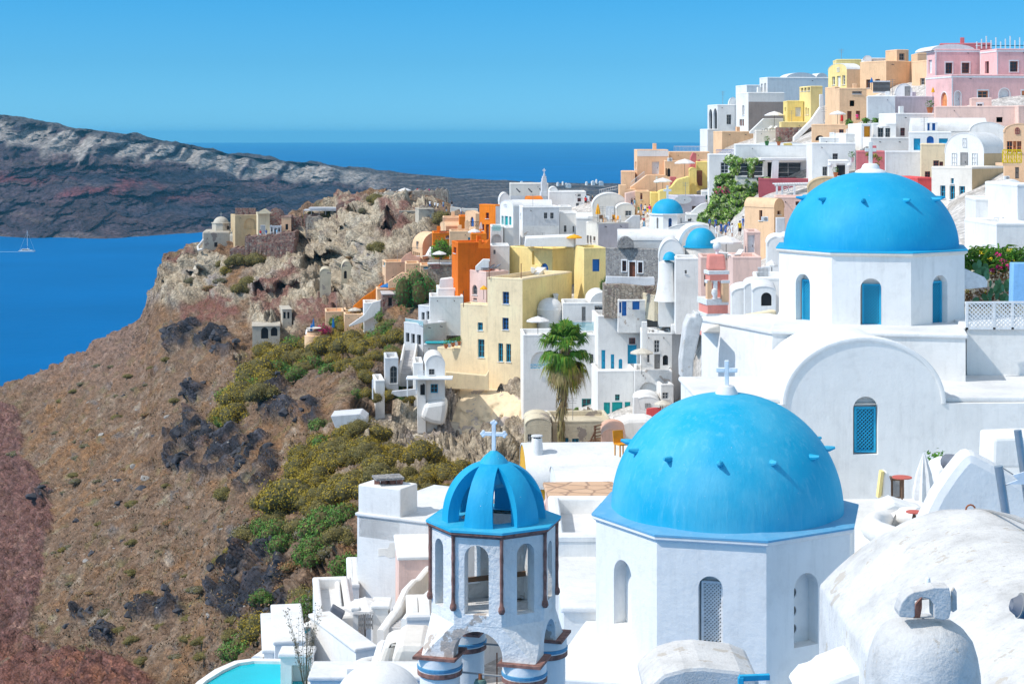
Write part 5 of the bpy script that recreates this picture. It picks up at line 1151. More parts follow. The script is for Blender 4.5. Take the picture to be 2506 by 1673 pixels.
for i,(x,y0,y1) in enumerate(((1177,140,258),(932,125,243),(735,350,455))):
    mb=MB().mat('pbrown'); mb.tube([Z(x,y1+20,147.5),Z(x,y0,147.5)],.05,5); single(mb,'rusty_pole',('rusty pole on the roof of the beige tower','rusty pole behind the left corner of the beige tower','rusty pole on the middle step of the beige house')[i],'pole')
H('salmon house with an arched window left of the beige tower',724,908,1078,208,460,'lightpink',34,wins=[(1,802,304,840,380,'aW.grey'),(1,748,408,775,428,'W.grey'),(1,808,405,838,422,'W.grey')],D=156)
lounger('dark sunlounger on the salmon house roof, the left one',925,192,157,.4,col='greyfab'); lounger('dark sunlounger on the salmon house roof, the right one',968,190,157,.4,col='greyfab')
H('white stepped house with a lattice window, left of the salmon house',528,540,728,335,440,'white',10,wins=[(2,665,350,722,396,'L')],D=159)
block('white sloped roof wall above the lattice window house',[(545,335),(555,262),(640,252),(722,262),(722,335)],160,2.,'white')
H('white canopy house with a flat terrace roof behind the modern grey house',470,478,735,398,450,'white',8,D=156)
f=H('modern pale grey house, upper storey with three tall windows',388,545,722,478,780,'palegrey',46,wins=[(1,412,514,437,582,'W.grey'),(1,449,506,486,594,'W.grey'),(1,499,529,523,592,'W.grey')],D=158,col2='grey')  # right wall a darker grey: its shade is put into the colour
f=H('modern pale grey house, middle storey with square openings and a glass balcony',278,425,604,608,1010,'palegrey',46,wins=[(1,291,671,319,742,'O'),(1,333,679,361,752,'O'),(1,377,686,408,762,'O'),(1,322,808,384,862,'W'),(2,455,600,538,650,'P.grey')],D=153.5,col2='grey')  # same darker grey on the right wall, shade put into the colour
rail('glass balcony rail on the modern grey house',288,600,425,622,40,D=156,style='glass',D2=153.2)
H('white bathing terrace with a turquoise pool edge beside the modern grey house',425,432,600,762,830,'palegrey',20,D=153)
mb=MB().mat('pool'); mb.obox(Z(440,752,152.5),(5.5,0,0),(0,2,0),(0,0,.08)); tag(mb.build('pool_water'),kind='structure')
stairs('narrow grey stair climbing beside the modern grey house',252,985,147,288,805,154,w=1.3,n=16,col='grey')
H('pale grey house with an arched glazed door at the foot of the modern house',124,134,235,868,1080,'palegrey',8,wins=[(2,170,925,226,1060,'aW.grey')],D=145)
H('small white terrace walls left of the arched glazed door',34,60,130,1040,1130,'white',16,D=143)
def rockface(label,top,bot,mat,amp=1.,nu=90,nv=34,depth=5.,name='rock_face'):
    T=np.array(top,float); B=np.array(bot,float); rows=[]
    for i in range(nv+1):
        t=i/nv; row=[]
        for k in range(nu+1):
            u=k/nu; a=[np.interp(u,np.linspace(0,1,len(T)),T[:,j]) for j in range(3)]; b=[np.interp(u,np.linspace(0,1,len(B)),B[:,j]) for j in range(3)]
            row.append(tuple(Z(a[0]+(b[0]-a[0])*t,a[1]+(b[1]-a[1])*t,a[2]+(b[2]-a[2])*t)))
        rows.append(row)
    P_=np.array(rows); e=np.sin(np.linspace(0,1,nv+1)*3.14)[:,None]**.5; n=fbm(P_/4.5,4)*1.6+np.abs(fbm(P_/1.7+9,4))*1.1
    P_[...,1]-=n*amp*e; P_[...,2]+=fbm(P_/2.2+30,3)*.5*amp*e
    back=P_[0].copy(); back[:,1]+=depth; mb=MB().mat(mat); mb.grid([list(map(Vector,back))]+[list(map(Vector,r)) for r in P_]); return single(mb,name,label,'rock face',smooth=True)
rockface('cream plastered rock face with peeling patches under the beige tower',[(560,1170,147),(600,1085,147),(800,1110,146.5),(1000,1120,146),(1180,1130,145),(1290,1285,144)],[(560,1420,142),(640,1560,141),(800,1620,140),(950,1640,139.5),(1120,1640,139),(1240,1480,141)],'old_cream',1.)
rockface('grey-brown rough rock face under the white vaulted cottage',[(-10,1350,143),(80,1300,143.5),(250,1290,143.5),(420,1340,143),(600,1370,142.5),(700,1380,142)],[(-20,1480,140),(80,1510,139.5),(250,1540,139),(420,1580,138.5),(650,1640,138),(800,1660,138)],'castle_plaster',.9)
f=H('white vaulted cottage with two blue-grey windows under the beige house',432,448,592,925,1230,'white',12,roof='v2',apex=845,wins=[(2,469,949,513,993,'W.grey'),(2,482,1064,539,1132,'W.cyan')],D=141)
rail('pale blue balcony rail left of the white vaulted cottage',384,1035,442,1035,72,D=140,col='crossblue',n=6,style='cross')
H('white arched porch with blue chairs under the pale blue balcony',375,383,445,1038,1170,'white',8,wins=[(2,403,1058,440,1150,'aO')],D=140.5)
H('narrow white turret with a dark opening beside the modern house',345,355,425,905,1000,'white',10,D=143)
block('smooth white plastered foot under the white vaulted cottage',[(400,1330),(440,1215),(600,1190),(605,1260),(585,1388),(480,1370)],139.8,4,'white',bevel=.5)
block('pale blue terrace parapet beside the small hillside pool',[(180,1140),(185,1120),(375,1100),(375,1150),(240,1165)],141,.5,'palegrey')
r=thing('pergola','pale blue steel pergola over the lower terrace','pergola')
for x,y in ((305,1140),(375,1120),(38,1160)): mb=MB().mat('crossblue'); mb.tube([Z(x,y+20,140),Z(x,1030,140)],.08,6); mb.build('post',r)
mb=MB().mat('crossblue'); mb.obox(Z(292,1032,139.5),(5.2,0,0),(0,2.5,0),(0,0,.12)); mb.build('roof_panel',r); reloc(r)
block('grey concrete bathing platform on the slope below the beige house',[(-60,1290),(-62,1240),(-10,1260),(30,1250),(30,1310),(-40,1330)] if False else [(-285,1310),(-60,1292),(-12,1330),(-20,1430),(-60,1470),(-250,1400)],127.5,3.5,'palegrey')
# ================================================================ crop 5: white complex with the palm
reg('5')
H('large white lower house with a teal window and an arched balcony, behind the palm',None,94,648,785,1400,'white',3,wins=[(2,147,905,302,1030,'aN'),(2,581,924,609,993,'W.grey'),(2,524,1251,594,1334,'W.teal')],D=140)
rail('blue cross-patterned rail in the arched balcony behind the palm',147,1030,302,1030,30,D=139.8,col='pcyan',n=5,style='cross')
H('white upper house with two grey windows and a rounded roof, behind the palm top',370,385,800,550,800,'white',6,wins=[(2,619,567,681,653,'W.grey!'),(2,524,574,553,726,'D.grey')],D=146)
topvault(dict(root=HOUSES[-1],top=[Z(385,550,146)],d2=Vector((1,.05,0)).normalized(),d1=Vector((-.05,1,0)).normalized(),l1=7),585,760,470)
g=thing('round_tower','round white tower with a flattened dome and a tiny window','tower'); C=Z(288,780,148.5); r_=ss(97)*mpp(148.5); hh=ss(195)*mpp(148.5)
mb=MB().mat('white'); mb.rev(C,[(r_,-3),(r_,hh-.2),(r_+.06,hh-.1),(r_+.02,hh+.02),(r_-.2,hh+.1)],36); mb.build('wall',g,smooth=True); dome(C+Vector((0,0,hh)),r_-.05,1.25,'roof_white',g)
mb=MB().mat('dark'); mb.obox(C+Vector((-1.6,-r_-.02+.32,hh*.52)),(.6,-.12,0),(0,.2,0),(0,0,.7)); mb.build('window',g); reloc(g)
H('white chimney cube above the round white tower',287,318,348,492,545,'white',30,D=150,roof='slab')
umbrella('white parasol beside the round white tower',200,645,778,176,D=141,col='canvas')
rail('glass rail of the terrace behind the palm top',400,762,640,760,78,D=141,style='glass')
block('white terrace bench wall beside the glass rail',[(550,765),(552,708),(710,698),(712,712),(640,722),(640,765)],141.5,.6,'white')
H('white courtyard wall house with a large blue door and two narrow blue doors',None,645,1005,645,1070,'white',4,wins=[(2,862,850,930,995,'D.cyan'),(2,872,803,920,850,'W.red'),(2,669,893,698,1046,'D.cyan'),(2,738,925,764,1044,'D.cyan'),(2,796,958,824,1042,'aD.cyan')],D=138)
f=H('white curved house front with a turquoise double door and two turquoise shutters',None,643,930,1050,1420,'white',4,wins=[(2,747,1277,824,1402,'D.teal'),(2,686,1279,733,1374,'S.teal'),(2,841,1275,883,1369,'S.teal'),(2,769,1220,804,1266,'W.teal')],D=134.5)
H('white two-storey house with sunloungers on its roof, right of the blue door',956,968,1190,770,1060,'white',8,wins=[(2,1057,820,1097,912,'W'),(2,1059,925,1102,1034,'D.grey'),(2,1121,930,1161,1006,'aW!'),(2,999,925,1023,986,'W.grey')],D=133,par=.2)
H('shaded white side wing of the sunlounger house',None,1190,1300,775,1090,'palegrey',24,D=133)  # palegrey for a white wall: shade put into the colour
for i,(x,y0,y1) in enumerate(((968,685,1020),(1183,705,775))): mb=MB().mat('white'); q=Z(x,y1,131.5); mb.obox(q,(.55,0,0),(0,.55,0),(0,0,Z(x,y0,131.5).z-q.z)); single(mb,'terrace_post',('tall slim white post at the left corner of the sunlounger house','short white post on the roof of the sunlounger house')[i],'post',bevel=.04)
for i,(x,y) in enumerate(((1080,762),(1130,760),(1215,762),(1255,758))): lounger('cream sunlounger on the white roof terrace, '+('first','second','third','fourth')[i]+' from the left',x,y,136+i%2,.5)
umbrella('beige parasol above the roof terrace sunloungers',1248,567,745,170,D=135.5,col='canvas_beige')
umbrella('beige parasol on the small courtyard in front of the blue door',966,880,1035,178,D=130.5,col='canvas_beige')
H('weathered white house with a filled arch under the courtyard parasol',908,916,1190,1048,1280,'worn_white',4,wins=[(2,950,1130,1087,1250,'aN'),(2,960,1190,1020,1240,'W')],D=131)
H('weathered white lean-to right of the filled arch',None,1110,1200,1150,1290,'worn_white',6,wins=[(2,1118,1205,1165,1255,'W')],D=129)
H('cave house front with a blue door and a blue shutter under the rubble ledge',None,795,1005,528,660,'worn_white',4,wins=[(2,797,540,816,620,'S.blue'),(2,820,520,854,642,'D.blue'),(2,897,530,951,596,'S.blue')],D=137.,ext=1.6)
aircon('air conditioner on the cave house terrace',1020,655,46,138)
H('sloped off-white cave house right of the air conditioner',None,1060,1180,495,660,'old_beige',20,D=135.5,ext=.3)
H('low white terrace wall house in front of the cave houses',None,1005,1300,648,790,'white',6,wins=[(2,1102,655,1132,700,'W.cyan'),(2,1243,628,1309,708,'S.blue')],D=138.6)
H('crumbling beige wall house under the rubble ledge, right',None,1160,1390,555,660,'old_beige',8,D=136.8,ext=.3)
H('small white domed stove house beside the red gate',905,915,1100,1290,1420,'white',10,roof='v2',apex=1240,wins=[(2,990,1285,1030,1320,'W.grey')],D=127)
block('white curved steps wall in front of the small domed house',[(900,1400),(905,1240),(940,1240),(960,1330),(1000,1350),(1000,1410)],125.5,.6,'white')
block('small pink-red gate and wall behind the near blue dome',[(1000,1395),(1002,1325),(1060,1318),(1110,1320),(1110,1395)],124,.3,'coral',name='gate',cat='gate')
umbrella('beige parasol behind the red gate, above the near dome',1120,1262,1350,130,D=124,col='canvas_beige')
block('large smooth white wall sloping behind the near dome',[(740,1560),(760,1440),(860,1400),(1000,1395),(1080,1420),(1080,1620),(740,1620)],118,3.,'white',bevel=.4)
block('long white terrace parapet beneath the turquoise door',[(180,1400),(190,1350),(440,1352),(700,1395),(760,1400),(760,1450),(500,1420),(200,1420)],126,1.2,'white')
f=H('old cave house with a whitewashed arched rim, left of the palm trunk',96,108,300,1450,1640,'old_beige',6,roof='v2',apex=1398,wins=[(2,124,1512,152,1570,'W')],D=114)
H('ruined beige rubble house behind the palm trunk with two blue windows',None,308,748,1422,1620,'old_beige',4,wins=[(2,396,1540,426,1575,'W.cyan'),(2,452,1545,502,1580,'W.cyan')],D=116)
g=thing('ladder_frame','dark wooden ladder-like frame on the ruined rubble house','wooden frame'); D_=111
for a,b in (((620,1568),(620,1450)),((700,1568),(700,1430)),((585,1568),(625,1480))): mb=MB().mat('wood'); mb.tube([Z(*a,D_),Z(*b,D_)],.09,5); mb.build('post',g)
for y in (1455,1480,1505,1530): mb=MB().mat('wood'); mb.tube([Z(612,y,D_),Z(722,y-22,D_)],.06,5); mb.build('rung',g)
reloc(g)
f=H('small orange brick oven house with an arched mouth',662,672,845,1530,1620,'salmon',8,roof='v2',apex=1475,wins=[(2,735,1500,800,1580,'aO')],D=108)
# grey stone church
f=H('grey stone church front with a brown double door and two framed windows',700,1088,1110,156,440,'stone_grey',66,wins=[(1,822,234,853,312,'W.brown!'),(1,874,243,919,357,'D.brown!'),(1,940,246,972,324,'W.brown!')],D=139,L2=5.,ext=1.,name='church',cat='church',roofcol='roof_white')
n=18; c_=[(787+123*.5*(1-math.cos(math.pi*k/n)),128-72*math.sin(math.pi*k/n)) for k in range(n+1)]
block('round grey stone gable with three small lights above the stone church',[(787,140)]+c_+[(910,140)],139.6,1.2,'stone_grey',name='stone_gable',cat='gable',bevel=0)
block('pale concrete garden wall below the grey stone church',[(700,405),(705,350),(985,358),(1060,356),(1062,415),(985,420),(820,402)],136,.6,'palegrey')
wallrun('rough stone ledge wall running under the church buildings',[(690,420),(800,410),(900,418),(1010,420),(1120,440),(1250,455),(1415,490)],137.6,4,base=525,seed=9,mat='stone_mix',name='retaining_wall',cat='wall')
# ================================================================ crop 12: castle end of the village
reg('12')
def chapel():
    D=240; k=mpp(D); g=thing('chapel','old whitewashed chapel with a small plain dome at the tip of the cliff','chapel'); U=Vector((1,0,0))
    mb=MB().mat('castle_plaster')
    def P3(x,y,dd=0): return Z(x,y,D+dd)
    mb.obox(P3(455,690,-1),(ss(205)*k,1.5,0),(-1,9,0),(0,0,ss(205)*k+.6)); 
    A=[P3(345,860,-3),P3(560,900,-5),P3(665,800,-3),P3(640,700,6),P3(380,700,6)]; B=[P3(425,680,-1),P3(560,672,-2),P3(662,668,-1),P3(650,640,6),P3(450,640,6)]
    mb.add(A+B,[(0,1,6,5),(1,2,7,6),(2,3,8,7),(4,0,5,9),(5,6,7,8,9)]); mb.build('wall',g,bevel=.3)
    mb=MB().mat('castle_plaster'); c=P3(598,450,2); w=ss(70)*k; hh=ss(55)*k; mb.rev(c-Vector((0,0,1)),[(w,0),(w,hh+1),(w+.15,hh+1),(w+.15,hh+1.15),(w-.4,hh+1.2)],8,a0=R(20),a1=R(380)); mb.build('drum',g)
    dome(c+Vector((0,0,hh)),ss(59)*k,ss(52)*k,'castle_plaster',g); cross(c+Vector((0,0,hh+ss(50)*k)),.9,'pgrey',g)
    mb=MB().mat('castle_plaster'); c=P3(710,580,1); r_=ss(64)*k; mb.rev(c,[(r_,-2),(r_,ss(95)*k)],24); mb.build('apse',g,smooth=True); dome(c+Vector((0,0,ss(90)*k)),r_,ss(42)*k,'castle_plaster',g,name='apse_roof')
    mb=MB().mat('dark'); mb.obox(P3(546,577,-1.35),(ss(20)*k,.15,0),(0,.4,0),(0,0,ss(34)*k)); mb.build('window',g)
    mb=MB().mat('dark'); mb.obox(P3(643,443,-.2),(ss(16)*k,.5,0),(0,.4,0),(0,0,ss(26)*k)); mb.build('window',g)
    mb=MB().mat('offwhite'); mb.tube([P3(465,520,-2),P3(420,575,-2.5),P3(425,600,-3.5),P3(460,592,-4)],.25,6); mb.build('curved_parapet',g); reloc(g)
chapel()
H('tan-orange ruined house with a large arched recess on the cliff tip',672,706,890,337,505,'tan',8,wins=[(2,776,358,862,442,'aN')],D=238,roofcol='stone_red',name='ruined_house')
for i,x in enumerate((735,790,838)): mb=MB().mat('stone_red'); mb.box(Z(x,335,240),1.3,1.,1.4); single(mb,'stone_pillar',('left','middle','right')[i]+' broken stone pillar on the tan-orange ruined house','pillar','broken pillars on the tan-orange ruin')
f=H('yellow classical doorway with a pediment among the ruins',866,882,972,322,500,'cream',6,wins=[(2,905,416,933,487,'D.white!')],D=236,name='doorway_house')
mb=MB().mat('cream'); mb.prism([Z(862,322,234),Z(972,322,234),Z(925,286,234)],(0,2.5,0)); single(mb,'pediment','triangular pediment above the yellow classical doorway','pediment')
wallrun('jagged red-brown ruined gable right of the classical doorway',[(968,330),(985,292),(1010,284),(1045,300),(1060,335),(1110,345),(1160,352),(1200,348),(1222,362)],237,5,base=500,seed=11,mat='stone_red')
H('small white facade with two windows set in the red-brown ruin',None,972,1060,418,500,'white',6,wins=[(2,980,425,994,462,'W.grey'),(2,1006,428,1024,485,'aO'),(2,1036,428,1052,462,'W.grey')],D=234.5)
wallrun('long terraced red-brown stone wall below the ruins',[(780,500),(860,498),(1000,488),(1100,470),(1165,462)],231,6,base=640,seed=12,mat='stone_red',name='retaining_wall',cat='wall')
wallrun('low stone hut walls under the apse of the chapel',[(665,590),(700,586),(790,590),(830,600)],232,5,base=690,seed=13,mat='stone_red',name='stone_hut',cat='hut')
wallrun('lower stone terrace wall right of the hut',[(830,560),(1000,540),(1160,520)],229,5,base=620,seed=14,mat='stone_red',name='retaining_wall',cat='wall')
r=thing('cafe_canopy','flat canvas cafe canopy on thin posts on the ridge','canopy')
mb=MB().mat('palegrey'); mb.obox(Z(1230,300,236),(12,0,0),(0,3,0),(0,0,.2)); mb.obox(Z(1270,288,236),(7,0,0),(0,3,0),(0,0,.3)); mb.build('canvas',r)
for x in (1232,1290,1350,1400): mb=MB().mat('pgrey'); mb.tube([Z(x,330,236),Z(x,298,236)],.08,4); mb.build('post',r)
reloc(r); wallrun('broken tan-red ruin wall on the crest left of the bastion',[(1480,262),(1500,240),(1560,236),(1580,214),(1640,206),(1700,214),(1735,240)],235,4,base=330,seed=21,mat='stone_red')
wallrun('tall ruined rubble gable on the crest above the big hollows',[(1245,372),(1262,340),(1300,352),(1350,344),(1368,372)],233,4,base=430,seed=22)
H('small orange-tan ruined house stepping down behind the classical doorway',None,1062,1135,352,430,'apricot',6,wins=[(2,1092,402,1112,446,'O')],D=235,name='ruined_house',roof='slab',roofcol='stone_red',ext=2)
wallrun('low dark stone wall under the cafe canopy',[(1228,328),(1300,325),(1400,320)],237,4,base=380,seed=15,mat='stone_red')
H('worn grey cave chapel facade set in the cliff',None,1068,1140,1060,1130,'castle_plaster',12,wins=[(2,1076,1075,1094,1125,'O'),(2,1106,1075,1122,1125,'O')],D=201,roof='slab')
H('worn grey-beige ruined terrace vault on the lower cliff',None,838,1050,1190,1300,'castle_plaster',8,wins=[(2,905,1190,960,1280,'aO'),(2,980,1180,1030,1260,'aO')],D=198,roof='slab')
H('pinkish cave front with a niche in the cliff hollow',None,1520,1602,760,870,'old_beige',6,roof='v2',apex=690,wins=[(2,1540,760,1562,820,'aO')],D=208)
H('rounded stone cave front inside the big cliff hollow',None,1355,1440,790,870,'old_beige',6,roof='v2',apex=745,D=206)
H('low peach terrace house at the foot of the cliff',1393,1398,1540,1075,1180,'apricot',6,D=190)
H('peach garden house right of the low terrace house',1538,1545,1690,1095,1200,'apricot',8,D=187)
H('peach terrace roof step under the beige shade parasol',1540,1548,1690,1062,1110,'peach',8,D=193)
umbrella('pale parasol on the peach terrace roof at the cliff foot',1625,1040,1110,110,D=189,col='canvas_beige')
g=thing('round_terrace','round peach terrace wall with blue parasols and a pink bougainvillea','terrace'); C=Z(1310,1310,184); r_=ss(72)*mpp(184)
mb=MB().mat('apricot'); mb.rev(C,[(r_,-3),(r_,ss(55)*mpp(184)),(r_-.3,ss(58)*mpp(184)),(r_-.35,1.6)],36); mb.build('parapet',g,smooth=True); mb=MB().mat('offwhite'); mb.rev(C,[(.01,2.2),(r_-.3,2.2)],36); mb.build('floor',g); reloc(g)
H('white base wall under the round peach terrace',None,1245,1500,1245,1330,'white',6,D=187)
for i,(x,y0,y1,D_) in enumerate(((1290,1160,1262,184),(1306,1120,1262,185),(1458,1116,1250,185),(1510,1118,1190,190),(1770,890,985,193))): umbrella('closed dark blue parasol '+('at the left edge of the round terrace','beside the pink bougainvillea, taller of the pair','right of the pink bougainvillea','in front of the peach garden house','below the open blue parasol')[i],x,y0,y1,22,D=D_,closed=True,col='canvas_blue')
umbrella('open blue parasol above the stone hut on the cliff side terraces',1872,858,930,112,D=187,col='canvas_blue')
H('white stepped house at the foot of the peach terraces',1685,1695,1825,1010,1130,'white',10,wins=[],D=184)
block('white slanting stair wall beside the blue parasols',[(1575,1180),(1690,1100),(1760,1000),(1822,985),(1822,1080),(1700,1150),(1580,1190)],183,1.,'white')
f=H('stone hut with a grey awning under the blue parasol',1825,1835,1950,945,1080,'stone_red',8,wins=[(2,1880,965,1908,1030,'O')],D=181,name='hut',cat='hut',roof='slab',roofcol='grey')
H('peach terrace house under the open blue parasol',1785,1795,1960,900,980,'apricot',8,D=186)
block('orange stepped stair wall descending along the cliff side',[(1600,1060),(1610,1030),(1690,960),(1760,915),(1830,850),(1835,905),(1770,990),(1690,1040)],189,1.,'orange')
block('orange garden wall rising to the tall salmon house',[(1880,900),(1885,850),(1960,800),(2040,775),(2050,830),(1960,900)],184,1.,'orange')
# ================================================================ near churches (distances in real metres here)
REG['E']=(1580,740,5.593); REG['G']=(2340,560,5.602); REG['H']=(2000,1340,4.642); REG['I']=(1560,1560,5.339); REG['J']=(980,1450,4.894)
Zv=Vector((0,0,1))
def octpts(c,Rr,a0,z,n=8): return [Vector((c.x+Rr*math.sin(a0+2*math.pi*k/n),c.y-Rr*math.cos(a0+2*math.pi*k/n),z)) for k in range(n)]
def octdrum(g,c,Rr,a0,z0,z1,wins,mat='white',t=.3,extra=None,inner=False,name='drum',bevel=0):
    P_=octpts(c,Rr,a0,z0); mb=MB().mat(mat); todo=[]
    for k in range(8):
        A,B=P_[k],P_[(k+1)%8]; U=(B-A).normalized(); W=(B-A).length; Nn=U.cross(Zv); hk=[]
        for wn in wins:
            if wn[0]!=k: continue
            if wn[1]=='frac': H_=(wn[2]*W,wn[3],wn[4]*W,wn[5],True); kd,cc=wn[6],wn[7]
            else:
                x0,y0,x1,y1,kd,cc=wn[1:7]
                pa=ray_plane(sx(x0),sy((y0+y1)/2),A,Nn)-A; pb=ray_plane(sx(x1),sy((y0+y1)/2),A,Nn)-A; pm=ray_plane(sx((x0+x1)/2),sy(y0),A,Nn)-A; pn=ray_plane(sx((x0+x1)/2),sy(y1),A,Nn)-A
                H_=(max(.03,pa.dot(U)),max(.02,pn.z),min(W-.03,pb.dot(U)),pm.z,True)
            hk.append(H_); todo.append((A,U,H_,kd,cc))
        wallface(mb,A,U,W,z1-z0,hk,t)
    for (A,U,H_,kd,cc) in todo:
        if kd=='thru': continue
        opening(g,A,U,H_,'N','',t,wallcol=mat)
        u0,v0,u1,v1,_=H_; w=u1-u0; Nn=U.cross(Zv)
        if kd=='lattice':
            hl=(v1-v0-w*.30)
            opening(g,A,U,(u0+w*.08,v0+.03,u1-.01,v0+hl,False),'L',cc,t-.02)
        if kd=='ports':
            for q in range(3):
                m2=MB().mat('pwhite'); cz=v0+(v1-v0)*(.2+.25*q); ce=A+U*(u0+w*.28)+Zv*cz-Nn*(t-.03); rr=w*.2
                m2.tube([ce+U*rr*math.cos(a)+Zv*rr*math.sin(a) for a in [2*math.pi*i/16 for i in range(17)]],.02,5,cap=False); w_=m2.build('round_window',g)
                m2=MB().mat('glass'); m2.add([ce-Nn*.01+U*rr*math.cos(a)+Zv*rr*math.sin(a) for a in [2*math.pi*i/16 for i in range(16)]],[tuple(range(16))]); m2.build('pane',w_)
    if inner:
        P2=octpts(c,Rr-t,a0,z0)
        for k in range(8):
            A,B=P2[k],P2[(k+1)%8]; U=(B-A).normalized(); W=(B-A).length; s=W/((P_[1]-P_[0]).length)
            hk=[(h[2][0]*1-(t*.414),h[2][1],h[2][2]-(t*.414),h[2][3],True) for h in todo if (h[0]-P_[k]).length<1e-6]
            wallface(mb,A,U,W,z1-z0,hk,.001)
    o=mb.build(name,g); return o
def ledge(g,c,R0,R1,a0,z,th,top,side,name='ledge',rise=.05):
    n=8; rows=[octpts(c,R1-.12,a0,z-th-.08),octpts(c,R1,a0,z-th),octpts(c,R1,a0,z)]
    mb=MB().mat(side); mb.grid(rows,closed=True); mb.build(name,g)
    mb=MB().mat(top); mb.grid([octpts(c,R1+.012,a0,z-.03),octpts(c,R1+.012,a0,z+.012),octpts(c,R0,a0,z+rise)],closed=True); mb.build(name+'_top',g)
# ---- near church
reg('9')
g=thing('church','large near white church with a faded blue dome and a pale cross on top','church'); c=Vector((4.879,39.,0)); a0=R(-81.3)
octdrum(g,c,3.03,a0,-15.5,-8.62,[(0,290,990,372,1303,'blind','',0),(1,683,1065,798,1402,'lattice','white',0),(2,1130,1050,1242,1390,'ports','',0)],t=.32)
ledge(g,c,2.4,3.12,a0,-8.51,.09,'dome_blue_pale','white',rise=.10)
dc=Vector((c.x,c.y,-8.47)); dome(dc,2.62,2.60,'dome_blue_faded',g,p=.97,n=96,m=40)
for k in range(12):
    mb=MB().mat('dome_blue_faded'); a=R(-11+30*k); el=R(33); d=Vector((math.sin(a),-math.cos(a),0)); p=dc+d*(2.60*math.cos(el)**.97)+Zv*(2.60*math.sin(el))
    mb.tube([p-d*.12-Zv*.02,p+d*.10,p+d*.23+Zv*.03],[.085,.065,.03],8); mb.build('dome_beam',g,smooth=True)
mb=MB().mat('white'); ap=dc+Zv*2.57; mb.rev(ap,[(.27,-.03),(.25,.05),(.19,.15),(.17,.19),(.01,.2)],24); mb.build('cross_base',g,smooth=True)
cross(ap+Zv*.17,.60,'crossblue',g,wd=.80,th=.11,ang=R(-8))
reloc(g)
th=R(-13.8); d2=Vector((math.cos(th),math.sin(th),0)); d1=Vector((-math.sin(th),math.cos(th),0)); fp=c+d1*(-3.03*math.cos(R(22.5)))
g=thing('white_podium','white square base under the near church, running down out of the frame','podium'); zt=-11.72
A_=fp-d1*.03-d2*3.6; mb=MB().mat('white'); mb.obox(Vector((A_.x,A_.y,-19)),d2*7.3,d1*6.2,Zv*(zt+19)); mb.build('wall',g,bevel=.05); reloc(g)
block('small curved white vault at the bottom edge below the near church',[(1,1)]*0+[(430,1600),(520,1520),(620,1492),(700,1486),(880,1505),(965,1540),(975,1640),(430,1640)],20.5,1.6,'mottled',name='vault_roof',cat='roof',bevel=.12)
mb=MB().mat('pcyan'); a=Z(876,1556,19.6); mb.obox(a,(.5,.12,-.02),(0,.09,0),(0,0,.09)); mb.obox(a-Vector((.02,0,.5)),(.09,0,0),(0,.09,0),(0,0,.56)); single(mb,'railing','turquoise blue painted railing end at the bottom edge','railing',bevel=.01)
# ---- upper church
reg('6')
g=thing('church','tall upper white church with a deep blue dome and three blue lattice windows','church'); c=Vector((13.79,66.,0)); a0=R(-78.9)
octdrum(g,c,3.70,a0,-8.2,-4.45,[(0,148,1160,258,1562,'lattice','cyan',0),(1,645,1195,806,1606,'lattice','cyan',0),(2,1198,1170,1313,1590,'lattice','cyan',0)],t=.38)
ledge(g,c,3.1,3.82,a0,-4.30,.10,'dome_blue','offwhite',rise=.05)
dc=Vector((c.x,c.y,-4.28)); dome(dc,3.30,2.86,'dome_blue',g,p=.98,n=96,m=40)
for k in range(10):
    mb=MB().mat('dome_blue'); a=R(18+36*k); el=R(40); d=Vector((math.sin(a),-math.cos(a),0)); p=dc+d*(3.30*math.cos(el)**.98)+Zv*(2.86*math.sin(el))
    mb.tube([p-d*.12-Zv*.02,p+d*.12,p+d*.33+Zv*.03],[.11,.08,.035],8); mb.build('dome_beam',g,smooth=True)
mb=MB().mat('white'); ap=dc+Zv*2.84; mb.rev(ap,[(.62,-.06),(.55,.05),(.36,.12),(.30,.26),(.22,.32),(.01,.33)],24); mb.build('cross_base',g,smooth=True)
cross(ap+Zv*.3,.85,'offwhite',g,wd=.5,th=.22,ang=R(-8)); reloc(g)
reg('E')
H('white square base block under the tall upper church',None,1735,sx(0)*0+(2363-1580)*5.593,436,1150,'white',-11.4,D=44.3,roof='slab',ext=2,L1=7.)
H('bright white lower wing with a rounded end, left of the upper church base',760,1734,None,440,1080,'white',52,D=44.6,roof='slab',ext=2,L2=3.)
block('tall sloping white buttress between the pink bell tower and the upper church',[(490,1045),(485,795),(545,330),(600,195),(680,190),(680,140),(750,140),(755,195),(790,215),(715,560),(658,795),(650,1045)],46.,1.1,'mottled',name='buttress',cat='buttress',bevel=.1)
block('low concrete parapet roof between the pink tower and the drum',[(1175,350),(1180,205),(1660,120),(1700,110),(1790,110),(1790,360)],50,.4,'cream',name='roof_parapet',cat='parapet')
block('pale roof terrace under the pink bell tower',[(780,420),(860,345),(1180,250),(1790,270),(1790,420)],47.,2.5,'offwhite',name='roof_terrace',cat='roof')
reg('10')
f=H('wide white nave building with a round-arched gable and a blue lattice window',-420,-330,1500,335,760,'white',-5,D=40.6,roof='slab',ext=1,L1=5.4)
topvault(f,36,736,62,col='white',L=4.8,off=-.06)
zz=f['top'][0]; U=f['d2']; Nn=U.cross(Zv)
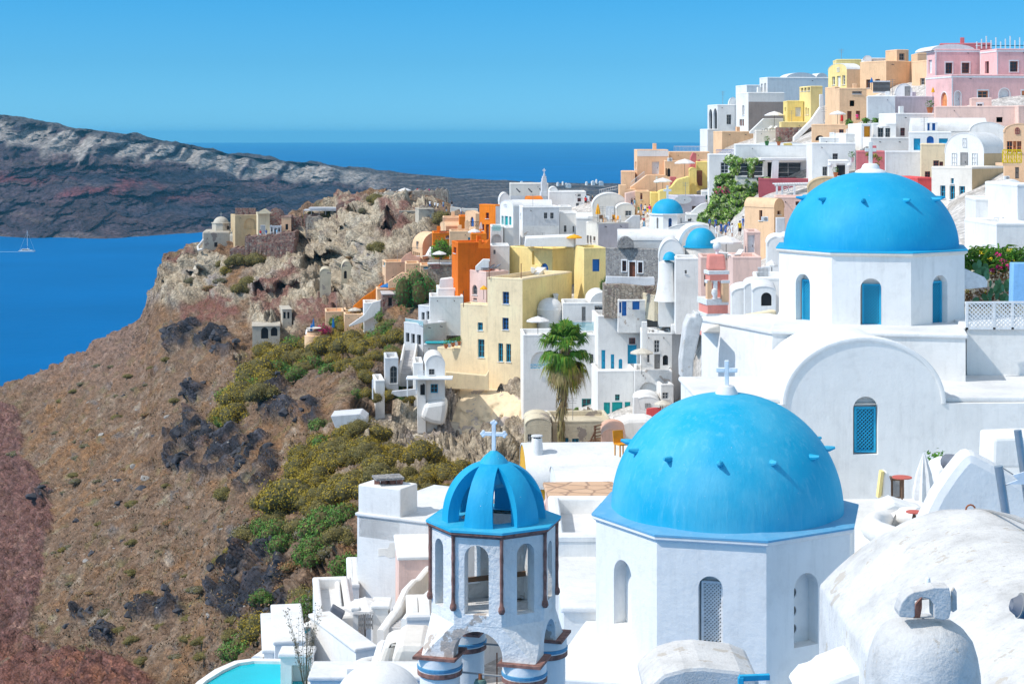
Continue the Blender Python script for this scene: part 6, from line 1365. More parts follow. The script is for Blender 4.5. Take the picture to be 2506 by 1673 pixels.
# the gable wall: one slab in front of the nave with a real arched window recess
O=zz-f['d1']*.34; pa=ray_plane(sx(42),sy(62),O,Nn)-O; pb=ray_plane(sx(728),sy(62),O,Nn)-O; ua,ub=pa.dot(U),pb.dot(U); hh=pa.z; uc=(ua+ub)/2; hwd=(ub-ua)/2
hq=[ray_plane(sx(x),sy(y),O,Nn)-O for x,y in ((337,430),(447,430),(392,305),(392,560))]; w0,w1,wt,wb=hq[0].dot(U),hq[1].dot(U),hq[2].z,hq[3].z
h1=wt+.15; L_=f['l2']; lo=-7.; c0,c1=w0-.3,w1+.3
def G(u,v): return O+U*u+Zv*v
mb=MB().mat('white'); wallface(mb,G(c0,lo),U,c1-c0,h1-lo,[(w0-c0,wb-lo,w1-c0,wt-lo,True)],.30)
mb.add([G(0,lo),G(c0,lo),G(c0,0),G(0,0)],[(0,1,2,3)]); mb.add([G(c1,lo),G(L_,lo),G(L_,0),G(c1,0)],[(0,1,2,3)])
n=40; arc=[(uc-hwd*math.cos(math.pi*k/n),hh*math.sin(math.pi*k/n)) for k in range(n+1)]
La=[p for p in arc if p[0]<c0]; Ra=[p for p in arc if p[0]>c1]; Ma=[p for p in arc if c0<=p[0]<=c1]
zl_=hh*math.sqrt(max(0,1-((c0-uc)/hwd)**2)); zr_=hh*math.sqrt(max(0,1-((c1-uc)/hwd)**2))
for poly in ([(c0,0)]+[(c0,zl_)]+La[::-1],[(c1,0)]+Ra[::-1]+[(c1,zr_)],[(c0,h1),(c1,h1),(c1,zr_)]+Ma[::-1]+[(c0,zl_)]):
    P_=[G(*p) for p in poly]; nn=sum((P_[i].cross(P_[(i+1)%len(P_)]) for i in range(len(P_))),Vector()); P_=P_ if nn.dot(Nn)>0 else P_[::-1]; mb.add(P_,[tuple(range(len(P_)))])
mb.add([G(0,0),G(L_,0),G(L_,0)+f['d1']*.36,G(0,0)+f['d1']*.36],[(0,1,2,3)])
mb.grid([[G(*p) for p in arc],[G(*p)+f['d1']*.4 for p in arc]])
o=mb.build('gable_wall',f['root']); o.location=-f['root'].location
rows=[]
for q_,dd in ((-.02,.03),(-.02,-.03),(.03,-.05),(.11,-.03),(.13,.0),(.13,.5)): rows.append([O+f['d1']*dd+U*(uc-(hwd+q_)*math.cos(math.pi*k/n))+Zv*((hh+q_)*math.sin(math.pi*k/n)) for k in range(n+1)])
mb=MB().mat('white'); mb.grid(rows); o=mb.build('arch_rim',f['root'],smooth=True); o.location=-f['root'].location
before=set(bpy.data.objects)
opening(f['root'],O,U,(w0,wb,w1,wt,True),'N','',.30,wallcol='offwhite'); w_=w1-w0
opening(f['root'],O,U,(w0+w_*.1,wb+.04,w1-w_*.04,wb+(wt-wb)*.81,False),'L','cyan',.27)
for ob in set(bpy.data.objects)-before:
    if ob.parent==f['root']: ob.location=-f['root'].location
H('shaded white wall house below the white lattice fence, right of the upper church',None,837,1300,12,300,'white',-5,D=44.6,roof='slab',ext=2,L1=4)
# lattice fence
g=thing('lattice_fence','white diagonal lattice fence on the wall right of the upper church','fence'); reg('G'); a=Z(132,1380,44); b=Z(1000,1375,44); hh=ss(355)*mpp(44); U=b-a; L_=U.length; u=U.normalized(); fr=MB().mat('pwhite')
fr.obox(a,U,(0,.06,0),(0,0,.07)); fr.obox(a+Zv*hh,U,(0,.09,0),(0,0,.07))
for x in (0,.43,.72,1.): fr.obox(a+U*x,u*.09,(0,.07,0),Zv*hh)
fr.build('frame',g); lt=MB().mat('pwhite'); st=.15
for s in (1,-1):
    k=-hh
    while k<L_:
        s0=max(0,-k); s1=min(hh,L_-k)
        if s1>s0:
            A=a+u*(k+s0)+Zv*(s0 if s>0 else hh-s0); B=a+u*(k+s1)+Zv*(s1 if s>0 else hh-s1); dr=(B-A).normalized(); nn=Vector((-dr.z,0,dr.x))*.020; off=Vector((0,.02+.012*s,0))
            lt.prism([A-nn+off,B-nn+off,B+nn+off,A+nn+off],(0,.010,0))
        k+=st
lt.build('lattice_panel',g); reloc(g)
block('pale blue painted wall end with a small lamp beside the flower bed',[(770,1030),(785,468),(825,470),(1000,470),(1000,1030)],46,.5,'lightblue',bevel=.03)
mb=MB().mat('pwhite'); A=Z(60,540,47); mb.prism([Z(60,530,47),Z(135,550,47),Z(390,660,47),Z(432,720,47),Z(428,800,47),Z(180,825,47),Z(60,825,47)],(0,1.2,0)); single(mb,'awning','white cloth awning emerging behind the drum of the upper church','awning',bevel=.03)
# ---- terrace floor and things right of the near church
reg('10')
g=thing('roof_terrace','broad white terrace between the near church and the upper church','terrace'); zf=PP(2100,1218,40.6).z
mb=MB().mat('roof_white'); mb.obox((7.9,31,zf-4),(34,0,0),(0,25,0),(0,0,4)); mb.build('floor',g,bevel=.04); reloc(g)
umbrella('closed off-white parasol standing on the broad white terrace',648,552,905,100,D=33.5,closed=True,col='canvas',polecol='pwhite')
block('small white rounded post with a yellow side, by the nave wall',[(465,752),(468,660),(480,632),(492,640),(505,680),(505,755)],38.5,.5,'white',name='gate_post',cat='post')
mb=MB().mat('paleyellow'); mb.obox(Z(446,750,38.4),(.12,.1,0),(0,.3,0),(.10,0,.80)); single(mb,'door_reveal','yellow painted strip beside the small white rounded post','wall strip')
g=thing('cabinet','weathered wooden cabinet beside the closed parasol','cabinet'); a=Z(505,752,38.8); mb=MB().mat('wood'); mb.obox(a,(.40,0,0),(0,.4,0),(0,0,.62)); mb.build('case',g); mb=MB().mat('pgrey'); mb.obox(a+Vector((.05,-.03,.05)),(.2,0,0),(0,.03,0),(0,0,.5)); mb.build('door',g); reloc(g)
g=thing('table','small round outdoor table with a rusty top near the cabinet','table'); a=Z(552,765,38); mb=MB().mat('wood'); mb.tube([a,a+Zv*.72],.03,6); mb.build('leg',g); mb=MB().mat('tablered'); mb.rev(a+Zv*.72,[(.01,0),(.30,0),(.30,.03),(.01,.03)],20); mb.build('tabletop',g); reloc(g)
g=thing('table','low round red table at the foot of the closed parasol','table'); a=Z(605,878,34.); 
for k in range(3): mb=MB().mat('wood'); mb.tube([a+Vector((.12*math.cos(k*2.1),.12*math.sin(k*2.1),0)),a+Zv*.4],.025,5); mb.build('leg',g)
mb=MB().mat('tablered'); mb.rev(a+Zv*.4,[(.01,0),(.22,0),(.22,.03),(.01,.03)],20); mb.build('tabletop',g); reloc(g)
g=thing('bench_wall','curved white masonry bench around a sunken seat, near the red table','bench'); 
pts=[Z(x,y,d) for x,y,d in ((640,835,35),(560,835,36),(470,845,36),(430,860,35),(420,885,33.5),(450,905,32),(530,935,30.5))]
mb=MB().mat('white'); mb.tube([p for p in pts],.30,10); mb.tube([p-Zv*.45 for p in pts],.32,10); mb.build('curved_back',g,smooth=True); reloc(g)
block('low rounded white bench seat beyond the curved bench',[(455,835),(460,790),(520,765),(600,790),(655,800),(655,838)],36.5,1.,'white',name='bench_wall',cat='bench',bevel=.15)
block('large smooth triangular white gable rising at the right side',[(560,1000),(640,850),(700,730),(760,640),(810,578),(835,557),(855,552),(880,558),(960,600),(1060,660),(1180,740),(1180,1000)],27.,.7,'white',name='gable_wall',cat='gable wall',bevel=.22)
block('white masonry sofa ledge with a dark cushion at the right side',[(705,700),(712,620),(760,600),(860,600),(860,700)],34,1.2,'white',name='bench_wall',cat='bench',bevel=.08)
mb=MB().mat('greyfab'); mb.tube([Z(752,592,33.6),Z(800,596,33.2)],.22,12); single(mb,'cushion_roll','dark grey rolled cushion on the white masonry sofa','cushion',smooth=True)
block('white masonry seat with a high square back at the right edge',[(950,620),(955,488),(1100,482),(1200,482),(1200,620)],33,1.4,'white',name='bench_wall',cat='bench',bevel=.08)
for i,(x0,y0,x1,y1,w_) in enumerate(((1010,830,976,610,.085),(1105,770,1060,452,.075))):
    mb=MB().mat('steel'); mb.tube([Z(x0,y0,24.5),Z(x1,y1,24.5)],w_,20); single(mb,'steel_post',('leaning polished steel post with a wire, the lower one','leaning polished steel post at the right edge, the taller one')[i],'post',smooth=True)
mb=MB().mat('pgrey'); mb.tube([Z(995,618,24.4),Z(1045,650,24.4)],.012,5); mb.tube([Z(1005,692,24.4),Z(1045,685,24.4)],.012,5); single(mb,'wire','steel wires between the leaning posts','wire')
mb=MB().mat('crossblue'); mb.prism([Z(1040,650,24.2),Z(1100,632,24.2),Z(1130,660,24.2),Z(1100,690,24.2),Z(1010,690,24.2),Z(1060,672,24.2)],(0,.03,0)); single(mb,'shade_sail','folded pale blue shade sail corner at the right edge','shade sail')
pot('small green plant in the corner behind the closed parasol',704,735,36.,col='pwhite',plant='leaf_bright',s=1.3)
# ---- weathered barrel vault, bottom right
g=thing('vault_roof','big weathered white barrel vault filling the bottom right corner','vaulted roof'); xc,y0,y1,zc,hw,rs=6.02,12.5,22.6,-4.86,1.95,1.05
mb=MB().mat('mottled'); n=40; rows=[]
for j in range(30):
    t=j/29; y=y0+(y1-y0)*t; row=[Vector((xc-hw-.06,y,-11)),Vector((xc-hw-.02,y,zc-rs-.06))]
    for k in range(n+1):
        a=math.pi*k/n; e=min(1,(y1-y)/.5)**.35 if y>y1-.5 else 1
        uu=-1+2*k/n; p=Vector((xc+hw*uu,y,zc-rs+rs*(1-abs(uu)**2.1)*(.93+.07*e)))
        nz=float(fbm(np.array([p.x*1.3,p.y*1.3,p.z*1.3]),3))*.05; row.append(p+Vector((nz*.5,0,nz)))
    row+= [Vector((xc+hw,y,-11))]; rows.append(row)
mb.grid(rows); mb.add(rows[-1],[tuple(range(len(rows[-1])))]); mb.add(rows[0],[tuple(range(len(rows[0])))[::-1]]); mb.build('vault',g,smooth=True)
mb=MB().mat('rust'); mb.tube([Z(853,800,16.2)+Vector((.06*math.cos(a),0,.06*math.sin(a))) for a in [2*math.pi*k/12 for k in range(13)]],.012,5); mb.build('anchor_ring',g)
mb=MB().mat('pgrey'); mb.tube([Z(870,800,16.2),Z(940,808,16.),Z(1010,828,15.6),Z(1100,865,15.)],.018,6); mb.build('anchor_cable',g); reloc(g)
reg('H')
g=thing('chimney','bulbous weathered white chimney with a broken tile cowl, bottom right','chimney'); D_=9.6; k=mpp(D_)
mb=MB().mat('mottled'); top=Z(1200,800,D_); r0=ss(1290/2)*k; n=48; prof=[(r0*1.0,-1.6),(r0*1.0,-.55),(r0*.985,-.40),(r0*.93,-.27),(r0*.84,-.16),(r0*.70,-.075),(r0*.52,-.02),(r0*.3,.0),(.01,.0)]
mb.rev(top-Zv*.0,prof,n)
mb.v=[tuple(Vector(v)+Vector((1,.3,.5))*float(fbm(np.array(v)*5,3))*.012) for v in mb.v]; mb.build('stack',g,smooth=True)
def PH(x,y,dd=0): return Z(x,y,D_-dd)
mb=MB().mat('mottled'); O=PH(930,790,.18)
out=[(930,770),(925,720),(960,620),(1020,545),(1100,500),(1200,485),(1330,450),(1500,450),(1525,600),(1525,700),(1500,800),(1440,820),(1330,800),(1325,640),(1280,580),(1190,560),(1110,600),(1110,780),(1090,795),(950,785)]
mb.prism([PH(x,y,.16) for x,y in out],(0,.16,0)); mb.build('cowl',g,bevel=.008)
mb=MB().mat('mottled'); mb.prism([PH(x,y,.06) for x,y in ((1525,720),(1525,500),(1555,445),(1585,500),(1590,700),(1550,730))],(0,.03,0)); mb.build('roof_tile',g,bevel=.004)
mb=MB().mat('colonnette'); mb.prism([PH(x,y,.0) for x,y in ((1090,790),(1120,640),(1190,560),(1190,680),(1170,790))],(0,.03,0)); mb.build('roof_tile',g)
mb=MB().mat('mottled'); mb.obox(PH(1100,600,-.02),PH(1500,560,-.02)-PH(1100,600,-.02),(0,.02,0),Zv*.03); mb.build('cap_slab',g)
mb=MB().mat('crossblue'); mb.rev(PH(1255,420,.02),[(.022,0),(.022,.03),(.018,.055),(.001,.065)],12); mb.build('knob',g,smooth=True); reloc(g)
g=thing('spotlight','dark blue metal spotlight poking in at the right frame edge','lamp'); D_=8.5
mb=MB().mat('greyfab'); mb.tube([Z(2200,640,D_),Z(2205,645,D_),Z(2290,660,D_),Z(2300,662,D_),Z(2420,690,D_)],[.02,.044,.075,.082,.075],20); mb.build('housing',g,smooth=True)
mb=MB().mat('pgrey'); mb.tube([Z(2292,650,D_),Z(2312,655,D_)],.088,20); mb.build('trim_ring',g); reloc(g)
block('sloping white parapet foot at the bottom between church and chimney',[(100,1560),(140,1500),(400,1400),(560,1360),(620,1380),(620,1760),(-200,1760),(-60,1600)],14.5,1.,'white',name='roof_parapet',cat='parapet',bevel=.1)
# ---- near bell tower
reg('8')
g=thing('bell_tower','near white bell tower with an open blue ribbed crown and brown colonnettes','bell tower'); c=Vector((-.339,32.,0)); a0=R(-82.6); zr=-7.15
fz=.30; bk=[(k,'frac',.30,fz,.70,1.36,'thru','') for k in (3,4,5,6,7)]
octdrum(g,c,1.165,a0,-8.86,zr-.10,[(0,500,738,547,1120,'thru',''),(1,667,778,806,1175,'thru',''),(2,967,766,1066,1166,'thru','')]+bk,t=.24,inner=True,mat='worn_white')
ledge(g,c,.62,1.26,a0,zr,.07,'dome_blue_faded','colonnette',rise=.03)
P8=octpts(c,1.19,a0,0)
for i in range(8):
    mb=MB().mat('colonnette'); p=P8[i]; zz_=zr-.10; pts=[];rs=[]; nn_=12
    for q in range(nn_+1): pts.append(Vector((p.x,p.y,zz_-1.22*q/nn_))); rs.append(.031+(.006 if q%4==0 else 0))
    pts+= [Vector((p.x,p.y,zz_-1.25)),Vector((p.x,p.y,zz_-1.31)),Vector((p.x,p.y,zz_-1.36))]; rs+=[.055,.065,.04]; mb.tube(pts,rs,9); mb.build('colonnette',g,smooth=True)
# crown of six ribs
for i in range(6):
    a=R(-17+60*i); mb=MB().mat('dome_blue'); no=22; ro,ho=.965,1.06; ri,hi=.74,.86; rows=[]
    for j in range(no+1):
        e=R(78)*j/no; 
        def pt(r_,h_,off):
            rr=r_*math.cos(e)**.9; wd=.275*(1-.38*j/no); aa=a; d=Vector((math.sin(aa),-math.cos(aa),0)); s=Vector((math.cos(aa),math.sin(aa),0))
            b=math.sqrt(max(rr*rr-(wd*off)**2,0.0004)); return Vector((c.x,c.y,zr+.02))+d*b+s*wd*off+Zv*(h_*math.sin(e))
        rows.append([pt(ro,ho,-1),pt(ro,ho,-.5),pt(ro+.02,ho,0),pt(ro,ho,.5),pt(ro,ho,1),pt(ri,hi,.8),pt(ri,hi,0),pt(ri,hi,-.8)])
    mb.grid(rows,closed=True); mb.build('crown_rib',g,smooth=True)
mb=MB().mat('dome_blue_faded'); mb.rev(Vector((c.x,c.y,zr)),[(.20,.60),(.34,.70),(.355,.80),(.33,.92),(.27,1.05),(.18,1.16),(.07,1.25),(.01,1.27)],28); mb.build('onion_finial',g,smooth=True)
cross(Vector((c.x,c.y,zr+1.22)),.56,'crossblue',g,wd=.72,th=.05,ang=R(-12),style='bud')
# lower stage with four arches on round piers, chamfered back to the octagon
th=R(-15.1); d2=Vector((math.cos(th),math.sin(th),0)); d1=Vector((-math.sin(th),math.cos(th),0)); s=1.165*math.cos(R(22.5))-.004; zb=-9.50; zt=-8.85; hf=s*math.tan(R(22.5))
mb=MB().mat('worn_white')
for (U,V_) in ((d2,-d1),(d1,d2),(-d2,d1),(-d1,-d2)):
    M_=c+V_*s; n=14; ol=[(-s,zb),(-.46,zb)]+[(-.46*math.cos(math.pi*k/n),zb+.10+.44*math.sin(math.pi*k/n)) for k in range(n+1)]+[(.46,zb),(s,zb),(hf,zt),(-hf,zt)]
    mb.prism([Vector((M_.x,M_.y,0))+U*u+Zv*v for u,v in ol],-V_*.30)
    A=c+V_*s+U*s; A=Vector((A.x,A.y,zb)); B=c+V_*s+U*hf; B=Vector((B.x,B.y,zt)); C2=c+V_*hf+U*s; C2=Vector((C2.x,C2.y,zt)); mb.add([A,C2,B],[(0,1,2)])
q_=octpts(c,1.165,a0,zt); mb.add(q_,[tuple(range(8))]); mb.build('arched_stage',g)
for i,(ii,jj) in enumerate(((-1,-1),(1,-1),(1,1),(-1,1))):
    p=c+d2*ii*.80+d1*jj*.80; p=Vector((p.x,p.y,0)); m1=MB().mat('white'); m1.rev(p,[(.37,-16),(.37,-9.86),(.40,-9.84),(.40,-9.52),(.30,-9.5)],28); pr=m1.build('pier',g,smooth=True)
    m1=MB().mat('colonnette'); m1.rev(p,[(.38,-9.87),(.415,-9.85),(.415,-9.78),(.38,-9.76)],28); m1.box(Vector((p.x,p.y,-9.52)),.80,.80,.05,th); m1.build('capital',pr); m1=MB().mat('bandblue'); m1.rev(p,[(.40,-9.75),(.418,-9.74),(.418,-9.69),(.40,-9.68)],28); m1.build('painted_band',pr)
mb=MB().mat('pgrey'); A=c-d2*.8-d1*.8; B=c+d2*.8-d1*.8; mb.tube([Vector((A.x,A.y,-9.80)),Vector((B.x,B.y,-9.82))],.02,6); A=c-d2*.8+d1*.7; B=c+d2*.8+d1*.7; mb.tube([Vector((A.x,A.y,-9.72)),Vector((B.x,B.y,-9.72))],.02,6); mb.build('iron_bar',g)
mb=MB().mat('wood'); mb.obox(Vector((c.x-.7,c.y+.3,-8.45)),(1.3,.25,.08),(0,.06,0),(0,0,.09)); mb.build('beam',g); reloc(g)
g=thing('bell','green bronze bell hanging in the near bell tower','bell'); b=c-d1*.8; b=Vector((b.x-.03,b.y,-9.82)); mb=MB().mat('verdigris'); mb.rev(b-Zv*.42,[(.185,0),(.18,.02),(.145,.10),(.125,.2),(.115,.28),(.09,.33),(.01,.34)],28); mb.build('body',g,smooth=True)
mb=MB().mat('rust'); mb.tube([b-Zv*.09,b+Zv*.02],.035,8); mb.build('hanger',g); reloc(g)
mb=MB().mat('rust'); a=b+Vector((.30,.4,.0)); mb.tube([a+Zv*.28,a-Zv*.6],.012,6); single(mb,'bell_rope','rusty chain hanging behind the green bell','chain')
H('white wall block between the near bell tower and the near church',None,1170,1560,735,1160,'white',0,D=33.5,L1=5,par=.3)
H('low white floor block below the wall beside the near church',None,1235,1500,1160,1700,'white',0,D=30,L1=6,roof='slab',ext=4)
# ---- white vaulted roofs behind the bell tower (crop B)
reg('B')
f=H('long white barrel roof with orange gable, behind the near bell tower',None,262,1700,820,960,'ochre',3,D=50,roof='v1',apex=262,L1=5.,roofcol='roof_white')
f=H('second lower white barrel roof in front of the long one',None,650,1700,842,960,'white',3,D=46.6,roof='v1',apex=570,L1=3.6,roofcol='roof_white')
g=thing('chimney','white tapered chimney with a pale green cap on the long barrel roof','chimney'); a=Z(388,338,51.); mb=MB().mat('white'); h_=ss(215)*mpp(51); mb.rev(a,[(.26,-.3),(.25,0),(.21,h_*.8),(.205,h_*.82)],20,cap=True); mb.build('stack',g,smooth=True)
for k in range(4): mb=MB().mat('dark'); p=a+Vector((.15*math.cos(k*1.57+.8),.15*math.sin(k*1.57+.8),h_*.8)); mb.box(p,.06,.06,.1); mb.build('vent_post',g)
mb=MB().mat('palegrey'); mb.rev(a,[(.01,h_*.9),(.25,h_*.92),(.22,h_*.98),(.01,h_+.02)],20); mb.build('cap',g,smooth=True); reloc(g)
block('pink parapet wall of the tiled terrace behind the bell tower',[(430,1090),(545,870),(1420,820),(1420,1040),(700,1075)],44,.4,'lightpink',name='roof_parapet',cat='parapet')
f=H('terracotta tiled roof terrace between the bell tower and the near dome',None,600,1500,1100,1420,'lightpink',3,D=41.5,L1=4.,roof='slab',roofcol='tiles_tan')
mb=MB().mat('tiles_tan'); p0=Z(560,1410,37.5); p1=Z(1450,1410,37.5); p2=Z(1450,1060,43); p3=Z(640,1080,43); mb.add([p0,p1,p2,p3,p0-Zv*.3,p1-Zv*.3,p2-Zv*.3,p3-Zv*.3],[(0,1,2,3),(4,5,1,0),(5,6,2,1),(7,4,0,3)]); single(mb,'roof_paving','sunlit tan tile paving of the roof terrace','paving')
H('white terrace front under the tan tile paving',None,640,1500,1425,1600,'white',2,D=37.2,L1=3,roof='slab')
chair('white and orange garden chair beside the left edge of the near dome',1470,390,47,.5,col='pochre',group=None)
# ---- bottom left terraces (crop A)
reg('A')
f=H('big white house with peeling patches and a corner chimney, left of the bell tower',745,1345,None,332,930,'white',62,D=56,roof='slab',L2=7.,ext=5)
g=thing('chimney','square white chimney with stones on its lid at the corner of the big white house','chimney'); a=f['top'][3]-f['d1']*1.2+f['d2']*.75; mb=MB().mat('white'); mb.box(a-Zv*1,1.5,2.3,2.45,R(62)); mb.build('stack',g,bevel=.06)
for k in range(4): mb=MB().mat('colonnette'); mb.box(a+Vector((-.5+.35*k,0,1.45)),.25,.3,.25,k); mb.build('stone',g)
mb=MB().mat('stone_grey'); mb.box(a+Vector((0,0,1.7)),1.3,1.0,.1,.3); mb.build('lid',g); reloc(g)
block('low white vault hump on the roof behind the big white house',[(1000,290),(1015,230),(1060,208),(1130,205),(1170,225),(1195,290)],60,3.,'white',name='vault_roof',cat='roof',bevel=.3)
mb=MB().mat('mottled'); fr_=f; O_=fr_['B0']+fr_['d1']*fr_['l1']; U_=-fr_['d1']; Nn=U_.cross(Zv)
for (pts) in ([(910,515),(985,512),(1000,470),(1050,465),(1060,505),(1110,505),(1112,560),(1000,590),(960,570),(910,575)],[(1180,470),(1210,462),(1250,515),(1215,530),(1185,510)]):
    mb=MB().mat('offwhite'); mb.prism([ray_plane(sx(x),sy(y),O_,Nn)+Nn*.012 for x,y in pts],-Nn*.03); o=mb.build('bare_plaster_patch',fr_['root']); o.location=-fr_['root'].location
H('lilac-shaded white box house behind the curving stair wall',None,1070,1330,605,930,'lilac2' if False else 'lightpink',6,D=52.5,L1=4,roofcol='white',roof='slab')  # lightpink walls on a white house: lilac shade put into the colour
def strip(label,tops,D_,dep,h,col='white',name='garden_wall',cat='wall'):
    """freestanding low wall following a line: tops are (x,y,D)"""
    P_=[Z(x,y,d) for x,y,d in tops]; mb=MB().mat(col); rows=[]
    n=len(P_); prof=[(-dep/2,-h),(-dep/2,-.06),(-dep/4,0),(dep/4,0),(dep/2,-.06),(dep/2,-h)]
    for q,zz in prof:
        row=[]
        for i,p in enumerate(P_):
            d=(P_[min(i+1,n-1)]-P_[max(i-1,0)]); d.z=0; d.normalize(); s_=Vector((-d.y,d.x,0)); row.append(p+s_*q+Zv*zz)
        rows.append(row)
    mb.grid(rows); mb.add([r[0] for r in rows],[tuple(range(len(rows)))]); mb.add([r[-1] for r in rows],[tuple(range(len(rows)))[::-1]])
    return single(mb,name,label,cat,smooth=True)
strip('white wavy stair wall sweeping down left of the bell tower',[(925,1145,49),(985,1060,49.6),(1060,955,50.2),(1095,880,50.8),(1120,825,51.2),(1185,755,51.8),(1215,748,52),(1300,645,52.6),(1340,600,53)],50,.30,2.2)
strip('second white stair wall on the inner side of the curving stairs',[(1110,1060,47.8),(1180,960,48.6),(1260,880,49.6),(1330,820,50.4)],50,.25,1.6)
stairs('shaded grey steps between the two curving stair walls',1000,1130,49.4,1290,880,51.5,w=1.5,n=16,col='grey',wall=False)
f=H('white plunge pool tub left of the bell tower',None,1132,1320,1052,1200,'white',4,D=47.2,L1=3.,par=.45)
mb=MB().mat('pool_dark'); a=f['top'][0]; mb.obox(a+Vector((.45,.45,-.25)),f['d2']*(f['l2']-.9),f['d1']*(f['l1']-.9),Zv*.08); o=mb.build('water',f['root']); o.location=-f['root'].location
umbrella('large white parasol over the small wooden gate, bottom left terraces',806,895,1150,330,D=50.5,col='canvas',polecol='wood')
g=thing('gate','small grey wooden picket gate under the large white parasol','gate'); D_=49.6
for k in range(7): mb=MB().mat('wood2' if False else 'pgrey'); x=752+k*17.5; top_=1040-12*math.sin(math.pi*k/6)-8; mb.obox(Z(x,1142,D_),(ss(12)*mpp(D_),0,0),(0,.04,0),(0,0,ss(1142-top_)*mpp(D_))); mb.build('picket',g)
mb=MB().mat('pgrey'); 
for y in (1075,1120): mb.obox(Z(750,y,D_)+Vector((0,.04,0)),(ss(118)*mpp(D_),0,0),(0,.04,0),(0,0,.1))
mb.build('crossbar',g); reloc(g)
H('white gate house wall left of the picket gate',None,712,752,1000,1150,'white',0,D=50,L1=1.2,roof='slab'); H('white gate house wall right of the picket gate',None,866,985,985,1160,'white',0,D=50,L1=1.2,roof='slab')
f=H('low white planter wall block left of the gate',568,590,720,990,1070,'white',10,D=52,par=.2)
H('low white terrace under the gate with a lounging nook',400,430,720,1068,1140,'white',8,D=50.5)
H('small white side house at the left foot of the big white house',658,670,760,802,960,'white',14,D=57)
f=H('white flat-topped vault house with a sloping roof, centre of the lower left terraces',384,735,886,1320,1540,'white',44,D=45.5,roof='slab',ext=4)
f2=H('white frame wall with a square opening at the edge of the large pool',None,148,388,1362,1640,'white',0,D=43,roof='slab',L1=.8,wins=[(2,233,1420,376,1640,'N')],t=.5)
H('white pool house steps between the two pools',90,105,330,1265,1420,'white',20,D=46.5,roof='slab')
H('white low block under the upper narrow pool',0,20,110,1330,1420,'white',20,D=47.5,roof='slab')
def pool(label,pts,z_off,D_,mat='pool',name='swimming_pool'):
    P_=[Z(x,y,d) for x,y,d in pts]; z=P_[0].z; 
    P_=[Vector((p.x*z/p.z,p.y*z/p.z,z)) for p in P_]
    cc=sum(P_,Vector())/len(P_); g=thing(name,label,'swimming pool'); mb=MB().mat(mat); mb.add(P_,[tuple(range(len(P_)))]); mb.build('water',g)
    n=len(P_); rows=[]
    for q,zz in ((0.,-.1),(0.,.10),(.32,.10),(.34,-.0),(.34,-2.2)): rows.append([p+((p-cc)*Vector((1,1,0))).normalized()*q+Zv*zz for p in P_])
    m2=MB().mat('white'); m2.grid(rows,closed=True); m2.build('rim',g); reloc(g); return g
pool('large curved turquoise infinity pool at the bottom left',[(-560,1680,42),(-430,1560,42),(-300,1480,42),(-180,1425,42),(-60,1408,42),(140,1412,42),(300,1440,42),(340,1480,42),(330,1700,42)],0,42)
pool('narrow turquoise pool above the white pool house',[(150,1250,49),(225,1200,49),(300,1165,49),(375,1140,49),(395,1150,49),(330,1215,49),(240,1232,49)],0,49)
strip('white slanting deck edge running beside the narrow pool',[(-40,1350,47.5),(60,1280,48.5),(180,1205,50),(300,1130,51.5),(380,1080,52.5),(430,1065,53)],50,.4,2.)
strip('white rounded parapet in front of the narrow pool',[(300,1260,47.5),(350,1190,48.5),(400,1150,49.5),(440,1140,50)],50,.4,1.6)
strip('beige-white curving wall at the bottom centre left',[(515,1568,40),(560,1500,41),(620,1465,42),(720,1400,43.2),(800,1365,44),(885,1350,44.6)],50,.35,2.5)
strip('smooth beige drain wall curving down beside the bell tower',[(860,1440,41.5),(905,1340,42.5),(935,1240,43.6),(950,1225,44)],50,.3,1.8)
block('rounded beige-white masonry mass left of the bell tower foot',[(1010,1530),(1015,1380),(1050,1275),(1100,1258),(1290,1265),(1290,1530)],40.5,2.5,'offwhite',name='garden_wall',bevel=.3)
block('low cream ledge wall above the beige masonry mass',[(880,1500),(960,1260),(1010,1240),(1290,1190),(1290,1330),(1040,1290),(1000,1500)],41.5,1.5,'offwhite',bevel=.15)
g=thing('dome_roof','broad low white dome at the bottom edge left of the bell tower','domed roof'); a=Z(915,1600,37.5); dome(a-Zv*.6,ss(360)*mpp(37.5),1.35,'roof_white',g); reloc(g)
g=thing('chimney','small white arched chimney cowl on the low dome','chimney'); a=Z(707,1555,38.5); k=mpp(38.5); w_=ss(85)*k; h_=ss(105)*k; mb=MB().mat('white'); wallface(mb,a-Vector((w_/2,0,0)),Vector((1,0,0)),w_,h_,[(w_*.25,h_*.35,w_*.75,h_*.8,True)],w_*.3); mb.build('stack',g); mb=MB().mat('white'); mb.box(a+Vector((0,w_/2,0)),w_,w_*.98,h_*1.0); mb.build('back',g,bevel=.03); reloc(g)
H('white lower hillside floor house under the lower left terraces',None,380,1300,1545,1800,'white',0,D=39,L1=1.5,roof='slab',ext=6)
mb=MB().mat('cred'); mb.tube([Z(430,1090,50.2),Z(470,1050,50.2),Z(540,1035,50.2)],.12,8); single(mb,'towel','orange-red towel draped on the terrace edge','towel')
mb=MB().mat('greyfab'); mb.obox(Z(500,1075,49.8),(.5,0,-.3),(0,.4,0),(.25,0,.6)); single(mb,'cushion','striped grey cushion leaning on the terrace edge','cushion',bevel=.05)
terrain()
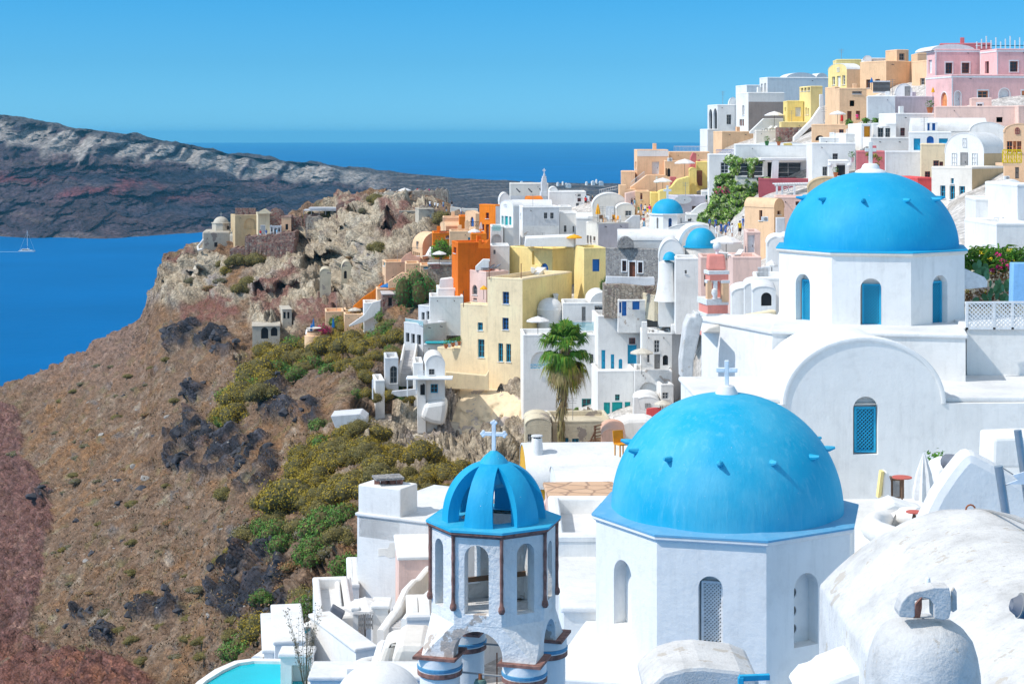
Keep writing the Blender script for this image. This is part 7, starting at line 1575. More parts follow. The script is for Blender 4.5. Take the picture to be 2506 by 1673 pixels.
# ================================================================ plants
def bushmesh(name,leaf,seed,n=2600,size=.07,rad=(1,1,.8),lobes=7,core=(.05,.05,.02),dome_=True,spread=.55):
    """unit-size shrub: several lobes of small leaves round a dark twiggy core"""
    rng=np.random.RandomState(seed); mb=MB().mat(leaf); cs=[]
    for k in range(lobes):
        a=rng.uniform(0,2*math.pi); q=spread*math.sqrt(rng.rand()) if k else 0; h=rng.uniform(.30,.62) if k else .55; s=rng.uniform(.30,.52) if k else .60
        cs.append(((q*math.cos(a)*rad[0],q*math.sin(a)*rad[1],h*rad[2]*(1-.3*q)),s))
    for (c,s) in cs: leaves(mb,c,(s*rad[0],s*rad[1],s*rad[2]*.95),int(n*s*s/sum(x[1]**2 for x in cs)),size,shell=.62,rng=rng,lump=.30)
    mb.mat('twig')
    for (c,s) in cs:
        m=12; rows=[]
        for i in range(7):
            e=-1.2+2.6*i/6; rows.append([Vector((c[0]+s*.72*rad[0]*math.cos(e)*math.cos(2*math.pi*k/m),c[1]+s*.72*rad[1]*math.cos(e)*math.sin(2*math.pi*k/m),c[2]+s*.70*rad[2]*math.sin(e))) for k in range(m)])
        mb.grid(rows,closed=True)
    return mb
flat('twig',(.10,.085,.03),rough=1.,var=.4)
BM={}
def protobush(kind):
    if kind not in BM:
        BM[kind]=[]
        for v in range(3):
            leaf,n,size,rad,lob,spr={'olive':('leaf_olive',3600,.055,(1,1,.85),9,.6),'drab':('leaf_drab',3400,.055,(1,1,.8),9,.6),'green':('leaf_green',2600,.085,(1,.9,.95),8,.6),'bright':('leaf_bright',2200,.09,(1,.9,.9),7,.6),
             'grey':('leaf_grey',1500,.07,(1,1,.6),5,.55),'dry':('leaf_dry',1300,.08,(1,1,.5),5,.6),'tree':('leaf_tree',7000,.055,(1,1,1.),14,.75),'pink':('petal_pink',2600,.075,(1,.9,.9),9,.6),'bloom':('leaf_bloom',3600,.06,(1,.8,.9),10,.6)}[kind]
            o=bushmesh(kind,leaf,v*13+len(BM)*7,n,size,rad,lob,spread=spr).build('shrub_mesh'); BM[kind].append(o.data); bpy.data.objects.remove(o)
    return BM[kind]
SRNG=random.Random(5)
def bush(label,x,y,w,kind,D=None,h=None,name='shrub',cat='shrub',group=None,back=.0):
    """x, y: middle of the foot line in the photo crop; w: width there"""
    X,Y=sx(x),sy(y); fixed=D is not None; D=(D or ground(X,Y).y/K)+back; me=protobush(kind)[SRNG.randrange(3)]; s=ss(w)*mpp(D)/2*1.28
    o=bpy.data.objects.new(name,me); COL.objects.link(o); p=PP(X,Y,D) if fixed else ground(X,Y); o.location=(p.x,p.y,p.z-.12*s); hz=(ss(h)*mpp(D)/.95 if h else s*1.05); o.scale=(s,s,hz); o.rotation_euler=(0,0,SRNG.uniform(0,6.28)); tag(o,label,cat,group); return o
reg('7')
G1='olive shrubs on the slope left of the bell tower'
for (x,y,w,k,lb) in [(900,300,150,'drab','drab green shrub under the concrete bathing platform'),(1010,200,130,'drab','grey-green rounded shrub beside the rubble cliff foot'),(800,260,110,'green','bright green bush hanging below the bathing platform'),(790,140,110,'green','tall green creeper left of the bathing platform'),
 (690,430,190,'olive','mustard shrub at the upper left rim of the shrub slope'),(860,400,230,'olive','broad mustard shrub in the upper middle of the shrub slope'),(1050,330,260,'olive','big mustard shrub at the top of the shrub slope'),(1210,300,230,'olive','mustard shrub under the rubble cliff'),(1350,300,220,'olive','mustard shrub beneath the cliff patch with bare plaster'),(1480,360,200,'olive','mustard shrub left of the long barrel roof'),
 (950,560,260,'olive','large dark-shaded mustard shrub in the middle of the shrub slope'),(1130,480,230,'drab','olive-brown shrub right of the large middle one'),(1290,470,200,'drab','olive-brown shrub above the corner chimney house'),(1180,590,200,'olive','olive shrub behind the corner chimney'),(1400,560,190,'olive','olive shrub left of the blue ribbed crown'),(1500,490,160,'olive','small olive shrub touching the blue ribbed crown'),
 (660,640,330,'olive','widest yellow shrub at the left of the shrub slope'),(810,640,160,'drab','dark olive shrub beside the widest yellow shrub'),(590,750,190,'drab','brownish shrub below the widest yellow shrub'),(700,780,190,'drab','olive-drab shrub above the dark lava outcrop'),
 (820,760,220,'green','green leafy bush at the centre of the ravine'),(930,720,160,'green','green leafy bush against the big white house'),(760,900,230,'green','dense green bush above the dead branches'),(900,880,200,'green','green bush beside the left edge of the big white house'),(960,960,130,'drab','drab bush at the foot of the big white house'),
 (420,830,190,'drab','tawny shrub at the left edge of the shrub slope'),(490,720,120,'dry','dry tan shrub above the tawny one'),(840,1090,150,'green','small green tree-like bush above the parasol'),(700,1150,230,'drab','tangled brown-green bush left of the parasol'),(740,1230,150,'green','green bush above the narrow pool'),(620,1250,210,'drab','olive bush above the white deck edge'),
 (470,1320,230,'olive','olive shrub left of the narrow pool'),(560,1290,150,'drab','drab shrub just above the white deck edge'),(360,1440,190,'green','green shrub with yellow flowers left of the large pool'),(330,1350,120,'drab','small drab shrub above the yellow-flowered one'),
 (270,530,120,'drab','round tawny shrub on the brown slope right of the lava'),(310,100,230,'olive','olive shrub cluster among the lava rocks, top left of the ravine'),(230,120,150,'olive','left olive shrub beside the lava rocks'),(215,900,80,'drab','little drab shrub above the lower lava outcrop'),(300,860,90,'olive','little olive shrub above the lower lava outcrop'),(520,1170,120,'green','small green bush in the lower lava outcrop'),(640,960,160,'dry','dead reddish branches pile in the ravine'),(590,1060,150,'dry','lower dead reddish branches pile in the ravine')]:
    bush(lb,x,y,w*1.12,k,group=G1 if k in('olive','drab') else None)
reg('12')
for (x,y,w,k,lb) in [(740,760,150,'drab','grey-green shrub below the old chapel'),(660,810,110,'olive','ochre shrub at the left foot of the stone hut'),(860,740,170,'drab','green-grey shrub on the ruin slope'),(940,690,130,'drab','shrub under the terraced red-brown wall'),(830,900,140,'drab','olive shrub down the cliff gully'),(780,1000,130,'drab','low shrub near the bottom of the cliff gully'),(740,930,110,'grey','grey shrub in the cliff gully'),
 (915,590,115,'olive','yellow-green bush in front of the doorway ruin'),(1010,560,80,'drab','brown shrub beside the yellow-green bush'),(600,740,80,'drab','small shrub on the chapel buttress'),(1800,300,140,'drab','olive bush on the cliff top left of the bastion'),(1415,340,120,'drab','flat bush beside the cafe canopy'),(1300,390,110,'drab','bush on the ridge below the cafe canopy'),(1225,440,80,'grey','grey bush at the left end of the ridge'),(1720,380,90,'grey','grey bush on the upper cliff'),
 (1850,690,150,'drab','dark bush on the ledge beside the peach houses'),(640,900,110,'grey','grey scrub left of the gully'),(560,980,120,'dry','dry scrub under the chapel rock'),(400,900,100,'grey','pale scrub on the tip of the cliff'),(1610,700,60,'dry','tiny dry tuft above the big hollow'),(2290,400,160,'drab','bush behind the peach barrel-vaulted house')]:
    bush(lb,x,y,w*1.15,k)
for (x,y,w,k,lb) in [(1400,1420,260,'olive','large olive shrub below the round peach terrace'),(1630,1400,290,'olive','large olive shrub right of the round terrace shrubs'),(1520,1230,150,'green','green bush under the peach garden house'),(1640,1200,150,'green','green bush along the white slanting stair wall'),(1780,1200,180,'drab','shrub under the stone hut'),(1800,1330,210,'green','lush green shrub between the stone hut and the modern grey house'),(1880,1150,150,'green','green bush below the large dark tree'),(1720,1290,170,'drab','olive-drab shrub in the middle of the upper shrub belt'),
 (1080,1480,300,'olive','wide olive shrub at the left end of the upper shrub belt'),(940,1500,200,'olive','yellow-olive shrub at the far left of the upper shrub belt'),(1250,1500,220,'olive','olive shrub above the lava, upper belt'),(1500,1500,200,'grey','grey scrub under the upper shrub belt'),(1180,1380,90,'bright','small bright green bush by the grey rock wall')]:
    bush(lb,x,y,w*1.1,k)
bush('magenta bougainvillea on the round peach terrace',1385,1250,150,'pink',D=186,name='bougainvillea',cat='bougainvillea')
reg('4')
for (x,y,w,k,lb) in [(70,760,170,'drab','olive shrub above the modern grey house stairs'),(190,680,150,'green','green shrub left of the modern grey house'),(60,880,150,'drab','lower olive shrub left of the grey stairs'),(180,850,130,'green','green bush directly left of the grey stairs'),(100,1260,210,'olive','big olive shrub on top of the rubble cliff'),(230,1210,120,'bright','bright green plant over the cliff shrub'),(300,1280,180,'olive','olive shrub on the rubble cliff below the white porch'),(20,1320,130,'drab','olive-grey shrub at the left end of the rubble cliff'),(400,1195,110,'grey','grey-green plant on the lower white terrace'),(270,1110,120,'bright','bright green plants on the pool terrace'),(-60,1080,170,'olive','mustard shrub beneath the arched glazed door'),(-120,1230,120,'green','green bush left of the bathing platform')]:
    bush(lb,x,y,w,k)
for (x,y,w,k,lb) in [(60,1190,120,'drab','drab bush hiding the foot of the small white terrace walls'),(170,1160,110,'olive','olive bush at the foot of the arched glazed door'),(250,1175,90,'green','green bush between the white terrace and the blue porch'),(-10,1150,120,'olive','olive bush left of the small white terrace walls')]: bush(lb,x,y,w,k,D=141.5)
reg('13')
for (x,y,w,k,lb) in [(1150,270,230,'olive','mustard shrub at the upper right of the brown slope'),(1080,360,200,'olive','second mustard shrub down the brown slope'),(1010,430,160,'olive','third mustard shrub down the brown slope'),(1180,380,170,'drab','drab shrub beside the three mustard shrubs'),(1120,200,170,'drab','drab shrub at the head of the brown slope')]: bush(lb,x,y,w,k)
reg('0')
def thicket(poly,step,kinds,where,seed):
    rng=random.Random(seed); xs=[p[0] for p in poly]; ys=[p[1] for p in poly]; y=min(ys)
    while y<max(ys):
        x=min(xs)+rng.uniform(0,step)
        while x<max(xs):
            X=x+rng.uniform(-.3,.3)*step; Y=y+rng.uniform(-.3,.3)*step
            if inpoly(np.array([X]),np.array([Y]),poly)[0]:
                k=kinds[rng.randrange(len(kinds))]; bush({'olive':'mustard yellow','drab':'olive brown','green':'leafy green','grey':'grey-brown'}[k]+' bush in the thicket '+where,X,Y,step*rng.uniform(1.25,2.),k,group='bushes of the thicket '+where)
            x+=step
        y+=step*.62
thicket([(640,1130),(700,1070),(745,1020),(860,1010),(960,1015),(1040,1045),(1100,1050),(1090,1080),(1010,1110),(1000,1150),(960,1180),(900,1165),(825,1165),(815,1200),(760,1200),(700,1205),(650,1215),(630,1190)],44,('olive','olive','drab'),'behind the corner chimney house',1)
thicket([(570,1260),(640,1215),(815,1200),(818,1340),(790,1390),(720,1400),(690,1320),(640,1270)],42,('drab','green','green','grey'),'left of the big white house',2)
thicket([(505,985),(555,880),(600,815),(650,820),(700,800),(760,790),(800,750),(880,735),(915,760),(905,830),(850,850),(800,870),(730,860),(690,900),(620,905),(570,960),(530,1000)],36,('olive','drab','olive','green'),'on the upper slope below the cliff houses',3)
reg('13')
# small bushes scattered over the dry slope
spots=[(350,700,75,'grey'),(325,660,60,'drab'),(435,690,55,'grey'),(300,750,50,'grey'),(85,580,80,'grey'),(335,500,50,'grey'),(400,540,70,'grey'),(350,590,70,'grey'),(415,480,50,'drab'),(255,480,50,'grey'),(520,410,70,'drab'),(610,290,55,'grey'),(660,280,40,'grey'),(380,270,60,'grey'),(440,190,60,'grey'),(575,240,50,'drab'),(780,340,60,'drab'),(740,160,60,'drab'),(500,185,50,'grey'),(460,900,60,'drab'),(600,800,80,'drab'),(740,720,50,'drab'),(775,870,110,'dry'),(740,970,70,'grey'),(940,880,45,'grey'),(985,1040,70,'drab'),(1040,1020,60,'olive'),(1120,870,50,'grey'),(1010,760,110,'drab'),(160,840,60,'grey'),(600,900,60,'dry'),(590,970,60,'drab'),(320,990,60,'grey'),(295,1010,50,'olive'),(475,1260,110,'grey'),(590,1110,60,'drab'),(655,1140,45,'grey'),(840,1120,40,'drab'),(900,1190,110,'grey'),(320,1140,50,'grey'),(730,1340,80,'drab'),(840,1290,80,'drab'),(820,1370,90,'drab'),(1060,1320,80,'drab'),(560,1360,80,'drab'),(620,1420,80,'drab'),(700,1000,40,'grey'),(200,690,60,'grey'),(520,320,50,'grey'),(280,340,60,'drab'),(340,310,50,'drab'),(680,200,50,'drab'),(640,400,60,'dry'),(860,820,60,'dry'),(560,640,50,'dry'),(500,740,60,'dry'),(1000,900,50,'dry'),(690,1230,60,'drab'),(400,1180,60,'dry'),(180,1090,50,'drab'),(240,1000,40,'grey'),(460,420,40,'grey'),(545,1180,40,'grey'),(960,1290,60,'drab'),(900,1400,90,'drab'),(770,1440,80,'grey'),(930,1480,90,'drab'),(660,1500,80,'drab')]
for (x,y,w,k) in spots:
    bush({'grey':'small grey-green cushion bush on the dry brown slope','drab':'small olive-drab bush on the dry brown slope','dry':'small reddish dead bush on the dry brown slope','olive':'small mustard bush on the dry brown slope'}[k],x,y,w,k,group='small bushes dotted over the dry slope',h=w*.45)
# dry scrub that nobody could count: tufts over the slope
def scrub():
    rng=np.random.RandomState(21); n=15000; X=rng.uniform(-40,1250,n); Y=rng.uniform(700,1700,n)
    yr=curve(X,RIDGE); ok=(Y>yr+14)&(Y>720); 
    for z in VIL+CLIFF[:2]: ok&=~inpoly(X,Y,z)
    ok&=~((X>880)&(Y>1120)); ok&=~(inpoly(X,Y,RED[0])&(rng.rand(n)<.85)); cl=fbm(np.stack([X/90,Y/60,X*0],-1),3); ok&=(cl+rng.uniform(-.25,.25,n)>-.12)
    X=X[ok];Y=Y[ok]; n=len(X); P_=np.array([tuple(ground(a,b)) for a,b in zip(X,Y)])
    m=6; P_=np.repeat(P_,m,0)+rng.normal(size=(n*m,3))*np.array([.28,.28,.10]); s=rng.uniform(.12,.36,n*m)
    a=rng.normal(size=(n*m,3)); a[:,2]=np.abs(a[:,2])*1.1+.2; a/=np.linalg.norm(a,axis=1)[:,None]; b=np.cross(a,rng.normal(size=(n*m,3))); b/=np.linalg.norm(b,axis=1)[:,None]
    v=np.stack([P_-b*s[:,None]*.28,P_+b*s[:,None]*.28,P_+a*s[:,None]],1).reshape(-1,3)
    me=bpy.data.meshes.new('dry_scrub'); f=np.arange(len(v)).reshape(-1,3); me.vertices.add(len(v)); me.vertices.foreach_set('co',v.reshape(-1).astype(np.float32)); me.loops.add(f.size); me.loops.foreach_set('vertex_index',f.reshape(-1).astype(np.int32)); me.polygons.add(len(f)); me.polygons.foreach_set('loop_start',np.arange(0,f.size,3,dtype=np.int32)); me.polygons.foreach_set('loop_total',np.full(len(f),3,np.int32)); me.update(calc_edges=True)
    me.materials.append(MATS['scrub']); o=bpy.data.objects.new('dry_scrub',me); COL.objects.link(o); tag(o,'dry brown and grey scrub covering the hillside','scrub',kind='stuff')
leafmat('scrub',[(.20,.10,.045),(.26,.15,.07),(.15,.10,.06),(.19,.17,.10),(.32,.22,.14)])
scrub()
# boulders
def rockmesh(seed,mat):
    bm=bmesh.new(); bmesh.ops.create_icosphere(bm,subdivisions=3,radius=1); v=np.array([tuple(q.co) for q in bm.verts]); rng=np.random.RandomState(seed)
    for k in range(9):
        n_=rng.normal(size=3); n_/=np.linalg.norm(n_); d=rng.uniform(.45,.8); h=(v@n_); v=v-np.maximum(0,h-d)[:,None]*n_
    v*=(1+.10*fbm(v*2+seed,3))[:,None]*np.array([1,.8,.7])
    for q,p in zip(bm.verts,v): q.co=p
    me=bpy.data.meshes.new('boulder_mesh'); bm.to_mesh(me); bm.free(); me.materials.append(MATS[mat]); return me
plaster('lava_rock',(.065,.065,.075),var=.25,bump=1.,scale=2.); plaster('pale_rock',(.36,.33,.30),var=.2,bump=1.,scale=2.); plaster('red_rock',(.22,.10,.085),var=.2,bump=1.,scale=2.)
RM={'lava':[rockmesh(i,'lava_rock') for i in range(4)],'pale':[rockmesh(9+i,'pale_rock') for i in range(3)],'red':[rockmesh(19+i,'red_rock') for i in range(3)]}
def rock(x,y,w,kind,label=None):
    X,Y=sx(x),sy(y); G_=ground(X,Y); D=G_.y/K; s=ss(w)*mpp(D)/2; o=bpy.data.objects.new('boulder',RM[kind][SRNG.randrange(len(RM[kind]))]); COL.objects.link(o); o.location=G_; o.scale=(s,s,s*SRNG.uniform(.6,1.)); o.rotation_euler=(SRNG.uniform(-.4,.4),SRNG.uniform(-.4,.4),SRNG.uniform(0,6.28))
    tag(o,label or {'lava':'dark grey boulder lying on the dry slope','pale':'pale stone lying on the dry slope','red':'reddish stone lying on the scree slope'}[kind],'boulder','boulders strewn over the dry slope')
for (x,y,w,k) in [(655,690,60,'pale'),(635,735,65,'lava'),(602,625,45,'pale'),(535,692,36,'lava'),(550,805,45,'lava'),(492,660,20,'lava'),(345,870,45,'lava'),(548,950,45,'lava'),(420,1010,45,'lava'),(455,420,36,'pale'),(460,497,36,'pale'),(685,495,34,'lava'),(745,408,45,'pale'),(605,375,20,'pale'),(550,318,30,'lava'),(145,462,22,'lava'),(370,1265,70,'lava'),(270,1262,24,'lava'),(570,1310,40,'lava'),(680,1430,55,'lava'),(635,1440,50,'lava'),(320,1345,50,'lava'),(1005,912,26,'pale'),(1045,832,22,'pale'),(400,1055,34,'pale'),(715,870,20,'pale'),(885,965,16,'pale'),(205,1195,26,'lava'),(400,350,18,'pale'),(440,365,24,'pale'),(210,205,22,'lava'),(115,245,18,'lava'),(850,1240,30,'lava'),(520,690,30,'pale'),(470,730,18,'pale'),(580,950,20,'pale'),(310,1250,26,'pale'),(930,1280,40,'pale'),(980,352,30,'pale'),(1090,380,18,'pale'),(860,270,60,'lava'),(835,310,55,'lava'),(890,290,50,'lava')]+[(SRNG.uniform(0,240),SRNG.uniform(380,1350),SRNG.uniform(10,26),'red') for _ in range(34)]+[(SRNG.uniform(150,1150),SRNG.uniform(250,1500),SRNG.uniform(6,15),('pale','lava','pale')[SRNG.randrange(3)]) for _ in range(90)]:
    rock(x,y,w,k)
for p_ in LAVA:
    for k in range(int(4+(max(a[0] for a in p_)-min(a[0] for a in p_))/11)):
        for _ in range(20):
            X=SRNG.uniform(min(a[0] for a in p_),max(a[0] for a in p_)); Y=SRNG.uniform(min(a[1] for a in p_),max(a[1] for a in p_))
            if X<1000 and inpoly(np.array([X]),np.array([Y]),p_)[0] and not inpoly(np.array([X]),np.array([Y]),VIL[0])[0]:
                reg('S'); rock(X,Y,SRNG.uniform(14,40),'lava','jagged black lava rock of a dark outcrop on the slope'); break
# trees
def trunk(mb,p,h,r,seed=1):
    rng=random.Random(seed); mb.tube([p-Zv*.5,p+Zv*h*.5+Vector((rng.uniform(-.2,.2),0,0)),p+Zv*h],[r,r*.8,r*.5],8)
    for k in range(5):
        a=k*1.3; b=p+Zv*h*.7; mb.tube([b,b+Vector((math.cos(a)*h*.35,math.sin(a)*h*.35,h*.45))],[r*.4,r*.12],6)
def tree(label,x,ytop,ybase,w,D,kind,name='tree'):
    g=thing(name,label,'tree'); base=Z(x,ybase,D); W=ss(w)*mpp(D)/2; Hh=ss(ybase-ytop)*mpp(D); mb=MB().mat('bark'); trunk(mb,base,Hh*.45,.16+W*.03); mb.build('trunk',g)
    for i,(dx,dz,s) in enumerate(((0,.18,1.),)):
        o=bpy.data.objects.new('crown',protobush(kind)[i]); COL.objects.link(o); o.parent=g; o.location=base+Vector((0,0,Hh*dz)); o.scale=(W,W,Hh*.80)
    reloc(g)
reg('12'); tree('large dark green leafy tree above the modern grey house',2095,745,1100,330,170,'tree')
reg('3'); tree('bright green feathery tree left of the large orange house',130,745,1000,300,174,'bright')
bush('dark green bush clinging to the corner of the yellow house wing',1785,1290,85,'tree',D=149,h=150,name='wall_shrub'); bush('olive bush under the salmon house beside the rubble wall',135,1260,140,'drab',D=168)
reg('5'); bush('small bright green bush at the foot of the palm, by the turquoise window',485,1352,46,'bright',D=131,h=44)
# bougainvillea cascade behind the small domed church
reg('2')
def cascade():
    rng=np.random.RandomState(8); mb=MB().mat('leaf_bloom'); g=thing('climbing_plant','huge white-flowered climbing plant cascading over the street corner','climbing plant')
    poly=[(1000,400),(1080,380),(1200,390),(1300,400),(1420,420),(1440,470),(1400,520),(1380,600),(1300,640),(1270,720),(1260,780),(1130,800),(1080,840),(1000,850),(900,830),(820,840),(810,800),(880,740),(930,680),(960,600),(990,540),(985,450)]
    n=13500; x=rng.uniform(800,1450,n*2); y=rng.uniform(375,860,n*2); ok=inpoly(x+rng.normal(size=n*2)*10,y+rng.normal(size=n*2)*10,poly); x=x[ok][:n]; y=y[ok][:n]
    lump=fbm(np.stack([x/70,y/55,x*0+3],-1),3)
    for k in range(len(x)):
        pass
    X=np.array([sx(a) for a in x]); Y=np.array([sy(a) for a in y]); D=156.5-(y-380)/460*5.5-lump*2.4-.35*rng.rand(len(x)); d=D*K; P_=np.stack([(X-CX)/F*d,d,(EY-Y)/F*d],-1)
    a=rng.normal(size=P_.shape); a[:,2]-=.6; a/=np.linalg.norm(a,axis=1)[:,None]; b=np.cross(a,rng.normal(size=P_.shape)); b/=np.linalg.norm(b,axis=1)[:,None]; s=rng.uniform(.16,.38,len(x))[:,None]
    v=np.stack([P_-a*s,P_+b*s*.5,P_+a*s,P_-b*s*.5],1).reshape(-1,3); mb.v=list(map(tuple,v)); mb.f=[(4*i,4*i+1,4*i+2,4*i+3) for i in range(len(x))]; mb.m=[0]*len(x); mb.build('foliage',g)
    mb=MB().mat('twig'); fr=[Z(px_,py_,157) for px_,py_ in poly]; mb.prism(fr,(0,1.4,0)); mb.build('woody_mass',g)
    for (cx_,cy_,rx,ry) in ((1140,240,80,50),(1170,320,55,70),(1350,250,95,32),(1320,320,35,80),(1210,250,50,28),(1480,430,110,22)):
        m2=MB().mat('leaf_bloom'); p=Z(cx_,cy_,153); leaves(m2,p,(ss(rx)*mpp(153),.9,ss(ry)*mpp(153)),700,.34,rng=rng,shell=.2); m2.build('foliage',g)
    m2=MB().mat('bark'); 
    for (x0,y0,x1,y1) in ((1295,410,1350,230),(1345,410,1330,300),(1150,395,1160,200)): m2.tube([Z(x0,y0,154),Z(x1,y1,153.5)],[.16,.08],6)
    m2.build('stem',g); m2=MB().mat('petal_pink')
    for (cx_,cy_) in ((1070,520),(1010,545),(1100,560),(1040,500)): leaves(m2,Z(cx_,cy_,151.5),(.7,.3,.3),20,.16,rng=rng)
    m2.build('pink_flowers',g); reloc(g)
cascade()
reg('1')
def vine(label,pts,D_,r,mat,n=260,size=.28,name='vine'):
    rng=np.random.RandomState(len(label)); g=thing(name,label,'vine')
    m=MB().mat(mat)
    for (x,y) in pts: leaves(m,Z(x,y,D_),(ss(r)*mpp(D_),.5,ss(r)*mpp(D_)*.8),n,size,rng=rng,shell=.1)
    m.build('foliage',g); m=MB().mat('bark'); m.tube([Z(x,y,D_) for x,y in pts],.05,5); m.build('stem',g); reloc(g)
vine('green rose vine over the porch of the peach parasol terrace',[(1100,640),(1130,680),(1150,720),(1220,630),(1290,630),(1350,610),(1365,640)],157,32,'leaf_green',130)
vine('thin leafy vine in front of the rose-red house behind the dome cross',[(1235,870),(1255,900),(1290,880),(1320,900),(1300,940)],134.5,22,'leaf_drab',90,.2)
vine('red flowering vine beside the white gatehouse',[(1165,690),(1170,740)],150,14,'petal_pink',30,.2)
pot('spiky potted plant on the white wall beside the rose-red house',1120,925,140,col='pwhite',s=1.3); pot('leafy potted plant under the porch globe lamp',1005,1030,141,s=1.2); pot('potted plant on the long white roof, terracotta',600,805,150,s=1.1); pot('potted plant on the long white roof, green box',515,805,150,col='cgreen',s=1.2)
block('yellow cushion bench on the roof of the long white house',[(640,805),(640,790),(690,785),(700,805)],150,.8,'yellow',name='bench',cat='bench')
# flower bed at the right edge
reg('G')
def bed():
    g=thing('flower_bed','flower bed with aloe, prickly pear and pink flowers behind the lattice fence','flower bed'); rng=np.random.RandomState(4); D_=50
    mb=MB().mat('old_beige'); mb.prism([Z(100,1400,D_+1),Z(100,700,D_+1),Z(480,480,D_+1),Z(1000,470,D_+1),Z(1000,1400,D_+1)],(0,2.5,0)); mb.build('soil_bank',g,bevel=.1)
    m=MB().mat('palm_green')
    for k in range(210):
        x=rng.uniform(130,900); y=rng.uniform(300,560)+(abs(x-500)/500)*20; p=Z(x,y,D_-rng.uniform(0,1.2)); a=rng.uniform(0,6.28); L=rng.uniform(.30,.75); up=rng.uniform(.2,1.); d=Vector((math.cos(a),math.sin(a)*.6,0)); 
        m.tube([p,p+d*L*.4+Zv*up*L*.6,p+d*L+Zv*up*L*.55],[.045,.035,.004],4)
    m.build('aloe',g); m=MB().mat('leaf_green')
    for k in range(4): leaves(m,Z(250+k*160,430,D_-.3),(1.,.6,.55),420,.16,rng=rng)
    m.build('shrub_foliage',g)
    m=MB().mat('cactus')
    for k in range(46):
        x=rng.choice([rng.uniform(260,430),rng.uniform(430,700),rng.uniform(430,720),rng.uniform(140,400)]); y=rng.uniform(480,720) if x<430 else rng.uniform(740,1000); 
        if x<400 and y>700: y=rng.uniform(820,1000)
        p=Z(x,y,D_-1.5-rng.uniform(0,.6)); r_=rng.uniform(.12,.22); a=rng.uniform(-1,1); u=Vector((math.cos(a),math.sin(a),0)); t=rng.uniform(-.6,.6); w=(Zv*math.cos(t)+u*math.sin(t)); u2=(u*math.cos(t)-Zv*math.sin(t)); nn=u2.cross(w)
        m.prism([p+u2*r_*.68*math.cos(q)+w*r_*math.sin(q) for q in [2*math.pi*i/12 for i in range(12)]],nn*.03)
    m.build('prickly_pear',g)
    m=MB().mat('petal_pink')
    for (x,y) in ((575,350),(720,500),(755,530),(480,560),(585,520),(640,440),(750,680),(740,730)): leaves(m,Z(x,y,D_-1.6),(.14,.1,.10),26,.07,rng=rng)
    m.build('pink_flowers',g); m=MB().mat('cyellow')
    for (x,y) in ((490,610),(350,330),(730,290),(470,420),(150,860),(760,450),(410,850)): leaves(m,Z(x,y,D_-1.6),(.12,.1,.08),16,.06,rng=rng)
    m.build('yellow_flowers',g); m=MB().mat('leaf_dry'); leaves(m,Z(680,620,D_-.6),(.8,.3,.5),500,.12,rng=rng); leaves(m,Z(300,950,D_-.6),(1.1,.3,.4),500,.14,rng=rng); leaves(m,Z(720,900,D_-.8),(.4,.3,.8),300,.12,rng=rng); m.build('dry_twigs',g); reloc(g)
flat('cactus',(.09,.22,.09),rough=.6); bed()
# plants at the bottom left
reg('A'); 
for (x,y,w,lb) in ((830,1510,150,'creeping green plant beside the low white dome'),(920,1500,110,'creeping green plant below the drain wall'),(1070,1520,130,'creeping green plant at the foot of the beige masonry mass')): bush(lb,x,y,w,'green',D=39.5,h=55)
def twig_plant():
    g=thing('wiry_plant','tall wiry grey-green plant in front of the square frame wall','plant'); rng=random.Random(3); m=MB().mat('leaf_grey'); s=MB().mat('twig'); b=Z(340,1640,41)
    for k in range(16):
        a=rng.uniform(0,6.28); h=rng.uniform(1.2,3.3); p1=b+Vector((math.cos(a)*.25,math.sin(a)*.2,h*.5)); p2=b+Vector((math.cos(a)*rng.uniform(.2,.75),math.sin(a)*.3,h)); s.tube([b,p1,p2],[.012,.009,.004],4)
        for q in range(9): leaves(m,p1.lerp(p2,q/8),(.10,.10,.10),6,.06,rng=np.random.RandomState(k*9+q))
    s.build('stems',g); m.build('foliage',g); reloc(g)
twig_plant()
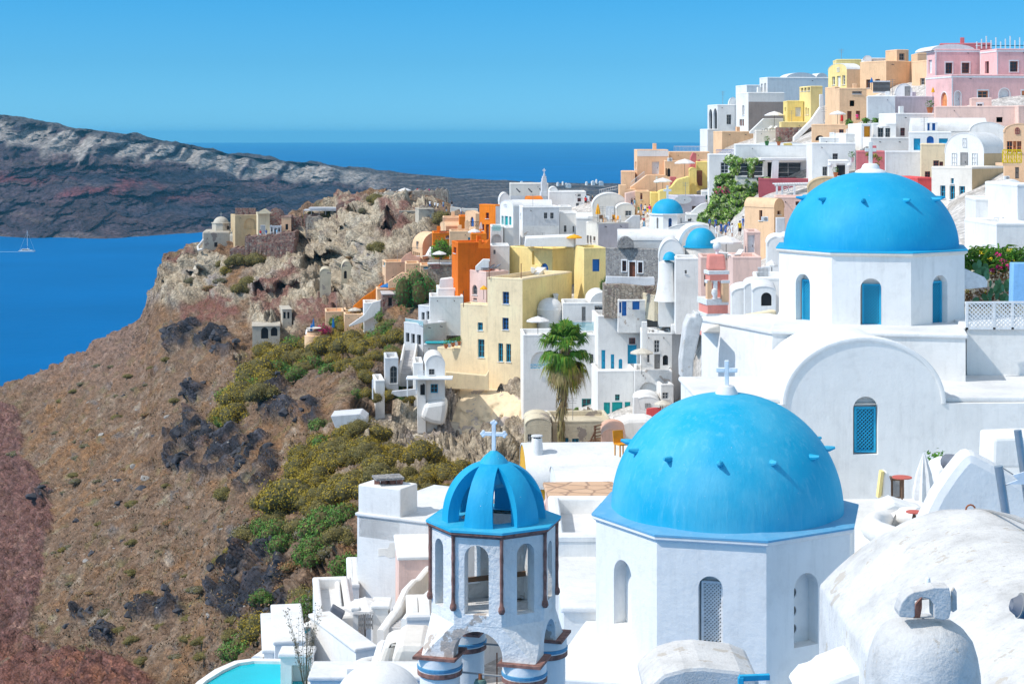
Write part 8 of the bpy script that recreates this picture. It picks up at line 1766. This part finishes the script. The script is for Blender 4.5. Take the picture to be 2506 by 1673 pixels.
# palm
def palm():
    reg('5'); D_=108; rng=random.Random(11); g=thing('palm_tree','tall fan palm with a shaggy skirt of dead leaves, centre of the picture','palm tree')
    top=Z(400,870,D_); base=Z(372,1640,D_); mb=MB().mat('palm_trunk'); mid=Z(372,1400,D_); pts=[base,mid,Z(398,1180,D_),top]
    mb.tube(pts,[.25,.24,.32,.34],16); mb.build('trunk',g,smooth=True)
    sk=MB().mat('palm_dry')
    for k in range(1500):
        t=rng.random(); z_=base.lerp(mid,min(1,t*2.2)) if t<.45 else mid.lerp(top,(t-.45)/.55); a=rng.uniform(0,6.28); r_=.18+.20*(t>.45)+rng.uniform(0,.20 if t<.45 else .30); L=rng.uniform(.35,.8); d=Vector((math.cos(a),math.sin(a),0)); p=z_+d*r_*.8
        q=p+d*rng.uniform(.0,.22)-Zv*L; s=Vector((-d.y,d.x,0))*rng.uniform(.02,.07); sk.add([p-s,p+s,q],[(0,1,2)])
    sk.build('dead_skirt',g)
    def fan(mb,c,d,L,droop,w,n=26):
        d=d.normalized(); side=d.cross(Zv).normalized(); up=side.cross(d)
        pet=c+d*L*.55+Zv*(-droop*.15*L); mb.tube([c,pet],[.035,.02],4)
        for k in range(n):
            a=R(-85+170*k/(n-1)); l=L*.62*(1-.25*abs(a)/1.5)*rng.uniform(.88,1.06); dr=(d*math.cos(a)+side*math.sin(a)); m_=pet+dr*l*.6+up*.03; e=pet+dr*l*rng.uniform(.86,1.)-Zv*(droop*l*rng.uniform(.35,.6)); s=(dr.cross(up)).normalized()*w
            mb.add([pet,m_-s,e,m_+s],[(0,1,2,3)])
    for k in range(46):
        a=k*2.399; el=rng.uniform(-.45,1.3); d=Vector((math.cos(a)*math.cos(el),math.sin(a)*math.cos(el),math.sin(el))); m=MB().mat('palm_green'); fan(m,top+Zv*.2,d,rng.uniform(2.0,2.7),.6+.8*(1-max(0,el)),.06); m.build('frond',g)
    for k in range(20):
        a=k*2.399+.7; el=rng.uniform(-1.1,-.45); d=Vector((math.cos(a)*math.cos(el),math.sin(a)*math.cos(el),math.sin(el))); m=MB().mat('palm_mid' if k%2 else 'palm_dry'); fan(m,top-Zv*.1,d,rng.uniform(2.3,2.9),1.1,.07); m.build('frond',g)
    for k in range(18):
        a=k*2.399+1.7; d=Vector((math.cos(a)*.35,math.sin(a)*.35,-1)); m=MB().mat('palm_dry'); fan(m,top-Zv*.5,d,rng.uniform(2.2,3.3),.5,.06,14); m.build('dead_frond',g)
    reloc(g)
leafmat('palm_mid',[(.30,.30,.04),(.22,.28,.03),(.40,.30,.06)]); flat('palm_trunk',(.26,.21,.17),rough=1.,var=.45,sc=5.,bump=1.); palm()
# ================================================================ boat
def boat():
    g=thing('catamaran','white sailing catamaran with a bare mast on the open water','boat'); k=1781/F; reg('11'); b=PP(sx(220),sy(1229),120*F/(sy(1229)-EY)/K); k=b.y/F; L=ss(128)*k
    for dy in (-3,3):
        m=MB().mat('pwhite'); rows=[]
        for t in np.linspace(0,1,9):
            w=1.0*math.sin(math.pi*min(.5,.16+t*.55)) if t>.75 else 1.; w=1.*(1-((t-.5)*2)**4*.9) if t>.5 else .9; x=-L/2+L*t; rows.append([Vector((x,dy-w,1.5)),Vector((x,dy-w*.7,.0)),Vector((x,dy+w*.7,.0)),Vector((x,dy+w,1.5))])
        m.grid(rows); m.add(rows[0],[(0,1,2,3)]); m.add(rows[-1],[(3,2,1,0)]); m.grid([[r[0] for r in rows],[r[3] for r in rows]]); m.build('hull',g)
    m=MB().mat('pwhite'); m.obox((-L*.42,-3.5,1.3),(L*.75,0,0),(0,7,0),(0,0,.5)); m.build('deck',g); m=MB().mat('pwhite'); m.obox((-L*.3,-2.6,1.8),(L*.45,0,0),(0,5.2,0),(0,0,1.5)); m.build('cabin',g,bevel=.3); m=MB().mat('dark'); m.obox((-L*.28,-2.66,2.3),(L*.41,0,0),(0,.1,0),(0,0,.6)); m.build('cabin_window',g)
    m=MB().mat('canvas_blue'); m.obox((-L*.34,-2,4.4),(L*.3,0,0),(0,4,0),(0,0,.2)); m.obox((-L*.2,-.3,5.2),(L*.3,0,0),(0,.6,0),(0,0,.7)); m.build('awning',g)
    m=MB().mat('pwhite'); m.tube([(L*.05,0,1.8),(L*.02,0,22)],.22,6); m.tube([(L*.03,0,21),(L*.48,0,1.8)],.07,4); m.tube([(L*.03,0,21),(-L*.45,0,1.8)],.07,4); m.build('mast',g); g.location=Vector((b.x,b.y,SEA-.2)); g.rotation_euler=(0,0,.1)
    m=MB().mat('foam'); m.obox((b.x-L*2.1,b.y-1,SEA+.02),(L*1.6,0,0),(0,2.2,0),(0,0,.06)); tag(m.build('wake_foam'),kind='structure')
flat('foam',(.45,.62,.72),rough=.8); boat()
# white specks of villages on the far shore
rngv=random.Random(4)
for i,(x,y,w,h_) in enumerate([(935,196,22,10),(1350,195,10,6),(1410,232,40,22),(1385,222,14,18),(1655,196,30,14),(1735,200,42,14),(775,272,12,10),(1300,205,18,8),(1690,182,10,14),(1590,198,16,8)]):
    reg('3'); D=2860; b=Z(x,y,D/K*1.0); H_=thing('distant_house','tiny white house on the far shore, '+['left of the tall church wall','right of the slender bell tower','beside the larger far white house','small neighbour of the larger far white house','upper of the two rightmost far houses','rightmost far house, the widest','on the hillside left of the church wall','between the bell tower and the far shore houses','thin tower-like one at the right','right of the larger far white house'][i],'house','white houses on the far shore')
    k=D/F; m=MB().mat('white'); m.box(b-Zv*4,ss(w)*k,8,ss(h_)*k+4,.2); m.build('wall',H_); m=MB().mat('roof_white'); m.box(b+Zv*(ss(h_)*k),ss(w)*k*.6,6,1.2,.2); m.build('roof',H_); reloc(H_)
# ================================================================ people
def figure(pose):
    J={'stand':[(0,0,.95),(0,0,1.15),(0,0,1.42),(0,0,1.50),(0,-.02,1.62),(0,-.02,1.72), (.18,0,1.42),(.22,.02,1.15),(.22,-.06,.90),(.22,-.08,.80), (-.18,0,1.42),(-.22,.02,1.15),(-.21,-.06,.90),(-.21,-.08,.80), (.10,0,.88),(.11,0,.48),(.11,.02,.07),(.12,-.13,.03), (-.10,0,.88),(-.11,0,.48),(-.11,.02,.07),(-.12,-.13,.03)],
       'walk':[(0,0,.95),(0,0,1.15),(0,0,1.42),(0,0,1.50),(0,-.03,1.62),(0,-.03,1.72), (.18,0,1.42),(.22,-.10,1.17),(.20,-.28,1.0),(.20,-.33,.94), (-.18,0,1.42),(-.22,.12,1.17),(-.21,.16,.92),(-.21,.15,.83), (.10,0,.88),(.11,-.20,.50),(.11,-.24,.08),(.12,-.38,.04), (-.10,0,.88),(-.11,.08,.48),(-.11,.28,.12),(-.12,.20,.03)],
       'phone':[(0,0,.95),(0,0,1.15),(0,0,1.42),(0,0,1.50),(0,-.04,1.61),(0,-.05,1.71), (.18,0,1.42),(.24,-.10,1.18),(.12,-.30,1.35),(.08,-.34,1.42), (-.18,0,1.42),(-.24,-.10,1.18),(-.12,-.30,1.33),(-.08,-.33,1.40), (.10,0,.88),(.12,0,.48),(.13,.02,.07),(.16,-.12,.03), (-.10,0,.88),(-.11,0,.48),(-.11,.02,.07),(-.13,-.13,.03)],
       'sit':[(0,0,.50),(0,.02,.72),(0,.0,.98),(0,-.01,1.06),(0,-.04,1.18),(0,-.04,1.28), (.18,0,.98),(.22,-.06,.72),(.16,-.28,.62),(.14,-.34,.62), (-.18,0,.98),(-.22,-.06,.72),(-.16,-.28,.62),(-.14,-.34,.62), (.10,-.02,.48),(.12,-.42,.48),(.12,-.44,.08),(.12,-.56,.04), (-.10,-.02,.48),(-.12,-.42,.48),(-.12,-.44,.08),(-.12,-.56,.04)]}[pose]
    E=[(0,1),(1,2),(2,3),(3,4),(4,5),(2,6),(6,7),(7,8),(8,9),(2,10),(10,11),(11,12),(12,13),(0,14),(14,15),(15,16),(16,17),(0,18),(18,19),(19,20),(20,21)]
    Rr=[.15,.13,.15,.055,.10,.075,.06,.045,.035,.035,.06,.045,.035,.035,.10,.065,.045,.04,.10,.065,.045,.04]
    V=list(J)
    for h_,s in ((9,1),(13,-1)):           # five fingers per hand
        for q in range(5):
            b=J[h_]; V.append((b[0]+s*(-.02+.012*q),b[1]-.02,b[2]-.07-.01*(q%3))); E.append((h_,len(V)-1)); Rr.append(.009)
    me=bpy.data.meshes.new('figure'); me.from_pydata(V,E,[]); o=bpy.data.objects.new('figure',me); COL.objects.link(o); md=o.modifiers.new('s','SKIN'); sub=o.modifiers.new('u','SUBSURF'); sub.levels=1; sub.render_levels=1
    for i,v in enumerate(me.skin_vertices[0].data): v.radius=(Rr[i],Rr[i]*.8); v.use_root=(i==0)
    dg=bpy.context.evaluated_depsgraph_get(); ev=o.evaluated_get(dg); m2=bpy.data.meshes.new_from_object(ev); bpy.data.objects.remove(o)
    # face: nose, ears, brow as displaced bits of the same surface
    hc=Vector(J[4]).lerp(Vector(J[5]),.35)
    for v in m2.vertices:
        d=v.co-hc
        if d.length<.14 and d.y<-.06 and abs(d.x)<.03 and -.03<d.z<.03: v.co.y-=.02
    for p in m2.polygons: p.use_smooth=True
    m2.materials.append(MATS['skin']); return m2,J
FIG={p:figure(p) for p in ('stand','walk','phone','sit')}
def clothes(J,part,pose):
    mb=MB(); V=[Vector(p) for p in J]
    if part=='top':
        mb.mat('cwhite'); mb.tube([V[0]-Zv*.02,V[1],V[2]-Zv*.02,V[2]+Zv*.06],[.185,.165,.19,.09],12)
        for a,b in ((6,7),(10,11)): mb.tube([V[2].lerp(V[a],.6),V[a],V[a].lerp(V[b],.6)],[.10,.085,.07],8)
    elif part=='bottom':
        mb.mat('cblue'); 
        for a,b in ((14,15),(18,19)): mb.tube([V[0]+Zv*.04,V[a],V[b]+Zv*.02],[.15,.12,.09],10)
    elif part=='dress':
        mb.mat('cwhite'); mb.tube([V[15].lerp(V[19],.5)+Zv*.02,V[0],V[1],V[2],V[2]+Zv*.05],[.26,.19,.15,.17,.09],12)
    elif part=='hair':
        mb.mat('hair'); h=V[4].lerp(V[5],.45); mb.rev(h+Vector((0,.02,0)),[(.115,-.06),(.122,.0),(.11,.06),(.07,.11),(.01,.13)],12)
    elif part=='long_hair':
        mb.mat('hair'); h=V[4].lerp(V[5],.45); mb.tube([h+Vector((0,.03,.12)),h+Vector((0,.04,.04)),h+Vector((0,.07,-.10)),h+Vector((0,.09,-.28))],[.05,.12,.11,.05],10)
    elif part=='hat':
        mb.mat('straw'); h=V[4].lerp(V[5],.75); mb.rev(h,[(.22,-.0),(.20,.012),(.11,.02),(.10,.10),(.01,.12)],14)
    m=mb.build('c',smooth=True); me=m.data; bpy.data.objects.remove(m); return me
CL={}
def person(label,x,ytop,hpx,D,pose='stand',top='cwhite',bottom='cblue',hair='hair',hat=False,dress=False,face=0.,long=False,group='visitors walking the village lanes'):
    me,J=FIG[pose]; tot=1.28 if pose=='sit' else 1.82; g=thing('person',label,'person',group)
    sc=ss(hpx)*mpp(D)/tot; sc=max(.8,min(1.15,sc)); g.location=Z(x,ytop+hpx,D); g.rotation_euler=(0,0,face)
    def add(nm,me_,mat):
        o=bpy.data.objects.new(nm,me_); COL.objects.link(o); o.parent=g; o.scale=(sc,sc,sc)
        if mat: o.material_slots[0].link='OBJECT'; o.material_slots[0].material=MATS[mat]
        return o
    add('body',me,None)
    def cl(p):
        if (pose,p) not in CL: CL[(pose,p)]=clothes(J,p,pose)
        return CL[(pose,p)]
    if dress: add('dress',cl('dress'),top)
    else: add('shirt',cl('top'),top); add('trousers',cl('bottom'),bottom)
    add('hair',cl('long_hair' if long else 'hair'),hair)
    if hat: add('hat',cl('hat'),'straw')
    return g
reg('2')
PL=[('man in white shirt and light blue shorts walking down the lane ramp',218,802,118,166,'walk','cwhite','cskyblue',{}),
('woman in a pale blue dress beside the lane ramp',297,808,112,165,'stand','cskyblue','cblue',dict(dress=True,long=True)),
('visitor in a yellow shirt in the lane crowd above the small church',333,692,100,170,'walk','cyellow','cwhite',{}),
('visitor in a white top left of the yellow shirt in the lane crowd',292,712,100,169,'stand','cwhite','cblack',{}),
('visitor in dark blue at the back of the lane crowd',272,668,80,174,'stand','cblue','cblue',dict(hat=True)),
('visitor in green at the left of the lane crowd',246,682,95,172,'walk','cgreen','cwhite',dict(hair='blond')),
('visitor in red shorts low in the lane crowd',288,775,60,168,'sit','cwhite','cred',{}),
('visitor in black standing by the shop doors',182,616,85,176,'stand','cblack','cblue',{}),
('visitor in light blue by the shop doors',208,622,85,176,'walk','cskyblue','cwhite',{}),
('visitor in white high in the lane near the yellow wall',310,680,80,173,'walk','cwhite','cblue',{}),
('visitor in pink beside the yellow house bend',352,690,75,172,'stand','cpink','cwhite',{}),
('man in a yellow shirt and black shorts under the climbing plant',1216,818,148,130,'stand','cyellow','cblack',{}),
('visitor in dark blue behind the man in the yellow shirt',1247,778,130,133,'stand','cblue','cblue',{}),
('visitor in a white shirt with a straw hat in the street group',1112,828,110,136,'walk','cblue','cwhite',dict(hat=True)),
('long-haired visitor in a plaid blue top in the street group',1080,852,118,134,'stand','cblue','cblue',dict(long=True,hair='blond')),
('blond visitor in a navy top left of the street group',1036,850,110,135,'stand','cblue','cblue',dict(long=True,hair='blond')),
('child in a pale shirt at the front of the street group',1142,885,90,132,'stand','cwhite','cwhite',{}),
('visitor in white at the left edge of the street group',992,882,100,134,'stand','cwhite','cwhite',{}),
('visitor in a blue headscarf in the shade of the climbing plant',985,826,90,138,'stand','cblue','cblue',{}),
('visitor in dark blue in the shade left under the climbing plant',928,832,80,139,'stand','cblue','cblack',{})]
for (lb,x,y,h,D,po,t_,b_,kw) in PL: person(lb,x,y,h,D,po,t_,b_,face=SRNG.uniform(-2,2),**kw)
reg('D')
PL=[('visitor in white standing on the white landing of the cliff top',552,125,170,230,'phone','cwhite','cwhite',{}),('visitor in bright pink beside the white landing of the cliff top',508,165,160,229,'walk','cpink','cpink',{}),
('visitor in blue under the cliff top parasol',440,140,120,234,'stand','cblue','cblack',{}),('visitor in white looking over the bastion',333,128,110,234,'stand','cwhite','cblue',{}),('visitor in black left of the bastion',160,185,115,233,'stand','cblack','cblack',{}),('visitor in dark clothes above the bastion',270,140,90,235,'stand','cblack','cblue',{}),
('visitor in a pink top and white cap at the left of the ridge',82,235,80,234,'stand','cpink','cblack',dict(hat=True)),('visitor in grey behind the pink top at the left of the ridge',108,205,100,235,'stand','cwhite','cblack',dict(hat=True)),('visitor in white lowest on the left ridge',30,250,80,234,'stand','cwhite','cblack',{}),
('first visitor from the left behind the fortress parapet, in dark red',735,135,90,236,'stand','cred','cblack',{}),('second visitor from the left behind the fortress parapet, in dark blue',762,135,90,236,'stand','cblue','cblack',{}),('visitor in black behind the middle of the fortress parapet',850,148,90,236,'stand','cblack','cblack',{}),('visitor in magenta behind the fortress parapet',905,142,90,236,'stand','cpink','cblack',{}),('visitor in orange-brown on the right of the fortress parapet',1028,135,80,236,'stand','cred','cblack',{}),
('woman in black standing at the foot of the fortress wall',850,305,95,219,'stand','cblack','cblack',dict(long=True)),('visitor in blue and white with a blue cap at the foot of the fortress wall',918,300,120,219,'walk','cwhite','cblue',{}),('visitor in white by the fortress gate, left',993,345,95,218,'walk','cwhite','cblack',{}),('visitor in white by the fortress gate, middle',1035,350,100,217,'stand','cwhite','cblack',{}),('visitor in pale blue by the fortress gate, right',1115,340,90,217,'stand','cskyblue','cblue',{}),('woman with blond hair on the path below the fortress',1160,398,100,215,'stand','cblack','cskyblue',dict(long=True,hair='blond')),
('visitor in white above the peach roof room',1378,465,70,206,'stand','cwhite','cblue',{}),('visitor in grey on the far white wall',1240,345,80,216,'stand','cblack','cwhite',{})]
for (lb,x,y,h,D,po,t_,b_,kw) in PL: person(lb,x,y,h,D,po,t_,b_,face=SRNG.uniform(-2,2),group='visitors on the cliff top lookout',**kw)
reg('3')
for (lb,x,y,D,t_,b_,kw) in [('visitor with a straw hat and dark top beside the long white wing',1652,350,186,'cblack','cred',dict(hat=True)),('visitor in white in the middle of the group beside the long white wing',1612,335,187,'cwhite','cwhite',{}),('visitor in red at the left of the group beside the long white wing',1580,350,188,'cred','cblack',{}),('visitor in pale blue at the back of the group beside the long white wing',1598,330,190,'cskyblue','cblue',{}),('visitor in dark clothes at the right of the group beside the long white wing',1668,365,185,'cblack','cblack',{})]: person(lb,x,y,75,D,'stand',t_,b_,**kw)
reg('12')
for (lb,x,y,t_) in [('visitor in dark red by the classical doorway ruin',900,455,'cred'),('visitor in blue at the foot of the classical doorway ruin',944,452,'cblue'),('visitor in pale blue and white before the small white facade',1026,448,'cskyblue')]: person(lb,x,y,48,231,'stand',t_,'cwhite',group='visitors at the ruins')
reg('1'); person('person in red standing on the peach house terrace beside the white parasol',1050,600,52,164,'stand','cred','cred',dress=True,long=True,group=None); person('person in pink sitting on the peach house terrace',1158,600,30,163,'sit','cpink','cred',group=None)
